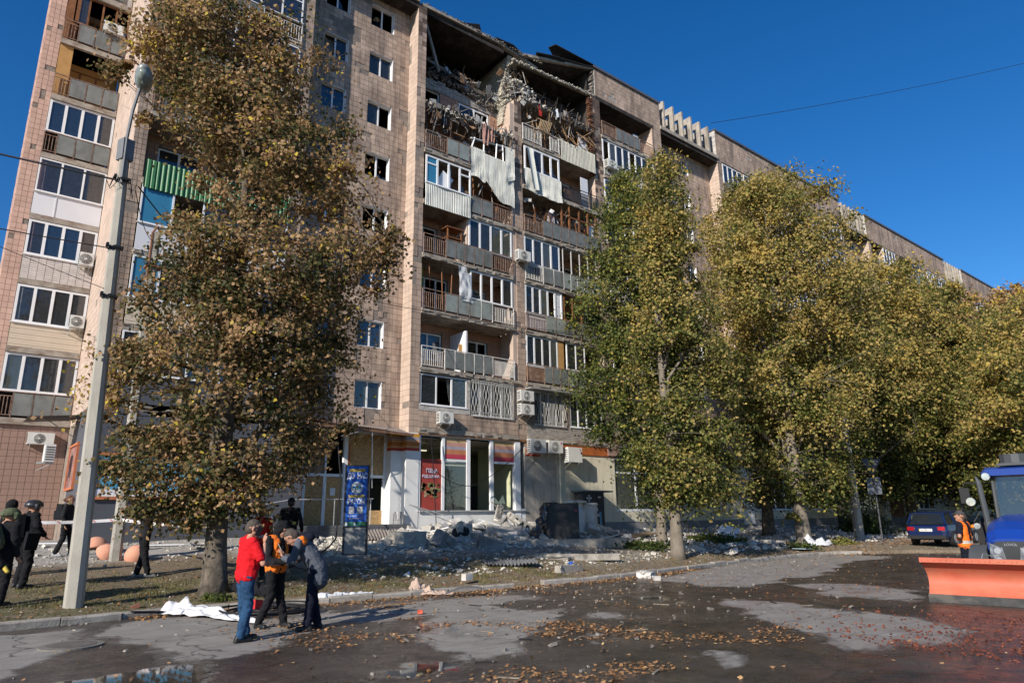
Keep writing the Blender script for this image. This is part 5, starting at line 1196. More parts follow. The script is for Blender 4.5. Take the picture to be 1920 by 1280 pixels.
tree('slim yellow-green tree whose foliage hangs low in front of the cream wall', 21.3, 16.85,
     [(16.6, .4, 1.2), (14.6, -.1, 1.8), (12.2, -.7, 2.3), (9.4, -1.3, 2.9), (7.2, -1.1, 2.9), (5.5, -1., 2.6), (3.9, -1.6, 3.0), (2.9, -1.3, 2.6), (2.2, -.8, 2.0)], LEAF_B, BARKL, 270, 180, .12, .25, .85, bias=.01, seed=21, gap=-.25, lowt=.08, extra=[(-.7, -.2, 3.1, .6), (0, -.4, 2.4, .7), (.5, -.4, 2.6, .8), (1.2, -.3, 2.5, .7), (1.8, -.1, 2.9, .7), (2.4, 0, 3.3, .6), (2.9, 0, 4.1, .6), (.9, .2, 3.5, .8), (-.9, 0, 4.6, .7), (-1.4, 0, 4.1, .4)])
tree('dark green tree close behind the slim yellow-green one', 25.43, 20.63,
     [(18.9, -1, .8), (17.3, -2.1, 1.1), (15.3, -3, 1.5), (12.2, -3.5, 1.8), (10, -4, 1.9), (7.9, -4, 1.7), (6.1, -3.2, 1.3), (4.9, -2.8, .7)], LEAF_G, BARKL, 260, 180, .13, .24, .95, bias=.0, seed=31, gap=-.3)
tree('tall orange-tinged tree in the middle of the row, white cloth at its foot', 33.15, 18.3,
     [(19.85, -.7, 2.2), (19.2, -1.4, 3.9), (17.1, -2.2, 5), (14.3, -2.9, 4.9), (11.3, -3, 5.2), (8.4, -3, 5), (5.6, -2.7, 3.8), (3.4, -1.3, 3), (2.1, -.6, 2.4)], LEAF_B, BARKL, 330, 210, .145, .36, 1.25, bias=.10, seed=41, gap=-.28, lowt=.2, extra=[(-.2, -.5, 2.5, .5), (.3, -.5, 3.1, .6), (1.0, -.4, 3.2, .6), (1.7, -.3, 3.6, .6), (2.3, 0, 3.9, .5), (-.5, -.5, 1.7, .32), (2.8, 0, 4.4, .5), (-1, 0, 4.2, .6), (3.6, 0, 5.6, .6)])
tree('tree with a dark forked trunk between the pale-trunked tree and the cream wall', 35.82, 21.67,
     [(22.4, 0, 2.6), (20, -1.9, 4), (16.5, -2.5, 3.7), (13, -2.8, 3.3), (9.9, -2.4, 2.9), (6.7, -1.4, 2.5), (3.7, -1.2, 1.9), (2.6, -.9, 1)], LEAF_B, BARK, 210, 190, .15, .34, 1.2, bias=.1, seed=51, gap=-.3, lowt=.2)
tree('broad tree right of the orange-tinged one, dark trunk in shade', 47.06, 22.8,
     [(19.4, 2.8, 7), (17, .5, 8.2), (13.3, -.5, 8.4), (9.1, -.5, 7.7), (5.4, -.2, 6.3), (3.2, -.2, 4.5)], LEAF_B, BARK, 250, 190, .19, .4, 1.5, bias=.06, seed=61, gap=-.34, lowt=.3)
tree('far tree with a dark trunk left of the blue car', 59.3, 23.4,
     [(21, 1.5, 5.6), (18.5, -.3, 8.3), (13.9, -1.9, 8.3), (9.5, -1.6, 7.5), (5.2, -1.4, 5.4), (3.3, -.9, 3.8)], LEAF_B, BARK, 240, 180, .23, .45, 1.5, bias=.07, seed=71, gap=-.36, lowt=.35)
tree('tree beyond the blue car, darker below and yellowing on top', 62, 14.5,
     [(16.8, -2.5, -1), (14.7, -4.5, 1.8), (10.8, -6, 1.7), (5.8, -7.2, .6), (3.2, -6.6, -.6), (2.2, -5, -1)], LEAF_B, BARK, 220, 170, .21, .4, 1.5, bias=.02, seed=81, gap=-.4, lowt=.35)
tree('brownish tree at the far end of the building under the roof line', 80, 22.5,
     [(24.1, -3, .3), (21, -4.7, 2.4), (15.4, -6.2, 2.4), (7.4, -7.5, .8), (3, -5, 0)], LEAF_A, BARK, 190, 150, .28, .45, 1.8, bias=.10, seed=91, gap=-.4)
tree('reddish tree top rising above the others at the right edge', 95, 17,
     [(26.6, -7.5, -5.2), (23.5, -9.7, -4.4), (16.3, -12.2, -5.9), (6, -14, -8), (3, -12, -9)], LEAF_A, BARK, 190, 140, .3, .45, 1.8, bias=.22, seed=101, gap=-.3)
tree('dense brownish green tree behind the tractor at the right edge', 52, 9.5,
     [(14.5, -4.5, -2), (12.2, -6.3, 2.5), (8.5, -7, 4), (5, -7, 4), (2.6, -6, 3)], LEAF_B, BARK, 250, 180, .18, .4, 1.4, bias=.14, seed=111, gap=-.45, lowt=.2)
tree('low green tree by the road sign, foliage reaching down to the bushes', 66, 19,
     [(13, -2, 4), (10, -5, 6), (6, -5.5, 6), (3.4, -5, 5)], LEAF_G, BARK, 180, 170, .21, .3, 1.4, bias=.05, seed=121, gap=-.45)
tree('small far tree between the blue car and the tractor', 75, 12,
     [(12, -4, 4), (8, -6, 6), (4, -6, 6), (1.8, -5, 5)], LEAF_G, BARK, 180, 170, .22, .3, 1.4, bias=.05, seed=131, gap=-.5)
def shrub(label, x, y, r, h, n, ls, seed, mat=LEAF_G, bias=0.):
    g = np.random.default_rng(seed); T = thing('shrub', label, 'shrub'); z0 = gz(x, y)
    d = g.normal(size=(n, 3)); d /= np.linalg.norm(d, axis=1)[:, None]; d[:, 2] = abs(d[:, 2]); c = np.array([x, y, z0])+d*np.array([r, r, h])*(g.uniform(size=(n, 1))**.4)*(1+.25*np.sin(d[:, :1]*7+d[:, 1:2]*5))
    leaves_mesh('foliage', c, ls*g.uniform(.7, 1.2, n), bias+.35+g.normal(size=n)*.15, mat, T, d)
    mb = MB()
    for i in range(9): mb.tube([(x, y, z0-.05), (x+r*.6*g.normal()*.6, y+r*.6*g.normal()*.6, z0+h*.8)], [.015, .005], 4)
    mb.build('stems', BARK, T)
shrub('rounded dark bush behind the concrete post on the right', 46, 21, 1.6, 1.5, 2600, .14, 5, bias=-.1)
shrub('dark bush left of the blue car', 50, 18.5, 1.6, 1.2, 2400, .14, 6, bias=-.1)
shrub('leafy plant beside the white sheet at the kerb', 4.75, 15.75, .28, .16, 260, .09, 7, bias=.1)
shrub('fallen leafy branch in the rubble beside the pale tree trunk', 22.5, 19.4, 1.3, .3, 1100, .13, 8, bias=.0)
shrub('leafy broken branch on the rubble far behind the trees', 29, 20.5, 1.6, .35, 1500, .13, 9, bias=.1)
shrub('yellowing weed tuft at the kerb beyond the wrapped tree', 34.5, 16.9, .7, .3, 600, .12, 10, LEAF_B, .1)
shrub('low green weeds at the foot of the orange-tinged tree', 31, 17.3, .9, .3, 700, .12, 12, bias=.1)

# ------------------------------------------------------------------ poles, wires, lamp
def octpole(name, label, cat, x, y, h, r0, r1, n=4, rot=.6, mat=CONCP, z=None):
    T = thing(name, label, cat, (x, y, (gz(x, y) if z is None else z)-.1))
    mb = MB()
    prof = []
    for k, q in enumerate(np.linspace(0, 1, 8)): prof.append((q*h, r0+(r1-r0)*q))
    b = 0; vs = []; fs = []
    for zz, r in prof:                                  # chamfered square section
        c = r*.28
        for a, s_ in ((r, c), (c, r), (-c, r), (-r, c), (-r, -c), (-c, -r), (c, -r), (r, -c)): vs.append((a*cos(rot)-s_*sin(rot), a*sin(rot)+s_*cos(rot), zz))
    for i in range(len(prof)-1):
        for j in range(8): fs.append((i*8+j, i*8+(j+1) % 8, (i+1)*8+(j+1) % 8, (i+1)*8+j))
    fs += [tuple(range(8))[::-1], tuple(range(len(vs)-8, len(vs)))]
    mb.add(vs, fs); mb.build('shaft', mat, T); return T
lp = octpole('lamp_post', 'tall pale concrete lamp post standing in the grass at left', 'lamp post', 2.22, 16.11, 9.9, .172, .098, rot=radians(20)); lp.rotation_euler = (0, -.0225, 0)
mb = MB(); mb.tube([(-.03, -.12, 8.9), (-.02, -.13, 10.0), (.03, -.16, 10.7), (.12, -.2, 11.3)], .035, 8); mb.ob((0, 0, 9.75), (.25, .25, .5), rotz(radians(20))); mb.build('lamp_arm', M('arm_grey', (.2, .2, .2), .6, .1, 3, metal=.4), lp)
mb = MB(); mb.sphere((0, 0, 0), (.19, .36, .15)); R_ = Matrix.Translation(V((.16, -.28, 11.5))) @ Matrix.Rotation(radians(-14), 4, 'Z') @ Matrix.Rotation(radians(-32), 4, 'X'); mb.xf(R_); lh = mb.build('lamp_head', M('lamp_cover', (.22, .23, .22), .35, .1, 3, spec=.6), lp, smooth=True)
mb = MB(); mb.sphere((0, 0, -.07), (.165, .29, .15)); mb.xf(R_); mb.build('lamp_glass', M('lamp_glass', (.20, .23, .20), .12, .3, 8, spec=.8), lp, smooth=True)
for z_ in (9.0, 7.4, 6.3): mb = MB(); mb.tube([(.155*cos(a), .155*sin(a), z_+.04*sin(a*3)) for a in np.linspace(0, 2*pi, 13)], .014, 5, cap=False); mb.ob((.05, -.16, z_), (.2, .05, .05)); mb.ob((-.15, -.1, z_+.04), (.05, .12, .07)); mb.build('clamp', WIRE, lp)
mb = MB()
for i in range(8): a = i; mb.tube([(.16*cos(a), .16*sin(a), 9.05), (.25*cos(a+.5), .22*sin(a+.5), 8.9-.04*i), (.3*cos(a+1), .3*sin(a+1), 8.98)], .008, 4)
mb.build('wire_tangle', WIRE, lp)
po = octpole('utility_pole', 'rough grey concrete post behind the lamp post, ending below its wires', 'utility pole', 3.87, 22.07, 9.7, .17, .14, rot=radians(35), mat=M('rough_concrete', (.33, .31, .27), .95, .2, 4, bump=.9, bscale=30))
mb = MB(); mb.tube([(-.12, -.1, 8.2), (-.12, -.1, 9.7), (0, -.05, 9.95), (.1, 0, 9.8)], .035, 6); mb.box(-.2, .25, -.2, .2, 8.6, 8.66); mb.build('cable_bracket', M('rust_pipe', (.22, .1, .06), .8), po)
octpole('utility_pole', 'pale concrete post in tree shade left of the road sign', 'utility pole', 39.8, 18.5, 8.5, .26, .17, rot=.3, mat=CONCP)
def cable(label, pts, r=.012, sag=.0, n=24, cat='wire'):
    mb = MB(); P = []
    for i in range(len(pts)-1):
        a, b = V(pts[i]), V(pts[i+1])
        for k in range(n): t = k/n; p = a.lerp(b, t); p.z -= sag*4*t*(1-t); P.append(p)
    P.append(V(pts[-1])); mb.tube(P, r, 5); o = mb.build('wire', WIRE); return tag(o, label, cat)
cable('thick black cable reaching the lamp post from the left edge, the upper one', [(-7, 18.5, 10.2), (2.1, 16.0, 9.05)], .022, .15)
cable('black cable crossing from the left edge below the thick upper one', [(-7, 17.8, 8.1), (2.05, 16.0, 7.45)], .013, .1)
cable('thin slanting wire between the two cables at left', [(-6, 19, 10.2), (2.1, 16.0, 6.5)], .007, .2)
cable('bundle of wires from the lamp post to the upper balconies behind the big tree', [(2.35, 16.1, 9.05), (9.3, 25.8, 9.8)], .016, .6)
cable('wire from the lamp post to the rough concrete post', [(2.3, 16.1, 8.95), (3.85, 22, 10.1)], .01, .3)
cable('long thin wire crossing the blue sky above the far roof', [(41, 26, 30.6), (71, 12.2, 41.5)], .02, .3)
cable('wire running from the big tree across the balconies to the centre pier', [(5, 17, 8.5), (15.9, 25.9, 11.1), (30, 25.8, 12.2)], .012, .3)
cable('loose black cable hanging beside the advertising pillar', [(11.6, 25.3, 5.7), (11.3, 24, 3.2), (10.2, 21.8, 1.2), (9.0, 20.6, .75)], .028, .1)
cable('cable drooping across the broken shop windows', [(16.3, 25.6, 3.95), (18.4, 25.6, 3.2), (21.6, 25.6, 5.2)], .016, .25)
cable('cable hanging in front of the red pizza poster down to the rubble', [(16.25, 25.7, 5.4), (16.4, 25.6, 3.5), (16.5, 25.5, 1.3)], .02, .0)

# warning tape
def tape(label, pts):
    T = thing('warning_tape', label, 'tape'); mb = MB(); st = MB()
    for i in range(len(pts)-1):
        a, b = V(pts[i]), V(pts[i+1]); L_ = (b-a).length; n = int(L_/.1)
        for k in range(n):
            p = a.lerp(b, k/n); q = a.lerp(b, (k+1)/n); p.z -= .25*(k/n)*(1-k/n); q.z -= .25*((k+1)/n)*(1-(k+1)/n)
            h = V((0, .01*sin(k*.4), .04)); mb.add([p-h, q-h, q+h, p+h], [(0, 1, 2, 3)])
            if k % 4 == 1: d = (q-p)*.35; o_ = V((0, -.004, 0)); hh = h*.7; st.add([p-hh+o_, p+d-hh+o_, q+hh+o_, q-d+hh+o_], [(0, 1, 2, 3)])
    mb.build('tape_band', M('tape_white', (.72, .70, .70), .5), T); st.build('red_slashes', M('tape_red', (.55, .05, .05), .5), T)
tape('red and white tape tied between the rough post and the big tree trunk', [(3.9, 21.9, 1.84), (5.1, 17.1, 1.66)])
tape('red and white tape running left from the rough post behind the helmeted man', [(3.8, 22, 1.84), (.6, 22.4, 1.86), (-3, 22.5, 1.8)])
tape('pale tape at waist height left of the advertising pillar, in front of the boards', [(5.4, 17.3, 1.7), (9.2, 23.5, 2.05)])

# ------------------------------------------------------------------ advertising pillar
ap = thing('advertising_pillar', 'blue illuminated advertising pillar on a concrete foot in front of the boarded shop', 'advertising pillar', (10.15, 20.35, .5), radians(-33))
mb = MB(); mb.box(-.55, .5, -.3, .35, -.1, .2); mb.build('concrete_foot', CONC, ap)
mb = MB(); mb.box(-.36, .36, -.02, .2, .2, 2.95); mb.box(-.38, -.33, -.06, .22, .2, 2.95); mb.box(.33, .38, -.06, .22, .2, 2.95); mb.build('dark_frame', M('graphite_metal', (.05, .05, .052), .45, .1, 3, metal=.3), ap)
mb = MB(); mb.box(-.325, .325, -.035, -.021, .24, 1.02); mb.build('lower_panel', M('dusty_metal', (.26, .26, .25), .6, .15, 3), ap)
mb = MB(); mb.box(-.325, .325, -.05, -.03, 1.06, 2.92); mb.build('blue_poster', M('poster_royal', (.015, .10, .45), .35, .08, 2, spec=.5), ap)
yl = M('print_yellow', (.65, .48, .08), .6); bk = M('print_dark', (.03, .03, .05), .6)
mb = MB(); mb.box(-.25, .25, -.056, -.051, 2.74, 2.83); mb.box(-.25, .25, -.056, -.051, 1.94, 2.02); mb.build('yellow_strip', yl, ap)
text('ПРИЄДНУЙТЕСЬ', .07, bk, ap, (0, -.058, 2.785), FRONT, .001, sx=.85); text('ДО  НАС', .25, tw, ap, (0, -.055, 2.60), FRONT, .002, sx=.60, bold=.005)
text('ДОПОМОЖЕМО', .07, bk, ap, (0, -.058, 1.98), FRONT, .001, sx=.9); text('РАЗОМ', .25, tw, ap, (0, -.055, 1.80), FRONT, .002, sx=.62, bold=.005)
text('www.dopomoha.org.ua', .05, tw, ap, (0, -.055, 1.38), FRONT, .001); text('+38 (073) 1654 000', .07, tw, ap, (0, -.055, 1.30), FRONT, .001, sx=.8)
mb = MB(); mb.tube([(0, -.056, 2.24), (0, -.051, 2.24)], .185, 28); mb.build('round_emblem', M('emblem_pale', (.6, .62, .6), .5), ap)
mp = [(-.13, .02), (-.10, .06), (-.03, .05), (.0, .075), (.06, .05), (.12, .03), (.135, -.01), (.09, -.035), (.05, -.04), (.07, -.075), (.03, -.085), (.02, -.055), (-.02, -.05), (-.05, -.07), (-.05, -.03), (-.10, -.02)]
mb = MB(); mb.prism([(a, -.057, 2.24+b) for a, b in mp], (0, -.003, 0)); mb.build('map_shape', M('map_blue', (.03, .22, .42), .5), ap)
mb = MB(); mb.prism([(-.04, -.0605, 2.25), (-.02, -.0605, 2.275), (0, -.0605, 2.26), (.02, -.0605, 2.275), (.04, -.0605, 2.25), (0, -.0605, 2.2)], (0, -.002, 0)); mb.build('heart', yl, ap)
mb = MB(); mb.box(-.22, -.06, -.056, -.051, 1.44, 1.66); mb.box(.03, .21, -.056, -.051, 1.44, 1.66); mb.build('white_square', M('square_pale', (.5, .5, .5), .6), ap)
mb = MB(); mb.box(-.325, .325, -.056, -.051, 1.07, 1.2, 0); mb.box(-.31, -.25, -.059, -.056, 1.08, 1.19, 1); mb.box(-.05, .0, -.059, -.056, 1.09, 1.18, 1); mb.box(.22, .31, -.059, -.056, 1.08, 1.19, 2); mb.build('sponsor_strip', [M('strip_green', (.03, .16, .10), .6), tw, M('logo_green', (.2, .45, .12), .6)], ap)

# ------------------------------------------------------------------ parcel locker, wrapped cabinet and neighbours
pl = thing('parcel_locker', 'black parcel locker with white lettering standing against the cream wall', 'parcel locker', (25.0, 25.2, 1.15))
mb = MB(); mb.box(0, 1.55, 0, .6, 0, 1.85); mb.build('locker_body', M('locker_black', (.028, .03, .034), .5, .1, 2, spec=.4), pl)
mb = MB(); mb.box(-.12, 2.0, -.25, .7, 1.85, 1.93); mb.build('locker_roof', M('locker_roof', (.09, .11, .12), .5), pl)
dm = M('locker_door', (.036, .038, .043), .45, .05, 2, spec=.4)
for i in range(3):
    for j in range(5):
        if j < 3 and i < 3: pass
        mb = MB(); mb.box(.06+i*.49, .5+i*.49, -.012, 0, .04+j*.36, .37+j*.36); mb.build('locker_door', dm, pl)
text('забирай', .24, tw, pl, (.12, -.02, .98), FRONT, .002, 'LEFT', bold=.004); text('надсилай', .24, tw, pl, (.12, -.02, .72), FRONT, .002, 'LEFT', bold=.004); text('24/7', .24, tw, pl, (.12, -.02, .45), FRONT, .002, 'LEFT', bold=.004)
mb = MB()
for a in (0, 90, 180, 270): R = Matrix.Rotation(radians(a), 3, 'Y'); mb.ob(V((.45, -.02, 1.55))+R @ V((0, 0, .085)), (.05, .006, .09), R); mb.ob(V((.45, -.02, 1.55))+R @ V((0, 0, .14)), (.11, .006, .03), R)
mb.ob((1.2, -.02, 1.6), (.2, .006, .05)); mb.build('arrow_logo', tw, pl)
wb = thing('wrapped_cabinet', 'big black metal cabinet with torn dark plastic hanging off its left side', 'cabinet', (20.4, 21.9, .62), radians(-32))
BM = M('black_metal', (.02, .02, .021), .5, .2, 3, spec=.4, stain=(.04, .04, .038), st_amt=.6)
mb = MB(); mb.box(-.65, .75, -.15, .75, 0, 1.72); mb.build('cabinet_body', BM, wb)
mb = MB(); mb.tube([(.62, -.165, 1.42), (.62, -.15, 1.42)], .06, 12); mb.build('faded_sticker', M('sticker_red', (.25, .06, .07), .6), wb)
mb = MB(); mb.tube([(-.35, 0, 1.72), (-.35, 0, 1.8), (-.25, 0, 1.8), (-.25, 0, 1.72)], .015, 5); mb.tube([(.6, 0, 1.72), (.6, 0, 1.8), (.7, 0, 1.8), (.7, 0, 1.72)], .015, 5); mb.build('lifting_eye', BM, wb)
PLST = M('dark_plastic', (.035, .038, .043), .25, .3, 5, bump=.9, bscale=4, spec=.7)
mb = MB(); mb.grid(lambda u, v_: (-.6-.95*(1-v_)**1.6*(.5+.7*u)-.12*noise.noise(V((u*5, v_*6, 1)))*2, -.3+1.1*u-.25*(1-v_)+.22*noise.noise(V((u*4, v_*7, 5))), .02+1.74*v_+.16*noise.noise(V((u*6, v_*5, 9)))*(1-v_)), 22, 26); mb.grid(lambda u, v_: (-.68+.6*u, -.18+.9*v_, 1.74+.05*noise.noise(V((u*5, v_*5, 3)))), 10, 10)
mb.grid(lambda u, v_: (-1.9+1.3*u, -.45+.5*v_+.2*noise.noise(V((u*7, v_*3, 2))), .05+.5*abs(noise.noise(V((u*4, v_*4, 8))))+.3*u), 18, 8); mb.build('torn_wrapping', PLST, wb, smooth=True)
wt = thing('white_tank', 'low white plastic tank with lids standing behind the wrapped cabinet', 'tank', (22.5, 23.2, .85))
mb = MB(); mb.tube([(0, 0, 0), (0, 0, 1.2), (0, 0, 1.3), (0, 0, 1.55)], [.5, .5, .38, .36], 20); mb.tube([(.95, .2, 0), (.95, .2, 1.45)], .5, 20); mb.build('tank_body', M('tank_white', (.62, .60, .56), .5, .1, 2, stain=(.35, .3, .25), st_amt=.4), wt, smooth=False)
mb = MB(); mb.tube([(0, 0, 1.55), (0, 0, 1.62), (0, 0, 1.66)], [.56, .56, .3], 20); mb.tube([(.95, .2, 1.45), (.95, .2, 1.55)], [.56, .5], 20); mb.build('tank_lid', M('lid_cream', (.6, .57, .48), .5), wt)
mb = MB(); mb.ob((1.38, -.28, .75), (.22, .02, .8), rotz(.5)); mb.build('side_label', M('label_blue', (.08, .3, .5), .5), wt)
sl_ = MB(); sl_.ob((19.3, 20.9, .72), (5.6, .55, .38), rotz(radians(-22)), 0, .015); tag(sl_.build('concrete_border', CONC), 'long low concrete border the wrapped cabinet stands on', 'concrete border')
# shop bin, handrail, bike rack
bn = thing('litter_bin', 'grey wire litter bin on a stand beside the entrance steps', 'bin', (14.85, 25.9, 1.5))
mb = MB(); mb.tube([(0, 0, .28), (0, 0, .58)], [.13, .16], 12); mb.build('bin_bucket', GREYF, bn)
mb = MB(); [mb.tube([(a, b, 0), (a, b, .5)], .012, 5) for a in (-.17, .17) for b in (-.08, .08)]; mb.box(-.17, .17, -.08, .08, .24, .26); mb.build('bin_stand', GREYF, bn)
hr = thing('handrail', 'steel handrail slanting down beside the entrance steps', 'handrail')
mb = MB(); mb.tube([(14.7, 24.8, 2.35), (16.4, 24.7, 1.9)], .022, 6); mb.tube([(14.7, 24.8, 2.35), (17.6, 24.5, 1.25)], .022, 6); mb.build('rail_bar', STEEL, hr)
mb = MB(); mb.tube([(15.2, 24.8, 2.2), (15.2, 24.8, 1.1)], .02, 6); mb.tube([(16.3, 24.7, 1.92), (16.25, 24.7, .95)], .02, 6); mb.build('rail_post', STEEL, hr)
h2 = thing('handrail', 'grey pipe handrail along the entrance platform before the boarded doors', 'handrail')
mb = MB(); mb.tube([(9.7, 24.65, 2.5), (13.0, 24.65, 2.55)], .022, 6); mb.tube([(8.0, 24.4, 2.2), (9.7, 24.6, 2.5)], .022, 6); mb.build('rail_bar', STEEL, h2)
mb = MB(); [mb.tube([(a, 24.65, 2.5), (a, 24.65, 1.58)], .02, 6) for a in (9.8, 11.4, 12.9)]; mb.build('rail_post', STEEL, h2)
br_ = thing('bicycle_rack', 'copper coloured spiral bicycle rack against the shop wall', 'bicycle rack', (16.6, 24.3, 1.0))
mb = MB(); mb.tube([(t*.27+.12*sin(t*2*pi)*.3, .18*sin(t*2*pi), .1+.42*abs(sin(t*pi))) for t in np.linspace(0, 6, 120)], .02, 6); mb.build('spiral_tube', M('copper_paint', (.34, .15, .07), .5, .2, 4, metal=.3), br_)
# ------------------------------------------------------------------ people
def capsule(mb, p0, p1, r0, r1, k=1., side=None):
    """tapered limb; k squashes it along the axis at right angles to 'side'"""
    p0, p1 = V(p0), V(p1); ax = p1-p0; L_ = ax.length or 1e-4; t = ax/L_ if ax.length else V((0, 0, 1))
    a = V(side) if side is not None else (V((1, 0, 0)) if abs(t.x) < .9 else V((0, 1, 0)))
    a = (a-t*a.dot(t)).normalized(); c = t.cross(a); n = 12; rings = []
    for q in (-1, -.86, -.5, 0): rings.append((p0+t*q*r0*(1 if k == 1 else k), r0*sqrt(max(.0004, 1-q*q))))
    for q in (0, .5, .86, 1): rings.append((p1+t*q*r1*(1 if k == 1 else k), r1*sqrt(max(.0004, 1-q*q))))
    b = len(mb.v); fs = []
    for p, r in rings:
        for j in range(n): q = 2*pi*j/n; mb.v.append(tuple(p+a*cos(q)*r+c*sin(q)*r*k))
    for i in range(len(rings)-1):
        for j in range(n): fs.append((b+i*n+j, b+i*n+(j+1) % n, b+(i+1)*n+(j+1) % n, b+(i+1)*n+j))
    fs += [tuple(b+j for j in range(n))[::-1], tuple(b+(len(rings)-1)*n+j for j in range(n))]
    mb.f += fs; mb.m += [0]*len(fs)
def blob(mb, name, mat, parent, vox=.012, sm=3, folds=0., seed=0, mfun=None, mats=None):
    me = bpy.data.meshes.new('tmp'); me.from_pydata(mb.v, [], mb.f); o = bpy.data.objects.new('tmp', me); COL.objects.link(o)
    r = o.modifiers.new('r', 'REMESH'); r.mode = 'VOXEL'; r.voxel_size = vox; r.use_smooth_shade = True
    if sm: s = o.modifiers.new('s', 'SMOOTH'); s.iterations = sm; s.factor = .5
    dg = bpy.context.evaluated_depsgraph_get(); nm = bpy.data.meshes.new_from_object(o.evaluated_get(dg)); bpy.data.objects.remove(o); nm.name = name
    if folds:
        n = len(nm.vertices); co = np.empty(n*3); nm.vertices.foreach_get('co', co); co = co.reshape(-1, 3); nr = np.empty(n*3); nm.vertices.foreach_get('normal', nr); nr = nr.reshape(-1, 3)
        d = np.array([noise.noise(V((c[0]*9+seed, c[1]*9, c[2]*16+c[0]*8)))+.6*noise.noise(V((c[0]*22, c[1]*22+seed, c[2]*30))) for c in co]); co += nr*d[:, None]*folds
        nm.vertices.foreach_set('co', co.reshape(-1))
    nm.materials.clear()
    for q in (mats or [mat]): nm.materials.append(q)
    if mfun:
        for p in nm.polygons: p.material_index = mfun(p.center)
    for p in nm.polygons: p.use_smooth = True
    o = bpy.data.objects.new(name, nm); COL.objects.link(o); o.parent = parent; return o
SKIN = M('skin', (.44, .235, .155), .6, .08, 8, spec=.3); HAIR = M('hair_grey_brown', (.07, .055, .045), .8, .3, 30)
def fabric(name, c, var=.12): return M(name, c, .9, var, 6, bump=.25, bscale=60, spec=.15)
FB = fabric('cloth_black', (.012, .012, .014)); FJ = fabric('jeans', (.022, .06, .125), .3); FR = fabric('shirt_red', (.60, .012, .018), .08); FO = fabric('vest_orange', (.85, .19, .025), .06)
FG = fabric('jacket_grey', (.085, .095, .115), .1); FN = fabric('navy_cloth', (.010, .012, .022)); SHOE = M('shoe_black', (.015, .015, .016), .5); REFL = M('reflective_band', (.42, .42, .42), .4, .05); FD = fabric('jacket_dark', (.02, .02, .022))
J0 = dict(pel=(0, 0, .95), bel=(0, .02, 1.08), che=(0, .0, 1.28), nk=(0, -.01, 1.46), hd=(0, .03, 1.60), rs=(.19, 0, 1.41), ls=(-.19, 0, 1.41), re=(.25, -.03, 1.13), le=(-.25, -.03, 1.13), rw=(.25, .05, .88), lw=(-.25, .05, .88),
          rh=(.09, 0, .92), lh=(-.09, 0, .92), rk=(.10, .03, .50), lk=(-.10, .03, .50), ra=(.11, -.02, .08), la=(-.11, -.02, .08), hf=(0, 1, 0), rhd=None, lhd=None)
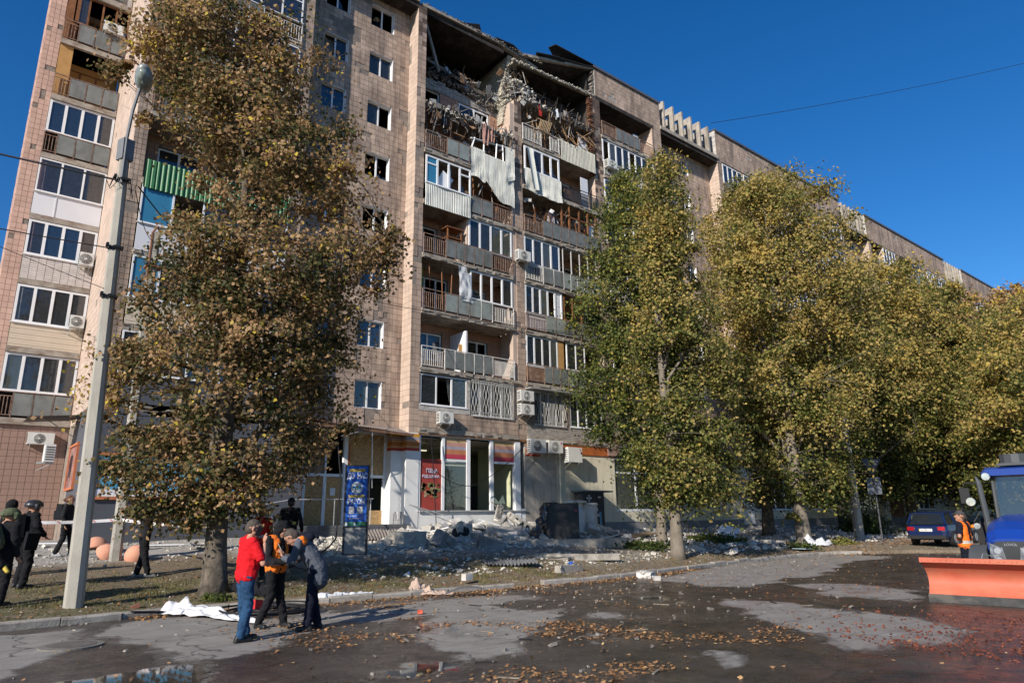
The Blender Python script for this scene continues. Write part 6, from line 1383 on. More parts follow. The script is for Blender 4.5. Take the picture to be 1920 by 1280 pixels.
def person(label, x, y, yaw, pose=None, h=1.75, z=None, top=FB, legs=FB, vest=None, sleeves='long', hair=HAIR, hood=False, helmet=None, cap=None, fat=1., vox=.013, group=None, fine=True, shoe=SHOE, hands=True, longcoat=False, wide=1.):
    J = dict(J0); J.update(pose or {}); T = thing('person', label, 'person', (x, y, gz(x, y) if z is None else z), yaw, group); s = h/1.75; T.scale = (s*wide, s*wide, s)
    g = {k: V(v) for k, v in J.items() if v is not None}
    up_ = (g['nk']-g['che']).normalized(); hf = g['hf'].normalized(); hside = hf.cross(V((0, 0, 1))); hside = hside.normalized() if hside.length > .1 else V((1, 0, 0)); hup = hside.cross(hf)
    b = MB(); H = g['hd']
    capsule(b, H+hup*.025-hf*.01, H-hup*.03+hf*.01, .098, .078, 1.15, hside); capsule(b, H-hup*.055+hf*.035, H-hup*.085+hf*.05, .055, .045); capsule(b, g['nk']-up_*.06, H-hup*.05-hf*.01, .062, .055)
    capsule(b, H+hf*.095+hup*.02, H+hf*.106-hup*.02, .010, .014)
    for q in (-1, 1): capsule(b, H+hside*q*.088+hup*.015-hf*.01, H+hside*q*.088-hup*.02-hf*.01, .018, .013)
    capsule(b, g['rs']*.5+g['ls']*.5, g['bel'], .11, .12); capsule(b, g['rs'], g['ls'], .06, .06)
    for sd in 'rl':
        capsule(b, g[sd+'s'], g[sd+'e'], .048, .04); capsule(b, g[sd+'e'], g[sd+'w'], .042, .028)
        capsule(b, g[sd+'h'], g[sd+'k'], .07, .05); capsule(b, g[sd+'k'], g[sd+'a'], .05, .035)
        if hands:
            d = V(J[sd+'hd']).normalized() if J[sd+'hd'] else (g[sd+'w']-g[sd+'e']).normalized(); w = g[sd+'w']
            sx = d.cross(V((0, 1, 0)) if abs(d.y) < .8 else V((1, 0, 0))).normalized(); n_ = sx.cross(d)
            capsule(b, w+d*.02, w+d*.075, .03, .038, .5, sx)
            for i, L_ in enumerate((.062, .074, .069, .052)):
                o_ = sx*(i-1.5)*.021; p0 = w+d*.085+o_; p1 = p0+d*L_*.55+n_*.012; p2 = p1+d*L_*.4+n_*.028; capsule(b, p0, p1, .0095, .009); capsule(b, p1, p2, .009, .008)
            capsule(b, w+d*.035-sx*.028, w+d*.07-sx*.062+n_*.01, .013, .011); capsule(b, w+d*.07-sx*.062+n_*.01, w+d*.10-sx*.055+n_*.025, .011, .009)
    blob(b, 'body', SKIN, T, .0085 if fine else .014, 1)
    if fine:
        e = MB()
        for q in (-1, 1): e.sphere(H+hf*.098+hside*q*.033+hup*.022, .011, nu=8, nv=5)
        e.build('eye', M('eye_dark', (.03, .02, .02), .3), T)
        e = MB(); capsule(e, H+hf*.098-hup*.052-hside*.02, H+hf*.098-hup*.052+hside*.02, .006, .006); e.build('mouth', M('lip', (.25, .09, .07), .6), T)
    # top
    t = MB(); f_ = fat; sh = (g['rs']+g['ls'])/2
    capsule(t, sh-up_*.06+V((.07, 0, 0)), g['bel']+V((.055*f_, .01*(f_-1)*10, 0)), .115, .125*f_, .95); capsule(t, sh-up_*.06-V((.07, 0, 0)), g['bel']+V((-.055*f_, .01*(f_-1)*10, 0)), .115, .125*f_, .95)
    capsule(t, g['bel']+V((.05, 0, 0)), g['pel']+V((.05, 0, -.02)), .125*f_, .13*f_, .95); capsule(t, g['bel']-V((.05, 0, 0)), g['pel']+V((-.05, 0, -.02)), .125*f_, .13*f_, .95)
    capsule(t, g['rs'], g['ls'], .078, .078); capsule(t, sh, g['nk']+up_*.0, .085, .068); capsule(t, sh-up_*.03, g['bel'], .135, .145*f_)
    if longcoat: capsule(t, g['pel'], g['pel']-V((0, .02, .2)), .18, .19, .8)
    for sd in 'rl':
        e = g[sd+'e']; w = g[sd+'w']
        if sleeves == 'long': capsule(t, g[sd+'s'], e, .075, .06); capsule(t, e, e.lerp(w, .97), .06, .046)
        else: capsule(t, g[sd+'s'], g[sd+'s'].lerp(e, .72), .075, .072)
    if hood:
        capsule(t, H+hup*.035-hf*.03, H-hup*.06-hf*.04, .125, .11, 1., hside); capsule(t, H-hup*.10-hf*.03, g['nk'], .10, .10)
    tm = [top, REFL] if (vest is None and top in (FO,)) else [top]
    blob(t, 'jacket' if sleeves == 'long' else 'shirt', top, T, vox, 2, .012, seed=x)
    if vest:
        v_ = MB(); 
        for q in (-1, 1): capsule(v_, sh-up_*.05+V((.075*q, 0, 0)), g['bel']+V((.06*q*f_, 0, 0)), .125, .138*f_, .95); capsule(v_, g['bel']+V((.055*q, 0, 0)), g['pel']+V((.055*q, 0, .0)), .138*f_, .146*f_, .95); capsule(v_, sh+V((.10*q, 0, .0)), sh+V((.14*q, 0, -.0)), .092, .09)
        zb = g['pel'].z+.05
        blob(v_, 'vest', vest, T, vox, 2, .009, seed=x+3, mfun=lambda c: 1 if zb < c.z < zb+.055 else 0, mats=[vest, REFL])
    # trousers
    t = MB(); capsule(t, g['rh']+V((-.02, 0, 0)), g['lh']+V((.02, 0, 0)), .115*max(1, f_*.95), .115*max(1, f_*.95), 1.0)
    capsule(t, g['pel'], (g['rh']+g['lh'])/2, .125, .12)
    for sd in 'rl': capsule(t, g[sd+'h'], g[sd+'k'], .102, .075); capsule(t, g[sd+'k'], g[sd+'a']+V((0, 0, .02)), .077, .068)
    blob(t, 'trousers', legs, T, vox, 2, .014, seed=x+9)
    sfn = MB()
    for sd in 'rl':
        a = g[sd+'a']; d = V(J.get(sd+'f', (.03 if sd == 'r' else -.03, 1, 0))).normalized(); base = V((a.x, a.y, 0))
        capsule(sfn, base+V((0, 0, .045))-d*.05, base+V((0, 0, .04))+d*.15, .045, .042, .8); capsule(sfn, base+V((0, 0, .05))-d*.04, a+V((0, 0, .03)), .05, .05); sfn.ob(base+d*.055+V((0, 0, .014)), (.085, .28, .026), Matrix.Rotation(atan2(-d.x, d.y), 3, 'Z'))
    blob(sfn, 'shoes', shoe, T, .013, 1)
    if hair and not hood and not helmet:
        t = MB(); capsule(t, H+hup*.035-hf*.02, H-hup*.01-hf*.045, .101, .085, 1.1, hside); t2 = blob(t, 'hair', hair, T, .012, 1, .005)
    if helmet:
        t = MB(); t.sphere(H+hup*.02-hf*.01, (.135, .155, .125), z0=-.25); capsule(t, H+hside*.12-hup*.04, H+hside*.12+hup*.02, .04, .045); capsule(t, H-hside*.12-hup*.04, H-hside*.12+hup*.02, .04, .045); blob(t, 'helmet', helmet, T, .013, 1)
    if cap:
        t = MB(); t.sphere(H+hup*.045-hf*.01, (.108, .118, .085), z0=-.1); capsule(t, H+hup*.055+hf*.08, H+hup*.035+hf*.17, .05, .035, .25, hside); blob(t, 'cap', cap, T, .009, 1)
    return T, g
def yaw_to(dx, dy): return atan2(-dx, dy)
LT, DP = (cos(HEAD), -sin(HEAD)), (sin(HEAD), cos(HEAD))
def face(l, d): return yaw_to(LT[0]*l+DP[0]*d, LT[1]*l+DP[1]*d)
# man in red
t, g = person('stout man in a red t-shirt and blue jeans holding a phone to his ear', 3.74, 11.08, face(.75, .66), dict(re=(.31, .13, 1.10), rw=(.215, .17, 1.38), rhd=(-.25, -.1, 1), hd=(.03, .06, 1.61), hf=(.35, .9, -.12), le=(-.22, .1, 1.12), lw=(-.08, .28, 1.1), ra=(.12, -.06, .08), la=(-.10, .1, .08)), 1.76, 0, FR, FJ, sleeves='short', fat=1.17, hair=HAIR)
mb = MB(); mb.ob((.145, .09, 1.57), (.02, .075, .15), Matrix.Rotation(-.35, 3, 'X') @ Matrix.Rotation(.25, 3, 'Y')); ph = mb.build('phone', M('phone_black', (.015, .015, .02), .3, spec=.6), None); ph.matrix_world = t.matrix_world
ph.location = t.location; ph.rotation_euler = t.rotation_euler; ph.scale = t.scale; tag(ph, 'black phone held to the ear of the man in red', 'phone')
# hooded man with orange vest
t, g = person('man in a black hood and orange vest looking down between the other two', 4.6, 12.15, face(.88, -.47), dict(hd=(.0, .10, 1.57), hf=(0, .85, -.5), che=(0, .03, 1.28), re=(.26, .08, 1.08), rw=(.13, .34, 1.06), le=(-.26, .08, 1.10), lw=(-.10, .36, 1.08), ra=(.18, -.12, .08), la=(-.14, .12, .08)), 1.76, 0, FB, FB, vest=FO, hood=True)
mb = MB(); capsule(mb, (-.03, .19, 1.63), (.03, .19, 1.63), .06, .06, .25, (1, 0, 0)); mb.build('cap_brim', M('brim_grey', (.25, .25, .25), .7), t, smooth=True)
# grey jacket man bending
t, g = person('man in a grey and orange work jacket bending forward over his cupped hands', 4.98, 11.38, face(-.95, -.1), dict(pel=(0, -.04, .95), bel=(0, .05, 1.08), che=(0, .18, 1.24), nk=(0, .29, 1.37), hd=(0, .41, 1.42), hf=(0, .62, -.78), rs=(.2, .24, 1.34), ls=(-.2, .24, 1.34), re=(.26, .32, 1.06), le=(-.26, .32, 1.06), rw=(.07, .50, 1.12), lw=(-.07, .50, 1.10), rhd=(-.3, .5, .8), lhd=(.3, .5, .8), ra=(.10, -.06, .08), la=(-.10, .06, .08)), 1.80, 0, FG, FN, longcoat=True, fat=1.08)
mb = MB(); capsule(mb, (.17, .21, 1.35), (-.17, .21, 1.35), .084, .084, .8); capsule(mb, (.2, .2, 1.40), (.12, .3, 1.28), .05, .04); capsule(mb, (-.2, .2, 1.40), (-.12, .3, 1.28), .05, .04); blob(mb, 'orange_yoke', FO, t, .013, 2, .005)
mb = MB(); capsule(mb, (.0, .12, 1.42), (.0, .22, 1.42), .085, .08); blob(mb, 'folded_hood', FN, t, .013, 2, .01)
mb = MB(); mb.tube([(.02, .56, 1.22), (.01, .62, 1.33)], .006, 5); cg = mb.build('cable_end', STEEL, None); cg.location = t.location; cg.rotation_euler = t.rotation_euler; cg.scale = t.scale; tag(cg, 'thin pale cable end held by the man in the grey jacket', 'cable')
cable('pale looped cable dangling between the hooded man and the grey jacket man', [(4.72, 11.86, 1.1), (4.85, 11.6, .95), (5.0, 11.45, .98)], .007, .05)
# others
wl_ = dict(le=(-.22, .1, 1.13), lw=(-.1, .25, 1.2), la=(-.12, .18, .08), ra=(.1, -.15, .09), rk=(.1, .0, .5), lk=(-.1, .12, .5))
t, g = person('woman in black with a ponytail and backpack standing behind the lamp post', 2.75, 23.2, face(.9, .2), wl_, 1.66, top=FD, legs=FB, hair=M('hair_brown', (.10, .045, .02), .7, .3, 20), fine=False, shoe=M('shoe_grey', (.3, .3, .32), .6))
mb = MB(); mb.ob((0, -.20, 1.25), (.30, .17, .46), None, 0, .03, .9); mb.ob((0, -.30, 1.17), (.22, .06, .24), None, 0, .03); bp_ = mb.build('backpack', fabric('bag_black', (.018, .019, .022)), t)
mb = MB(); mb.tube([(-.18, -.24, 1.05), (-.18, -.24, 1.2), (-.18, -.24, 1.24)], [.032, .032, .015], 8); mb.build('water_bottle', M('bottle', (.45, .5, .52), .2, spec=.6), t)
mb = MB(); mb.sphere((0, -.12, 1.60), (.045, .06, .05)); mb.build('hair_bun', bpy.data.materials['hair_brown'], t, smooth=True)
person('man in black whose head is hidden by low branches, beside the rough post', 3.95, 19.2, face(.6, .5), dict(re=(.30, .2, 1.3), rw=(.2, .38, 1.5), le=(-.25, .2, 1.3), lw=(-.05, .40, 1.5), ra=(.13, .12, .08), la=(-.12, -.06, .08)), 1.8, top=FD, legs=FB, longcoat=False, fine=False, shoe=M('shoe_pale', (.2, .2, .2), .6))
DG = M('helmet_black', (.02, .02, .022), .35, spec=.6); CAMO = M('camo_green', (.08, .095, .05), .8, .5, 12, stain=(.03, .035, .02), st_scale=(9, 9, 9), st_amt=.9)
t, g = person('man in black with a dark helmet and headset, his back to the camera at left', 1.52, 18.5, face(.55, .8), dict(rw=(.28, .15, 1.02), re=(.3, .0, 1.2)), 1.84, top=FB, legs=FB, helmet=DG, fat=1.3, fine=False, wide=1.15)
mb = MB(); mb.ob((.0, -.2, 1.2), (.36, .12, .46), None, 0, .04, .9); mb.ob((.30, -.05, .92), (.13, .2, .34), Matrix.Rotation(.3, 3, 'Y'), 0, .05); mb.build('gear_pack', FB, t)
mb = MB(); mb.ob((-.12, -.15, 1.43), (.05, .01, .02), Matrix.Rotation(.7, 3, 'Y')); mb.build('yellow_tab', yl, t)
t, g = person('figure in a green camouflage helmet with a large pack cut by the left edge', 1.02, 16.7, face(.3, .95), dict(), 1.80, top=FB, legs=FB, helmet=CAMO, fat=1.25, fine=False, wide=1.15)
mb = MB(); capsule(mb, (-.05, -.25, 1.35), (.12, -.28, 1.1), .17, .16); blob(mb, 'camo_pack', CAMO, t, .02, 2, .01); mb = MB(); capsule(mb, (.1, -.3, 1.05), (.32, -.25, .72), .08, .07); blob(mb, 'rolled_mat', FB, t, .02, 1, .004)
mb = MB(); capsule(mb, (.36, -.22, .70), (.42, -.2, .62), .035, .03); mb.build('yellow_strap', yl, t, smooth=True)
t, g = person('dark hooded figure standing between the two helmeted ones at the left edge', 1.25, 20.1, face(.4, .9), {}, 1.72, top=FB, legs=FB, hood=True, fat=1.2, fine=False)
mb = MB(); mb.tube([(.0, -.26, .40), (.16, -.25, .42)], .012, 5); mb.build('reflective_stripe', M('stripe_beige', (.3, .27, .16), .6), t)
person('man in dark clothes standing with his back turned beyond the bending man', 7.5, 19.0, face(.1, 1), dict(re=(.29, -.02, 1.16), rw=(.31, .05, .9)), 1.86, z=.53, top=FB, legs=FB, fat=1.12, fine=False, hair=M('hair_black', (.015, .013, .012), .7))
person('firefighter in red with yellow bands, mostly hidden behind the man in red', 6.25, 17.7, face(-.3, .9), {}, 1.72, top=fabric('fire_red', (.5, .02, .02)), legs=FB, vest=fabric('fire_vest', (.5, .03, .02)), fine=False)
t, g = person('worker in an orange vest and dark cap standing hand on hip behind the snow plough', 18.85, 6.3, face(-.55, .75), dict(le=(-.40, -.05, 1.16), lw=(-.17, .02, 1.02), lhd=(.8, .3, -.3), hf=(-.5, .85, .05), hd=(-.01, .03, 1.61)), 1.78, top=FN, legs=FN, vest=FO, sleeves='short', cap=fabric('cap_grey', (.06, .06, .06)))
t, g = person('rescuer in a pale yellow helmet looking out of the topmost window', 13.6, 27.35, yaw_to(-.45, -1), {}, 1.7, z=F[9]+.02, top=FN, legs=FN, helmet=M('helmet_yellow', (.42, .36, .18), .5), fine=False)

# ------------------------------------------------------------------ blue estate car
car = thing('parked_car', 'dark blue estate car parked nose-away under the trees', 'car', (37.3, 13.3, .3), yaw_to(1., .02))
PAINT = M('car_blue', (.004, .014, .065), .22, .03, 2, spec=.8); CG = M('car_glass', (.012, .016, .022), .08, .1, 2, spec=.9); TY = M('tyre', (.02, .02, .02), .85); PLB = M('plastic_black', (.02, .02, .02), .6)
def loft(mb, st, m=0):
    """st: list of (y, [(x,z)...half profile]) mirrored"""
    b = len(mb.v); k = len(st[0][1])*2
    for y, pr in st:
        for x, z in pr: mb.v.append((x, y, z))
        for x, z in reversed(pr): mb.v.append((-x, y, z))
    fs = []
    for i in range(len(st)-1):
        for j in range(k): fs.append((b+i*k+j, b+i*k+(j+1) % k, b+(i+1)*k+(j+1) % k, b+(i+1)*k+j))
    fs += [tuple(b+j for j in range(k))[::-1], tuple(b+(len(st)-1)*k+j for j in range(k))]
    mb.f += fs; mb.m += [m]*len(fs)
mb = MB()
def bp(w, zb, zs): return [(w*.90, zb), (w, zb+.15), (w*1.01, (zb+zs)/2+.05), (w*.97, zs-.06), (w*.90, zs)]
loft(mb, [(-2.25, bp(.72, .38, .62)), (-2.2, bp(.80, .27, .86)), (-2.0, bp(.85, .24, .95)), (-1.2, bp(.88, .22, .96)), (.8, bp(.88, .22, .93)), (1.6, bp(.86, .24, .86)), (2.1, bp(.80, .26, .74)), (2.3, bp(.68, .34, .6))])
mb.build('body', PAINT, car, smooth=False)
mb = MB(); loft(mb, [(-2.12, [(.74, .92), (.66, 1.0), (.60, 1.02)]), (-1.9, [(.79, .92), (.66, 1.34), (.58, 1.42)]), (-1.3, [(.81, .92), (.66, 1.42), (.56, 1.47)]), (.1, [(.81, .92), (.66, 1.42), (.56, 1.46)]), (1.05, [(.78, .9), (.72, .93), (.6, .94)])]); mb.build('cabin_glass', CG, car)
mb = MB(); loft(mb, [(-1.92, [(.64, 1.40), (.60, 1.435), (.5, 1.45)]), (-1.3, [(.66, 1.43), (.60, 1.47), (.5, 1.49)]), (.15, [(.66, 1.43), (.60, 1.465), (.5, 1.48)]), (.3, [(.64, 1.38), (.6, 1.4), (.5, 1.41)])])
for q in (-1, 1): mb.tube([(q*.80, -2.1, .92), (q*.66, -1.9, 1.42)], .045, 6); mb.tube([(q*.82, -.9, .92), (q*.67, -.9, 1.43)], .035, 5); mb.tube([(q*.80, 1.0, .92), (q*.66, .15, 1.43)], .03, 5); mb.tube([(q*.6, -1.8, 1.5), (q*.6, 0, 1.5)], .015, 5)
mb.build('roof', PAINT, car)
for q in (-1, 1):
    mb = MB(); mb.ob((q*.64, -2.235, .74), (.30, .05, .16), rotz(q*.12), 0, .03); mb.build('tail_light', M('tail_red', (.35, .01, .015), .2, spec=.8), car)
    for yy in (-1.4, 1.35):
        w = MB(); w.tube([(q*.70, yy, .31), (q*.90, yy, .31)], .32, 18); wo = w.build('wheel', TY, car); w = MB(); w.tube([(q*.895, yy, .31), (q*.91, yy, .31)], .2, 12); w.build('rim', METAL, wo)
mb = MB(); mb.box(-.27, .27, -2.285, -2.25, .62, .74); npl = mb.build('number_plate', M('plate_white', (.7, .7, .68), .5), car)
text('AX 7981 CB', .10, bk, npl, (.02, -2.288, .68), FRONT, .001, sx=.85); mb = MB(); mb.box(-.27, -.23, -2.288, -2.2855, .62, .74); mb.build('plate_stripe', yl, npl)
mb = MB(); mb.box(-.8, .8, -2.3, -2.15, .3, .45); mb.build('bumper', PLB, car)

# ------------------------------------------------------------------ tractor with plough blade
F2 = V((-.993, -.115)); F2.normalize(); tr = thing('tractor', 'blue tractor with dark glazed cab carrying an orange blade, cut by the right edge', 'tractor', (15.86, 4.72, 0.), yaw_to(F2.x, F2.y))
TB = M('tractor_blue', (.008, .04, .25), .25, .03, 2, spec=.7); GP = M('dark_grey_paint', (.06, .065, .068), .5, .1, 3, spec=.4)
OR = M('plough_orange', (.52, .125, .07), .55, .16, 1.5, bump=.05, stain=(.50, .17, .10), st_scale=(1, 1, 2.5), st_amt=.8, st_lo=.47, spec=.4)
mb = MB(); n = 24
def blade(u, v_):
    a = v_*1.0; z = .12+.66*v_; y = .10-.34*sin(pi*v_)*.75+.10*v_; return ((u-.5)*2.66*(1+.035*v_), y-.0, z)
mb.grid(blade, 30, n); mb.grid(lambda u, v_: tuple(V(blade(u, v_))-V((0, .03, 0))), 30, n)
bl_ = mb.build('blade', OR, tr, smooth=True)
mb = MB(); mb.box(-1.38, 1.38, .165, .24, .76, .85); mb.build('top_flange', OR, bl_)
mb = MB()
for i in range(26): mb.sphere((-1.34+i*.107+random.uniform(-.02, .02), .24, .805), .014, nu=8, nv=4)
mb.build('rivets', OR, bl_, kind='stuff')
mb = MB(); mb.box(-1.34, 1.34, .07, .12, .0, .15); mb.build('cutting_edge', M('rubber_edge', (.06, .06, .058), .85, .3, 5, stain=(.15, .13, .11), st_scale=(1, 1, 3), st_amt=.6), bl_)
mb = MB()
for q in (-1.32, 1.32): mb.prism([(q-.015, blade(0, t)[1]-.02, blade(0, t)[2]) for t in np.linspace(0, 1, 10)]+[(q-.015, -.3, .76), (q-.015, -.3, .15)], (.03, 0, 0))
mb.box(-.3, .3, -1.2, -.36, .3, .5); mb.build('blade_mount', GP, bl_)
for q in (-.5, .5): mb = MB(); mb.tube([(q, -.38, .55), (q*.7, -1.0, .62)], .035, 8); mb.tube([(q, -.36, .6), (q*.9, -.7, .9), (q*.5, -1.1, .8)], .012, 5); mb.build('hydraulic_ram', METAL, bl_)
def hp(w, z0, z1): return [(w, z0), (w, z1-.22), (w*.93, z1-.08), (w*.6, z1), (.01, z1+.01)]
mb = MB(); loft(mb, [(-1.05, hp(.40, 1.12, 1.18)), (-1.2, hp(.45, 1.1, 1.36)), (-1.6, hp(.47, 1.05, 1.52)), (-2.2, hp(.48, 1.0, 1.62)), (-2.8, hp(.48, 1.0, 1.66))]); mb.build('bonnet', TB, tr, smooth=False)
mb = MB(); loft(mb, [(-1.02, hp(.38, .62, 1.13)), (-1.3, hp(.43, .6, 1.14)), (-2.7, hp(.40, .55, 1.1))]); gr = mb.build('grille', M('grille_black', (.028, .028, .03), .4, spec=.6), tr)
text('LOVOL', .07, METAL, gr, (0, -1.0, 1.07), (pi/2, 0, pi), .003)
for q in (-1, 1):
    mb = MB(); mb.prism([(q*.10, -1.005, .64), (q*.15, -1.005, 1.0), (q*.36, -1.02, 1.1), (q*.385, -1.02, .75), (q*.3, -1.01, .64)], (0, .02, 0)); hl = mb.build('headlight', M('lens_clear', (.35, .37, .4), .08, .5, 12, metal=.6, spec=.9), tr)
    mb = MB(); [mb.tube([(q*.24, -.99, z), (q*.24, -.975, z)], [.075, .06], 14) for z in (.76, .95)]; mb.build('lamp_ring', METAL, hl)
    mb = MB(); mb.tube([(q*.10, -.985, .62), (q*.16, -.985, 1.03)], .008, 4); mb.build('grille_trim', METAL, hl)
    mb = MB(); mb.tube([(q*.52, -1.9, .48), (q*.80, -1.9, .48)], .48, 20); wo = mb.build('wheel', TY, tr); mb = MB()
    for a in np.linspace(0, 2*pi, 19)[:-1]: mb.ob((q*.66, -1.9+.49*cos(a), .48+.49*sin(a)), (.3, .07, .06), Matrix.Rotation(-a+pi/2, 3, 'X').inverted())
    mb.build('tyre_lug', TY, wo)
    mb = MB(); mb.grid(lambda u, v_: (q*(.5+.36*u), -1.9+.56*cos(.5+v_*2.4), .48+.56*sin(.5+v_*2.4)), 2, 10); mb.build('mudguard', GP, tr, smooth=True)
    mb = MB(); mb.tube([(q*.60, -3.9, .8), (q*.95, -3.9, .8)], .8, 24); mb.build('wheel', TY, tr)
mb = MB(); mb.tube([(.50, -2.35, .75), (.56, -2.4, 1.5), (.58, -2.42, 1.52), (.62, -2.42, 2.35), (.66, -2.42, 2.5)], [.10, .10, .062, .055, .02], 10); mb.build('exhaust', GP, tr)
mb = MB(); 
CABX = .72
for q in (-1, 1):
    for yy, xx in ((-2.85, .62), (-4.2, .78)): mb.tube([(q*xx*CABX, yy, 1.1), (q*xx*.98*CABX, yy-.08, 2.5)], .04, 6)
mb.box(-.56, .56, -4.2, -2.85, .7, 1.12); mb.build('cab_frame', GP, tr)
mb = MB(); mb.add([(-.43, -2.86, 1.12), (.43, -2.86, 1.12), (.43, -2.94, 2.5), (-.43, -2.94, 2.5)], [(0, 1, 2, 3)])
for q in (-1, 1): mb.add([(q*.45, -2.88, 1.12), (q*.56, -4.2, 1.12), (q*.55, -4.25, 2.5), (q*.44, -2.95, 2.5)], [(0, 1, 2, 3)])
mb.build('cab_glass', Mglass('cab_glazing', (.03, .04, .05), .14, .35), tr)
mb = MB(); mb.box(-.35, .35, -4.1, -3.7, 1.1, 1.9); mb.tube([(0, -3.1, 1.2), (0, -3.3, 1.6)], .03, 5); mb.tube([(.2*cos(a), -3.3+.05*sin(a), 1.62+.2*sin(a)) for a in np.linspace(0, 6.28, 13)], .015, 5); mb.build('seat_and_wheel', PLB, tr)
mb = MB(); loft(mb, [(-2.7, [(.54, 2.52), (.60, 2.58), (.5, 2.66)]), (-3.0, [(.60, 2.5), (.64, 2.6), (.56, 2.72)]), (-4.3, [(.62, 2.5), (.66, 2.6), (.58, 2.74)])]); rf = mb.build('cab_roof', TB, tr)
mb = MB(); mb.box(-.3, .3, -3.1, -2.9, 2.74, 2.8); mb.tube([(0, -3.2, 2.74), (0, -3.2, 3.0)], .28, 12); mb.build('beacon_box', GP, rf)
for p, r in (((.50, -2.66, 2.5), .09), ((.86, -2.6, 1.95), .10), ((.76, -2.3, 1.42), .07)):
    mb = MB(); c = V(p); mb.tube([c, c+V((0, .05, 0)), c+V((0, .07, 0))], [r*.8, r, r*.9], 16); w_ = mb.build('work_lamp', M('lamp_chrome', (.6, .6, .62), .12, .3, 14, metal=.8), tr)
mb = MB(); mb.sphere((.85, -2.26, 1.41), (.045, .04, .045)); mb.build('indicator', M('amber', (.7, .2, .01), .2, spec=.8), tr)
mb = MB(); mb.tube([(.45, -2.9, 2.36), (.98, -2.8, 2.38), (1.0, -2.8, 2.3)], .018, 6); mb.ob((1.0, -2.78, 2.1), (.19, .06, .34), None, 0, .03); mb.tube([(.66, -2.9, 1.9), (.9, -2.7, 1.5), (.86, -2.4, 1.42)], .012, 5); mb.build('mirror', PLB, tr)

# ------------------------------------------------------------------ road sign seen from behind
SGN = M('sign_grey_shaded', (.08, .08, .09), .6, .1, 3)  # grey darkened so the colour carries the shade of the foliage
rsn = thing('road_sign', 'triangular and square road signs seen from behind on a thin post in shade', 'road sign', (39.13, 17.0, .2), face(0, 1))
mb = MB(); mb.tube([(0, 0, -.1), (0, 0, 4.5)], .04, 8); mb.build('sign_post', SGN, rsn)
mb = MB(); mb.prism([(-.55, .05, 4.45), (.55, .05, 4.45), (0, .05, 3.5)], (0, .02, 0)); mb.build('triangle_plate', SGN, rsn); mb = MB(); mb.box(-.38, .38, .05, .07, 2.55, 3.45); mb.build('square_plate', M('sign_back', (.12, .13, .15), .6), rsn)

# ------------------------------------------------------------------ concrete hemispheres
SPH = M('pink_concrete', (.62, .30, .20), .85, .12, 3, bump=.25, stain=(.42, .2, .14), st_scale=(2, 2, 2), st_amt=.5)
def hemi(label, x, y, r, rx, rz_, dz=0.):
    mb = MB(); mb.sphere((0, 0, 0), r, nu=28, nv=12, z0=0); o = mb.build('concrete_hemisphere', SPH, smooth=False); o.location = (x, y, gz(x, y)+dz); o.rotation_euler = (rx, 0, rz_)
    for p in o.data.polygons: p.use_smooth = len(p.vertices) == 4
    tag(o, label, 'bollard', 'pinkish concrete hemispheres by the posts')
hemi('largest pinkish concrete hemisphere, farthest left by the dark wall', 3.75, 24.6, .36, -.2, .3)
hemi('small pinkish hemisphere half hidden behind the largest one', 4.1, 23.9, .27, .35, 1.0, .05)
hemi('pinkish hemisphere rolled over just left of the rough concrete post', 3.72, 22.6, .30, .9, .6, .10)
hemi('brightest orange hemisphere rolled over right of the rough concrete post', 4.35, 21.9, .30, 1.2, -.3, .12)

# ------------------------------------------------------------------ rubble
def rocks(name, n, fx, size, mat, label, cat, seed=1, flat=.6):
    r = random.Random(seed); mb = MB(); st = random.getstate(); random.seed(seed)
    for i in range(n):
        x, y, z = fx(r); s = size(r); mb.ob((x, y, z), (s*r.uniform(.7, 1.7), s, s*flat*r.uniform(.5, 1.2)), Matrix.Rotation(r.uniform(-1.2, 1.2), 3, V((r.random()-.5, r.random()-.5, r.random()))), 0, .16)
    random.setstate(st); o = mb.build(name, mat, kind='stuff'); tag(o, label, cat); return o
def mound(x, y):
    return .42*math.exp(-((x-18.2)/3.2)**2-((y-24.2)/1.6)**2)+.30*math.exp(-((x-22.6)/1.6)**2-((y-24)/1.6)**2)+.16*math.exp(-((x-14)/3.)**2-((y-23)/1.2)**2)
def fr1(r):
    while True:
        x, y = r.uniform(9.2, 25.5), r.uniform(20.3, 25.8)
        if x < 14.6 and y > 24.4: continue
        if r.random() < .18+mound(x, y)*2.2+.3*(y > 21.3): return x, y, gz(x, y)+mound(x, y)*r.uniform(.3, 1.)+.03
rocks('rubble', 9500, fr1, lambda r: min(.34, .025+abs(r.gauss(0, .06))), RUBC, 'field of pale broken concrete, plaster and brick bits below the shop windows', 'rubble', 3)
def fr2(r):
    x = r.uniform(24, 62); y = r.uniform(17.5 if x < 40 else 18.5, 25.8); return x, y, gz(x, y)+.03
rocks('rubble', 3000, fr2, lambda r: .05+abs(r.gauss(0, .09)), M('rubble_far', (.44, .41, .37), .95, .25, 5, isl=.4), 'scattered pale debris under the trees along the cream wall', 'rubble', 4)
def fr3(r):
    x = r.uniform(-1, 36); y = kerb(x)+abs(r.gauss(0, 2.2))*(1 if r.random() < .75 else -1.)+.3; return x, y, (gz(x, y) if y > kerb(x) else 0)+.008
rocks('gravel', 1600, fr3, lambda r: .012+abs(r.gauss(0, .016)), M('grit', (.33, .29, .24), .95, .2, 5, isl=.45), 'fine grit and crumbs of mortar spread along the kerb and verge', 'grit', 5)
rocks('rubble', 420, lambda r: (r.uniform(2, 9), r.uniform(20.5, 27), 1.0) if False else (lambda x, y: (x, y, gz(x, y)+.02))(r.uniform(1, 9.4), r.uniform(21, 25.5)), lambda r: .02+abs(r.gauss(0, .03)), RUBC, 'thin scatter of plaster bits on the pavement behind the big tree', 'rubble', 6)
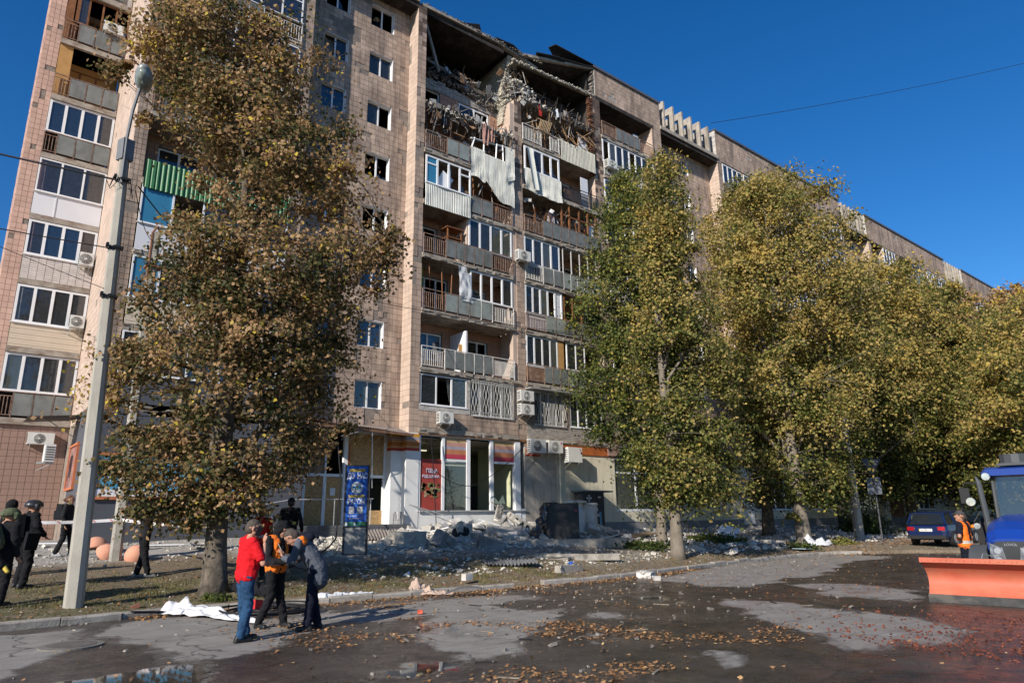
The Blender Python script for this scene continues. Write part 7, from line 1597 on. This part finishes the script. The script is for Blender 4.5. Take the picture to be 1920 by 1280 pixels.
rocks('rubble', 260, lambda r: (lambda x, y: (x, y, .02))(r.uniform(4, 19), r.uniform(6, 14.6)), lambda r: .015+abs(r.gauss(0, .022)), RUBD, 'dark crumbs scattered over the wet road', 'grit', 7)
rocks('brick_dust', 900, lambda r: (lambda x, y: (x, y, .012))(10+abs(r.gauss(0, 3)), r.gauss(3.8, 1.1)), lambda r: .012+abs(r.gauss(0, .012)), M('brick_grit', (.16, .05, .03), .95, .2, 5, isl=.4), 'reddish brick grit on the road at lower right', 'grit', 8)
rocks('rubble', 800, lambda r: (lambda x: (lambda y: (x, y, gz(x, y)+.02))(kerb(x)+1.5+abs(r.gauss(0, 3))))(r.uniform(8.5, 24)), lambda r: .02+abs(r.gauss(0, .035)), RUBC, 'pale bits of plaster strewn over the verge before the rubble field', 'rubble', 16)
CH = M('broken_concrete', (.40, .375, .33), .95, .18, 3, bump=.8, bscale=10, stain=(.22, .2, .17), st_scale=(1.5, 1.5, 1.5), st_amt=.6)
def chunk(label, x, y, sz, rot=(0, 0, 0), mat=None, dz=0., name='concrete_chunk', cat='concrete chunk', jit=.1, holes=0, group=None):
    st = random.getstate(); random.seed(int(x*100+y*7)); mb = MB(); mb.ob((0, 0, 0), sz, None, 0, jit)
    if max(sz) > .5:
        for _ in range(7): mb.ob((random.uniform(-.5, .5)*sz[0], random.uniform(-.5, .5)*sz[1], random.uniform(-.3, .5)*sz[2]), (sz[0]*.3, sz[1]*.3, sz[2]*.4), Matrix.Rotation(random.random(), 3, 'Z'), 0, .2)
    o = mb.build(name, mat or CH); random.setstate(st)
    for i in range(holes):
        h = MB(); xx = (i-(holes-1)/2)*sz[0]/holes*.9; h.tube([(xx, -sz[1]/2-.012, 0), (xx, -sz[1]/2+.01, 0)], sz[2]*.28, 14); h.build('slab_hole', BLACK, o)
    o.location = (x, y, gz(x, y)+mound(x, y)*(9 < x < 26)+sz[2]*.4+dz); o.rotation_euler = rot; tag(o, label, cat, group); return o
chunk('large rounded block of pale concrete at the left end of the rubble', 13.0, 22.0, (1.15, .7, .45), (0, .05, -.3))
chunk('grey wedge of plaster leaning in shade left of the hollow block', 13.9, 21.0, (.8, .5, .5), (.3, .5, .4), mat=M('grey_plaster_lump', (.22, .215, .21), .95, .2, 3, bump=.8))
chunk('second grey wedge lying flat in shade beside the first', 15.6, 20.5, (.9, .6, .35), (.1, .3, -.5), mat=bpy.data.materials['grey_plaster_lump'])
chunk('upright hollow-core slab fragment with two round holes', 15.5, 22.3, (.75, .4, .62), (0, -.08, -.5), jit=.03, holes=2)
chunk('flat cracked concrete slab piece on the middle of the rubble pile', 18.0, 22.6, (1.5, .9, .28), (.35, .1, -.3))
chunk('tilted hollow slab end with three dark holes below the white shop pillar', 20.1, 24.3, (1.0, .8, .3), (.2, .55, -.3), jit=.04, holes=3, dz=.15)
chunk('pale upright slab shard leaning against the shop wall', 19.6, 25.2, (.35, .12, .9), (.25, .1, 0), dz=.15)
chunk('small white block lying on the kerb', 10.65, 15.0, (.26, .16, .16), (0, 0, .2), dz=.1, mat=WBRICK, jit=.03)
chunk('big white lump of concrete on the road at the kerb corner', 16.4, 14.0, (.6, .4, .18), (0, 0, .4), mat=WBRICK)
chunk('second white lump right beside the big one on the wet road', 15.9, 13.2, (.22, .18, .12), (0, 0, 1), mat=WBRICK)
chunk('fallen kerb stone lying slantwise in the verge, the longer one', 16.6, 17.3, (3.2, .22, .2), (0, .0, -.62), mat=KS, name='loose_kerb', cat='kerb stone', jit=.02)
chunk('short loose kerb stone near the slanting long one', 14.6, 15.4, (1.0, .24, .2), (0, .03, .1), mat=KS, name='loose_kerb', cat='kerb stone', jit=.02)
chunk('white mass of broken plaster in front of the parcel locker', 23.6, 23.3, (1.6, 1.0, .4), (0, .15, .2), mat=RUBC)
rg_ = random.Random(12)
for i in range(34):
    x = rg_.uniform(12, 24); y = rg_.uniform(21, 25); s = rg_.uniform(.16, .34)
    chunk('palm to brick sized pale concrete chunk in the rubble below the shop wall', x, y, (s*1.5, s, s*.7), (rg_.uniform(-.5, .5), rg_.uniform(-.5, .5), rg_.uniform(0, 3)), group='middling concrete chunks in the rubble')
for i in range(16):
    x = rg_.uniform(21, 38); y = rg_.uniform(16.8, 22); s = rg_.uniform(.14, .4)
    chunk('white chunk of plaster among the debris beneath the right-hand trees', x, y, (s*1.4, s, s*.6), (rg_.uniform(-.4, .4), rg_.uniform(-.4, .4), rg_.uniform(0, 3)), mat=WBRICK, group='white chunks under the right-hand trees')
def plank(label, x, y, L_, w, rot, mat, dz=.05, th=.03, name='plank', cat='plank', group=None):
    mb = MB(); mb.ob((0, 0, 0), (L_, w, th), None, 0, .01); o = mb.build(name, mat); o.location = (x, y, gz(x, y)+dz+(mound(x, y) if 9 < x < 26 and y > 20 else 0)); o.rotation_euler = rot; tag(o, label, cat, group); return o
PW = M('grey_wood', (.25, .21, .16), .85, .3, 5)
plank('splintered brown plank leaning on the pile left of the wrapped cabinet', 19.2, 24.2, 1.7, .16, (.2, .75, -.5), PW, .5)
plank('long brown plank in front of the parcel locker', 25.8, 22.5, 3.6, .5, (.1, -.05, .25), M('brown_plank', (.28, .19, .11), .85, .3, 5), .12, .06)
plank('long white profile lying on the pavement at left', 2.2, 25.6, 2.3, .09, (0, .0, -.35), WPAN, .06)
plank('white strip on the pavement behind the man in black', 5.6, 24.4, 1.3, .08, (0, 0, -.3), WPAN, .05)
plank('white trim lying before the platform steps', 14.3, 23.4, .9, .12, (.1, .1, -.5), WPAN, .15)
plank('grey metal sheet on the pavement left of the big trunk', 6.6, 23.4, 1.3, .5, (.05, .1, .5), M('sheet_grey', (.2, .2, .2), .6, .2, 3), .08)
plank('white plastic panel leaning on debris between the right-hand trunks', 29.8, 20.2, 1.5, .9, (.3, -.5, .3), WPAN, .35)
plank('pale blue sheet lying at the foot of the wrapped tree', 30.9, 16.9, 1.8, .6, (.02, .05, .2), M('pale_blue', (.33, .42, .5), .6, .1, 3), .05)
plank('dark strip of felt on the kerb in front of the big tree', 3.35, 15.05, .7, .12, (.1, .1, .3), BLACK, .1)
for i in range(22): plank('short dark splinter of wood or felt lying on the wet road', rg_.uniform(5, 16), rg_.uniform(4.5, 13), rg_.uniform(.12, .4), .03, (0, 0, rg_.uniform(0, 3)), rg_.choice([BLACK, PW]), .012, .012, 'splinter', 'splinter', 'dark splinters on the road')
for i in range(24): plank('bent strip or lath sticking out of the rubble pile', rg_.uniform(12, 24), rg_.uniform(21.3, 25), rg_.uniform(.5, 1.8), .05, (rg_.uniform(-.2, .2), rg_.uniform(-.3, .3), rg_.uniform(0, 3)), rg_.choice([BLACK, PW, METAL, WPAN]), .12, .03, 'lath', 'lath', 'laths in the rubble')
def ribbed(label, x, y, w, l, rz_, mat, dz=.05, ry=.05):
    mb = MB(); mb.grid(lambda u, v_: ((u-.5)*w, (v_-.5)*l, .03*sin(u*w/.11*2*pi)+.06*noise.noise(V((u*3, v_*3, x)))), int(w/.11*8), 4); o = mb.build('corrugated_sheet', mat, smooth=True); o.location = (x, y, gz(x, y)+dz); o.rotation_euler = (ry, 0, rz_); tag(o, label, 'metal sheet')
ribbed('corrugated grey sheet lying on the shaded verge', 13.6, 16.9, 1.6, .9, -.5, M('sheet_zinc', (.22, .225, .23), .5, .2, 3, metal=.4), .12, .1)
ribbed('brown corrugated sheet fallen in front of the entrance steps', 12.2, 22.9, 1.7, 1.0, -.3, M('sheet_brown', (.22, .19, .17), .7, .2, 3), .3, .35)
mb = MB(); mb.grid(lambda u, v_: ((u-.5)*.9, (v_-.5)*.35, .09+.13*sin(u*2.6)+.03*noise.noise(V((u*4, v_*4, 1)))), 14, 5); o = mb.build('curved_sheet', M('curved_grey', (.16, .16, .165), .5, .2, 3, metal=.3), smooth=True); o.location = (9.6, 13.6, .0); o.rotation_euler = (0, 0, -.5); tag(o, 'small curved grey sheet standing on the road by the kerb', 'metal sheet')
st_ = random.getstate(); random.seed(77)
for i in range(46):
    x = random.uniform(13.5, 24.5); y = random.uniform(21.6, 25.2); s = random.uniform(.22, .5)
    chunk('broken slab or wall fragment heaped below the shop windows', x, y, (s*random.uniform(1, 2.2), s, s*random.uniform(.25, .6)), (random.uniform(-.6, .6), random.uniform(-.6, .6), random.uniform(0, 3)), mat=random.choice([CH, RUBC, bpy.data.materials['grey_plaster_lump'], WBRICK]), jit=.16, group='slab fragments heaped below the shop windows')
random.setstate(st_)
# white cloth by the kerb
def cloth(label, path, w, seed, mat, hh=.12, name='white_cloth'):
    P = [V(p) for p in path]; n = 44
    def fn(u, v_):
        t = u*(len(P)-1); i = min(int(t), len(P)-2); p = P[i].lerp(P[i+1], t-i); d = (P[min(i+1, len(P)-1)]-P[i]).normalized(); s_ = V((-d.y, d.x, 0)); ww = w*(1-.75*u)
        q = noise.noise(V((u*7, v_*5, seed)))+.5*noise.noise(V((u*15, v_*11, seed+3)))
        p = p+s_*(v_-.5)*ww+V((.05*q, .05*q, 0)); z = (gz(p.x, p.y) if p.y > kerb(p.x)-.1 else 0)+.02+max(0, hh*(1-.85*u)*(1-abs(v_-.5)*1.7)*(1+.9*q))+.03*max(0, q); return (p.x, p.y, z)
    mb = MB(); mb.grid(fn, n, 18); o = mb.build(name, mat, smooth=True); tag(o, label, 'cloth'); return o
WC = M('cloth_white', (.68, .68, .69), .85, .04, 3)
cloth('crumpled white sheet sliding from the kerb onto the road behind the man in red', [(3.75, 15.35, 0), (4.1, 14.9, 0), (4.3, 14.1, 0), (4.45, 13.3, 0), (4.6, 12.7, 0)], .75, 2, WC, .2)
cloth('white cloth wrapped round the foot of the orange-tinged tree', [(32.2, 17.6, 0), (33., 17.2, 0), (34.2, 17.4, 0), (34.6, 17.9, 0)], .9, 5, WC, .35)
cloth('small white rag on the verge near the bending man', [(6.4, 14.9, 0), (7.2, 14.85, 0), (7.9, 14.85, 0)], .22, 8, WC, .07)
cloth('beige rag draped over the kerb', [(9.0, 14.9, 0), (9.2, 14.4, 0), (9.6, 14.1, 0)], .35, 9, M('cloth_beige', (.45, .33, .26), .9), .2)
cloth('black jacket dumped at the foot of the big tree', [(5.35, 16.25, .3), (5.5, 15.9, .1), (5.7, 15.5, 0)], .55, 10, FB, .6, 'dark_jacket')
# cable coil
mb = MB()
for i in range(7):
    R_ = .62+.05*i*(-1)**i; cx, cy = 5.25+random.uniform(-.06, .06), 13.95+random.uniform(-.06, .06)
    mb.tube([(cx+R_*cos(a), cy+R_*sin(a), .035+.014*i+.012*sin(a*3+i)) for a in np.linspace(0, 2*pi, 40)], .02, 6, cap=False)
tag(mb.build('cable_coil', WIRE), 'coil of thick black cable on the ground behind the three men', 'cable coil')
mb = MB(); mb.ob((5.0, 14.1, .14), (.2, .14, .24), rotz(.5), 0, .08); tag(mb.build('red_bag', M('bag_red', (.5, .02, .02), .6)), 'small red bag beside the coil of black cable', 'bag')
cable('thin dark cable trailing from the coil to the feet of the bending man', [(5.9, 13.7, .03), (5.6, 12.7, .02), (5.2, 12.1, .02), (4.7, 11.7, .02)], .012, 0)
# manhole
mh = thing('manhole', 'round manhole cover set in the road at lower left', 'manhole', (1.75, 12.4, .012))
mb = MB(); mb.tube([(0, 0, -.02), (0, 0, .012)], .42, 32); mb.build('manhole_ring', M('manhole_concrete', (.17, .155, .135), .9, .2, 6), mh); mb = MB(); mb.tube([(0, 0, .0), (0, 0, .018)], .32, 28); mb.build('manhole_lid', M('manhole_iron', (.13, .115, .10), .7, .2, 8, bump=.5), mh)
for lab, x, y, c in (('blue plastic scrap on the verge, the left one', 14.9, 17.4, (.02, .10, .45)), ('blue plastic scrap on the verge, the right one', 15.7, 16.5, (.02, .12, .5)), ('tiny red plastic cup on the road', 7.3, 11.8, (.5, .08, .04)), ('white folded paper on the shaded verge', 9.9, 16.7, (.6, .62, .68)), ('orange scrap in the grass by the rubble', 12.4, 18.6, (.6, .15, .05)), ('brick fragment in the grass by the lamp post', 3.2, 15.65, (.35, .14, .09)), ('blue broken crate before the parcel locker', 25.2, 23.9, (.03, .22, .38))):
    s = .55 if 'crate' in lab else .13; chunk(lab, x, y, (s, s*.8, s*.6), (.2, .3, x), mat=M('scrap', c, .6), name='scrap', cat='scrap', jit=.2)
# ------------------------------------------------------------------ fallen leaves and grass
def litter(name, n, f, s, seed, mat, label, bias=.75, dz=.012):
    g = random.Random(seed); P = []
    for i in range(n):
        x, y = f(g); P.append((x, y, (vz(x, y) if y > kerb(x)+.12 else 0)+dz+g.random()*.012))
    P = np.array(P); gg = np.random.default_rng(seed); o = leaves_mesh(name, P, s*gg.uniform(.6, 1.3, n), bias+gg.normal(size=n)*.09, mat, None, kind='stuff', flat=1.); tag(o, label, 'leaves'); return o
LIT = leafmat('dry_leaf', [(0, (.10, .05, .02)), (.6, (.26, .125, .05)), (.8, (.40, .22, .10)), (1, (.55, .38, .18))], .1)
def cl1(g):
    while True:
        x, y = g.triangular(3.5, 14, 6.5), g.uniform(5.5, 14.2); q = noise.noise(V((x*.55, y*.55, 2)))+.5*noise.noise(V((x*1.7, y*1.7, 5)))
        if q > .12+.30*g.random(): return x, y
litter('fallen_leaves', 2700, cl1, .055, 1, LIT, 'drifts of dry orange leaves over the wet road in the middle', .7)
litter('fallen_leaves', 2600, lambda g: (lambda x: (x, kerb(x)-.05-abs(g.gauss(0, .35))))(g.uniform(3, 20)), .058, 2, LIT, 'dry leaves gathered in the gutter along the kerb')
litter('fallen_leaves', 4200, lambda g: (lambda x: (x, kerb(x)+.2+abs(g.gauss(0, 2.4))))(g.uniform(.5, 30)), .06, 3, LIT, 'brown leaves scattered over the grass verge', .6)
litter('fallen_leaves', 1100, lambda g: (g.uniform(14, 42), g.uniform(7, 16)), .065, 4, LIT, 'sparse leaves on the road towards the blue car', .6)
litter('fallen_leaves', 2600, lambda g: (g.uniform(30, 55), g.uniform(14.5, 21)), .12, 5, LIT, 'leaves and yellow ground litter around the blue car', .7)
litter('fallen_leaves', 260, lambda g: (g.uniform(-1, 12), g.uniform(3, 12)), .055, 6, LIT, 'single leaves on the road in the foreground', .8)
def grass(n, f, seed):
    g = random.Random(seed); P = []
    while len(P) < n:
        x, y = f(g)
        if noise.noise(V((x*1.3, y*1.3, 4))) < -.05+.2*g.random(): continue
        P.append((x, y, vz(x, y)))
    P = np.array(P); gg = np.random.default_rng(seed); s = gg.uniform(.03, .08, n); a = gg.uniform(0, 6.28, n); w = .006
    dx = np.stack([np.cos(a), np.sin(a), np.zeros(n)], 1)*w; tip = P+np.stack([gg.normal(size=n)*.02, gg.normal(size=n)*.02, s], 1)
    co = np.stack([P-dx, P+dx, tip], 1).reshape(-1, 3); me = bpy.data.meshes.new('grass'); me.vertices.add(3*n); me.vertices.foreach_set('co', co.reshape(-1)); me.loops.add(3*n); me.loops.foreach_set('vertex_index', np.arange(3*n, dtype=np.int32)); me.polygons.add(n); me.polygons.foreach_set('loop_start', (np.arange(n)*3).astype(np.int32)); me.update(calc_edges=True)
    me.materials.append(M('grass_blade', (.12, .115, .045), .8, .4, 1.5, isl=.5, stain=(.24, .19, .08), st_scale=(1, 1, 1), st_amt=.8)); o = bpy.data.objects.new('grass', me); COL.objects.link(o); o['kind'] = 'stuff'; tag(o, 'short worn grass on the verge around the lamp post and big tree', 'grass')
grass(26000, lambda g: (lambda x: (x, kerb(x)+.2+abs(g.gauss(0, 2.6))))(g.uniform(-3, 14) if g.random() < .8 else g.uniform(14, 32)), 3)
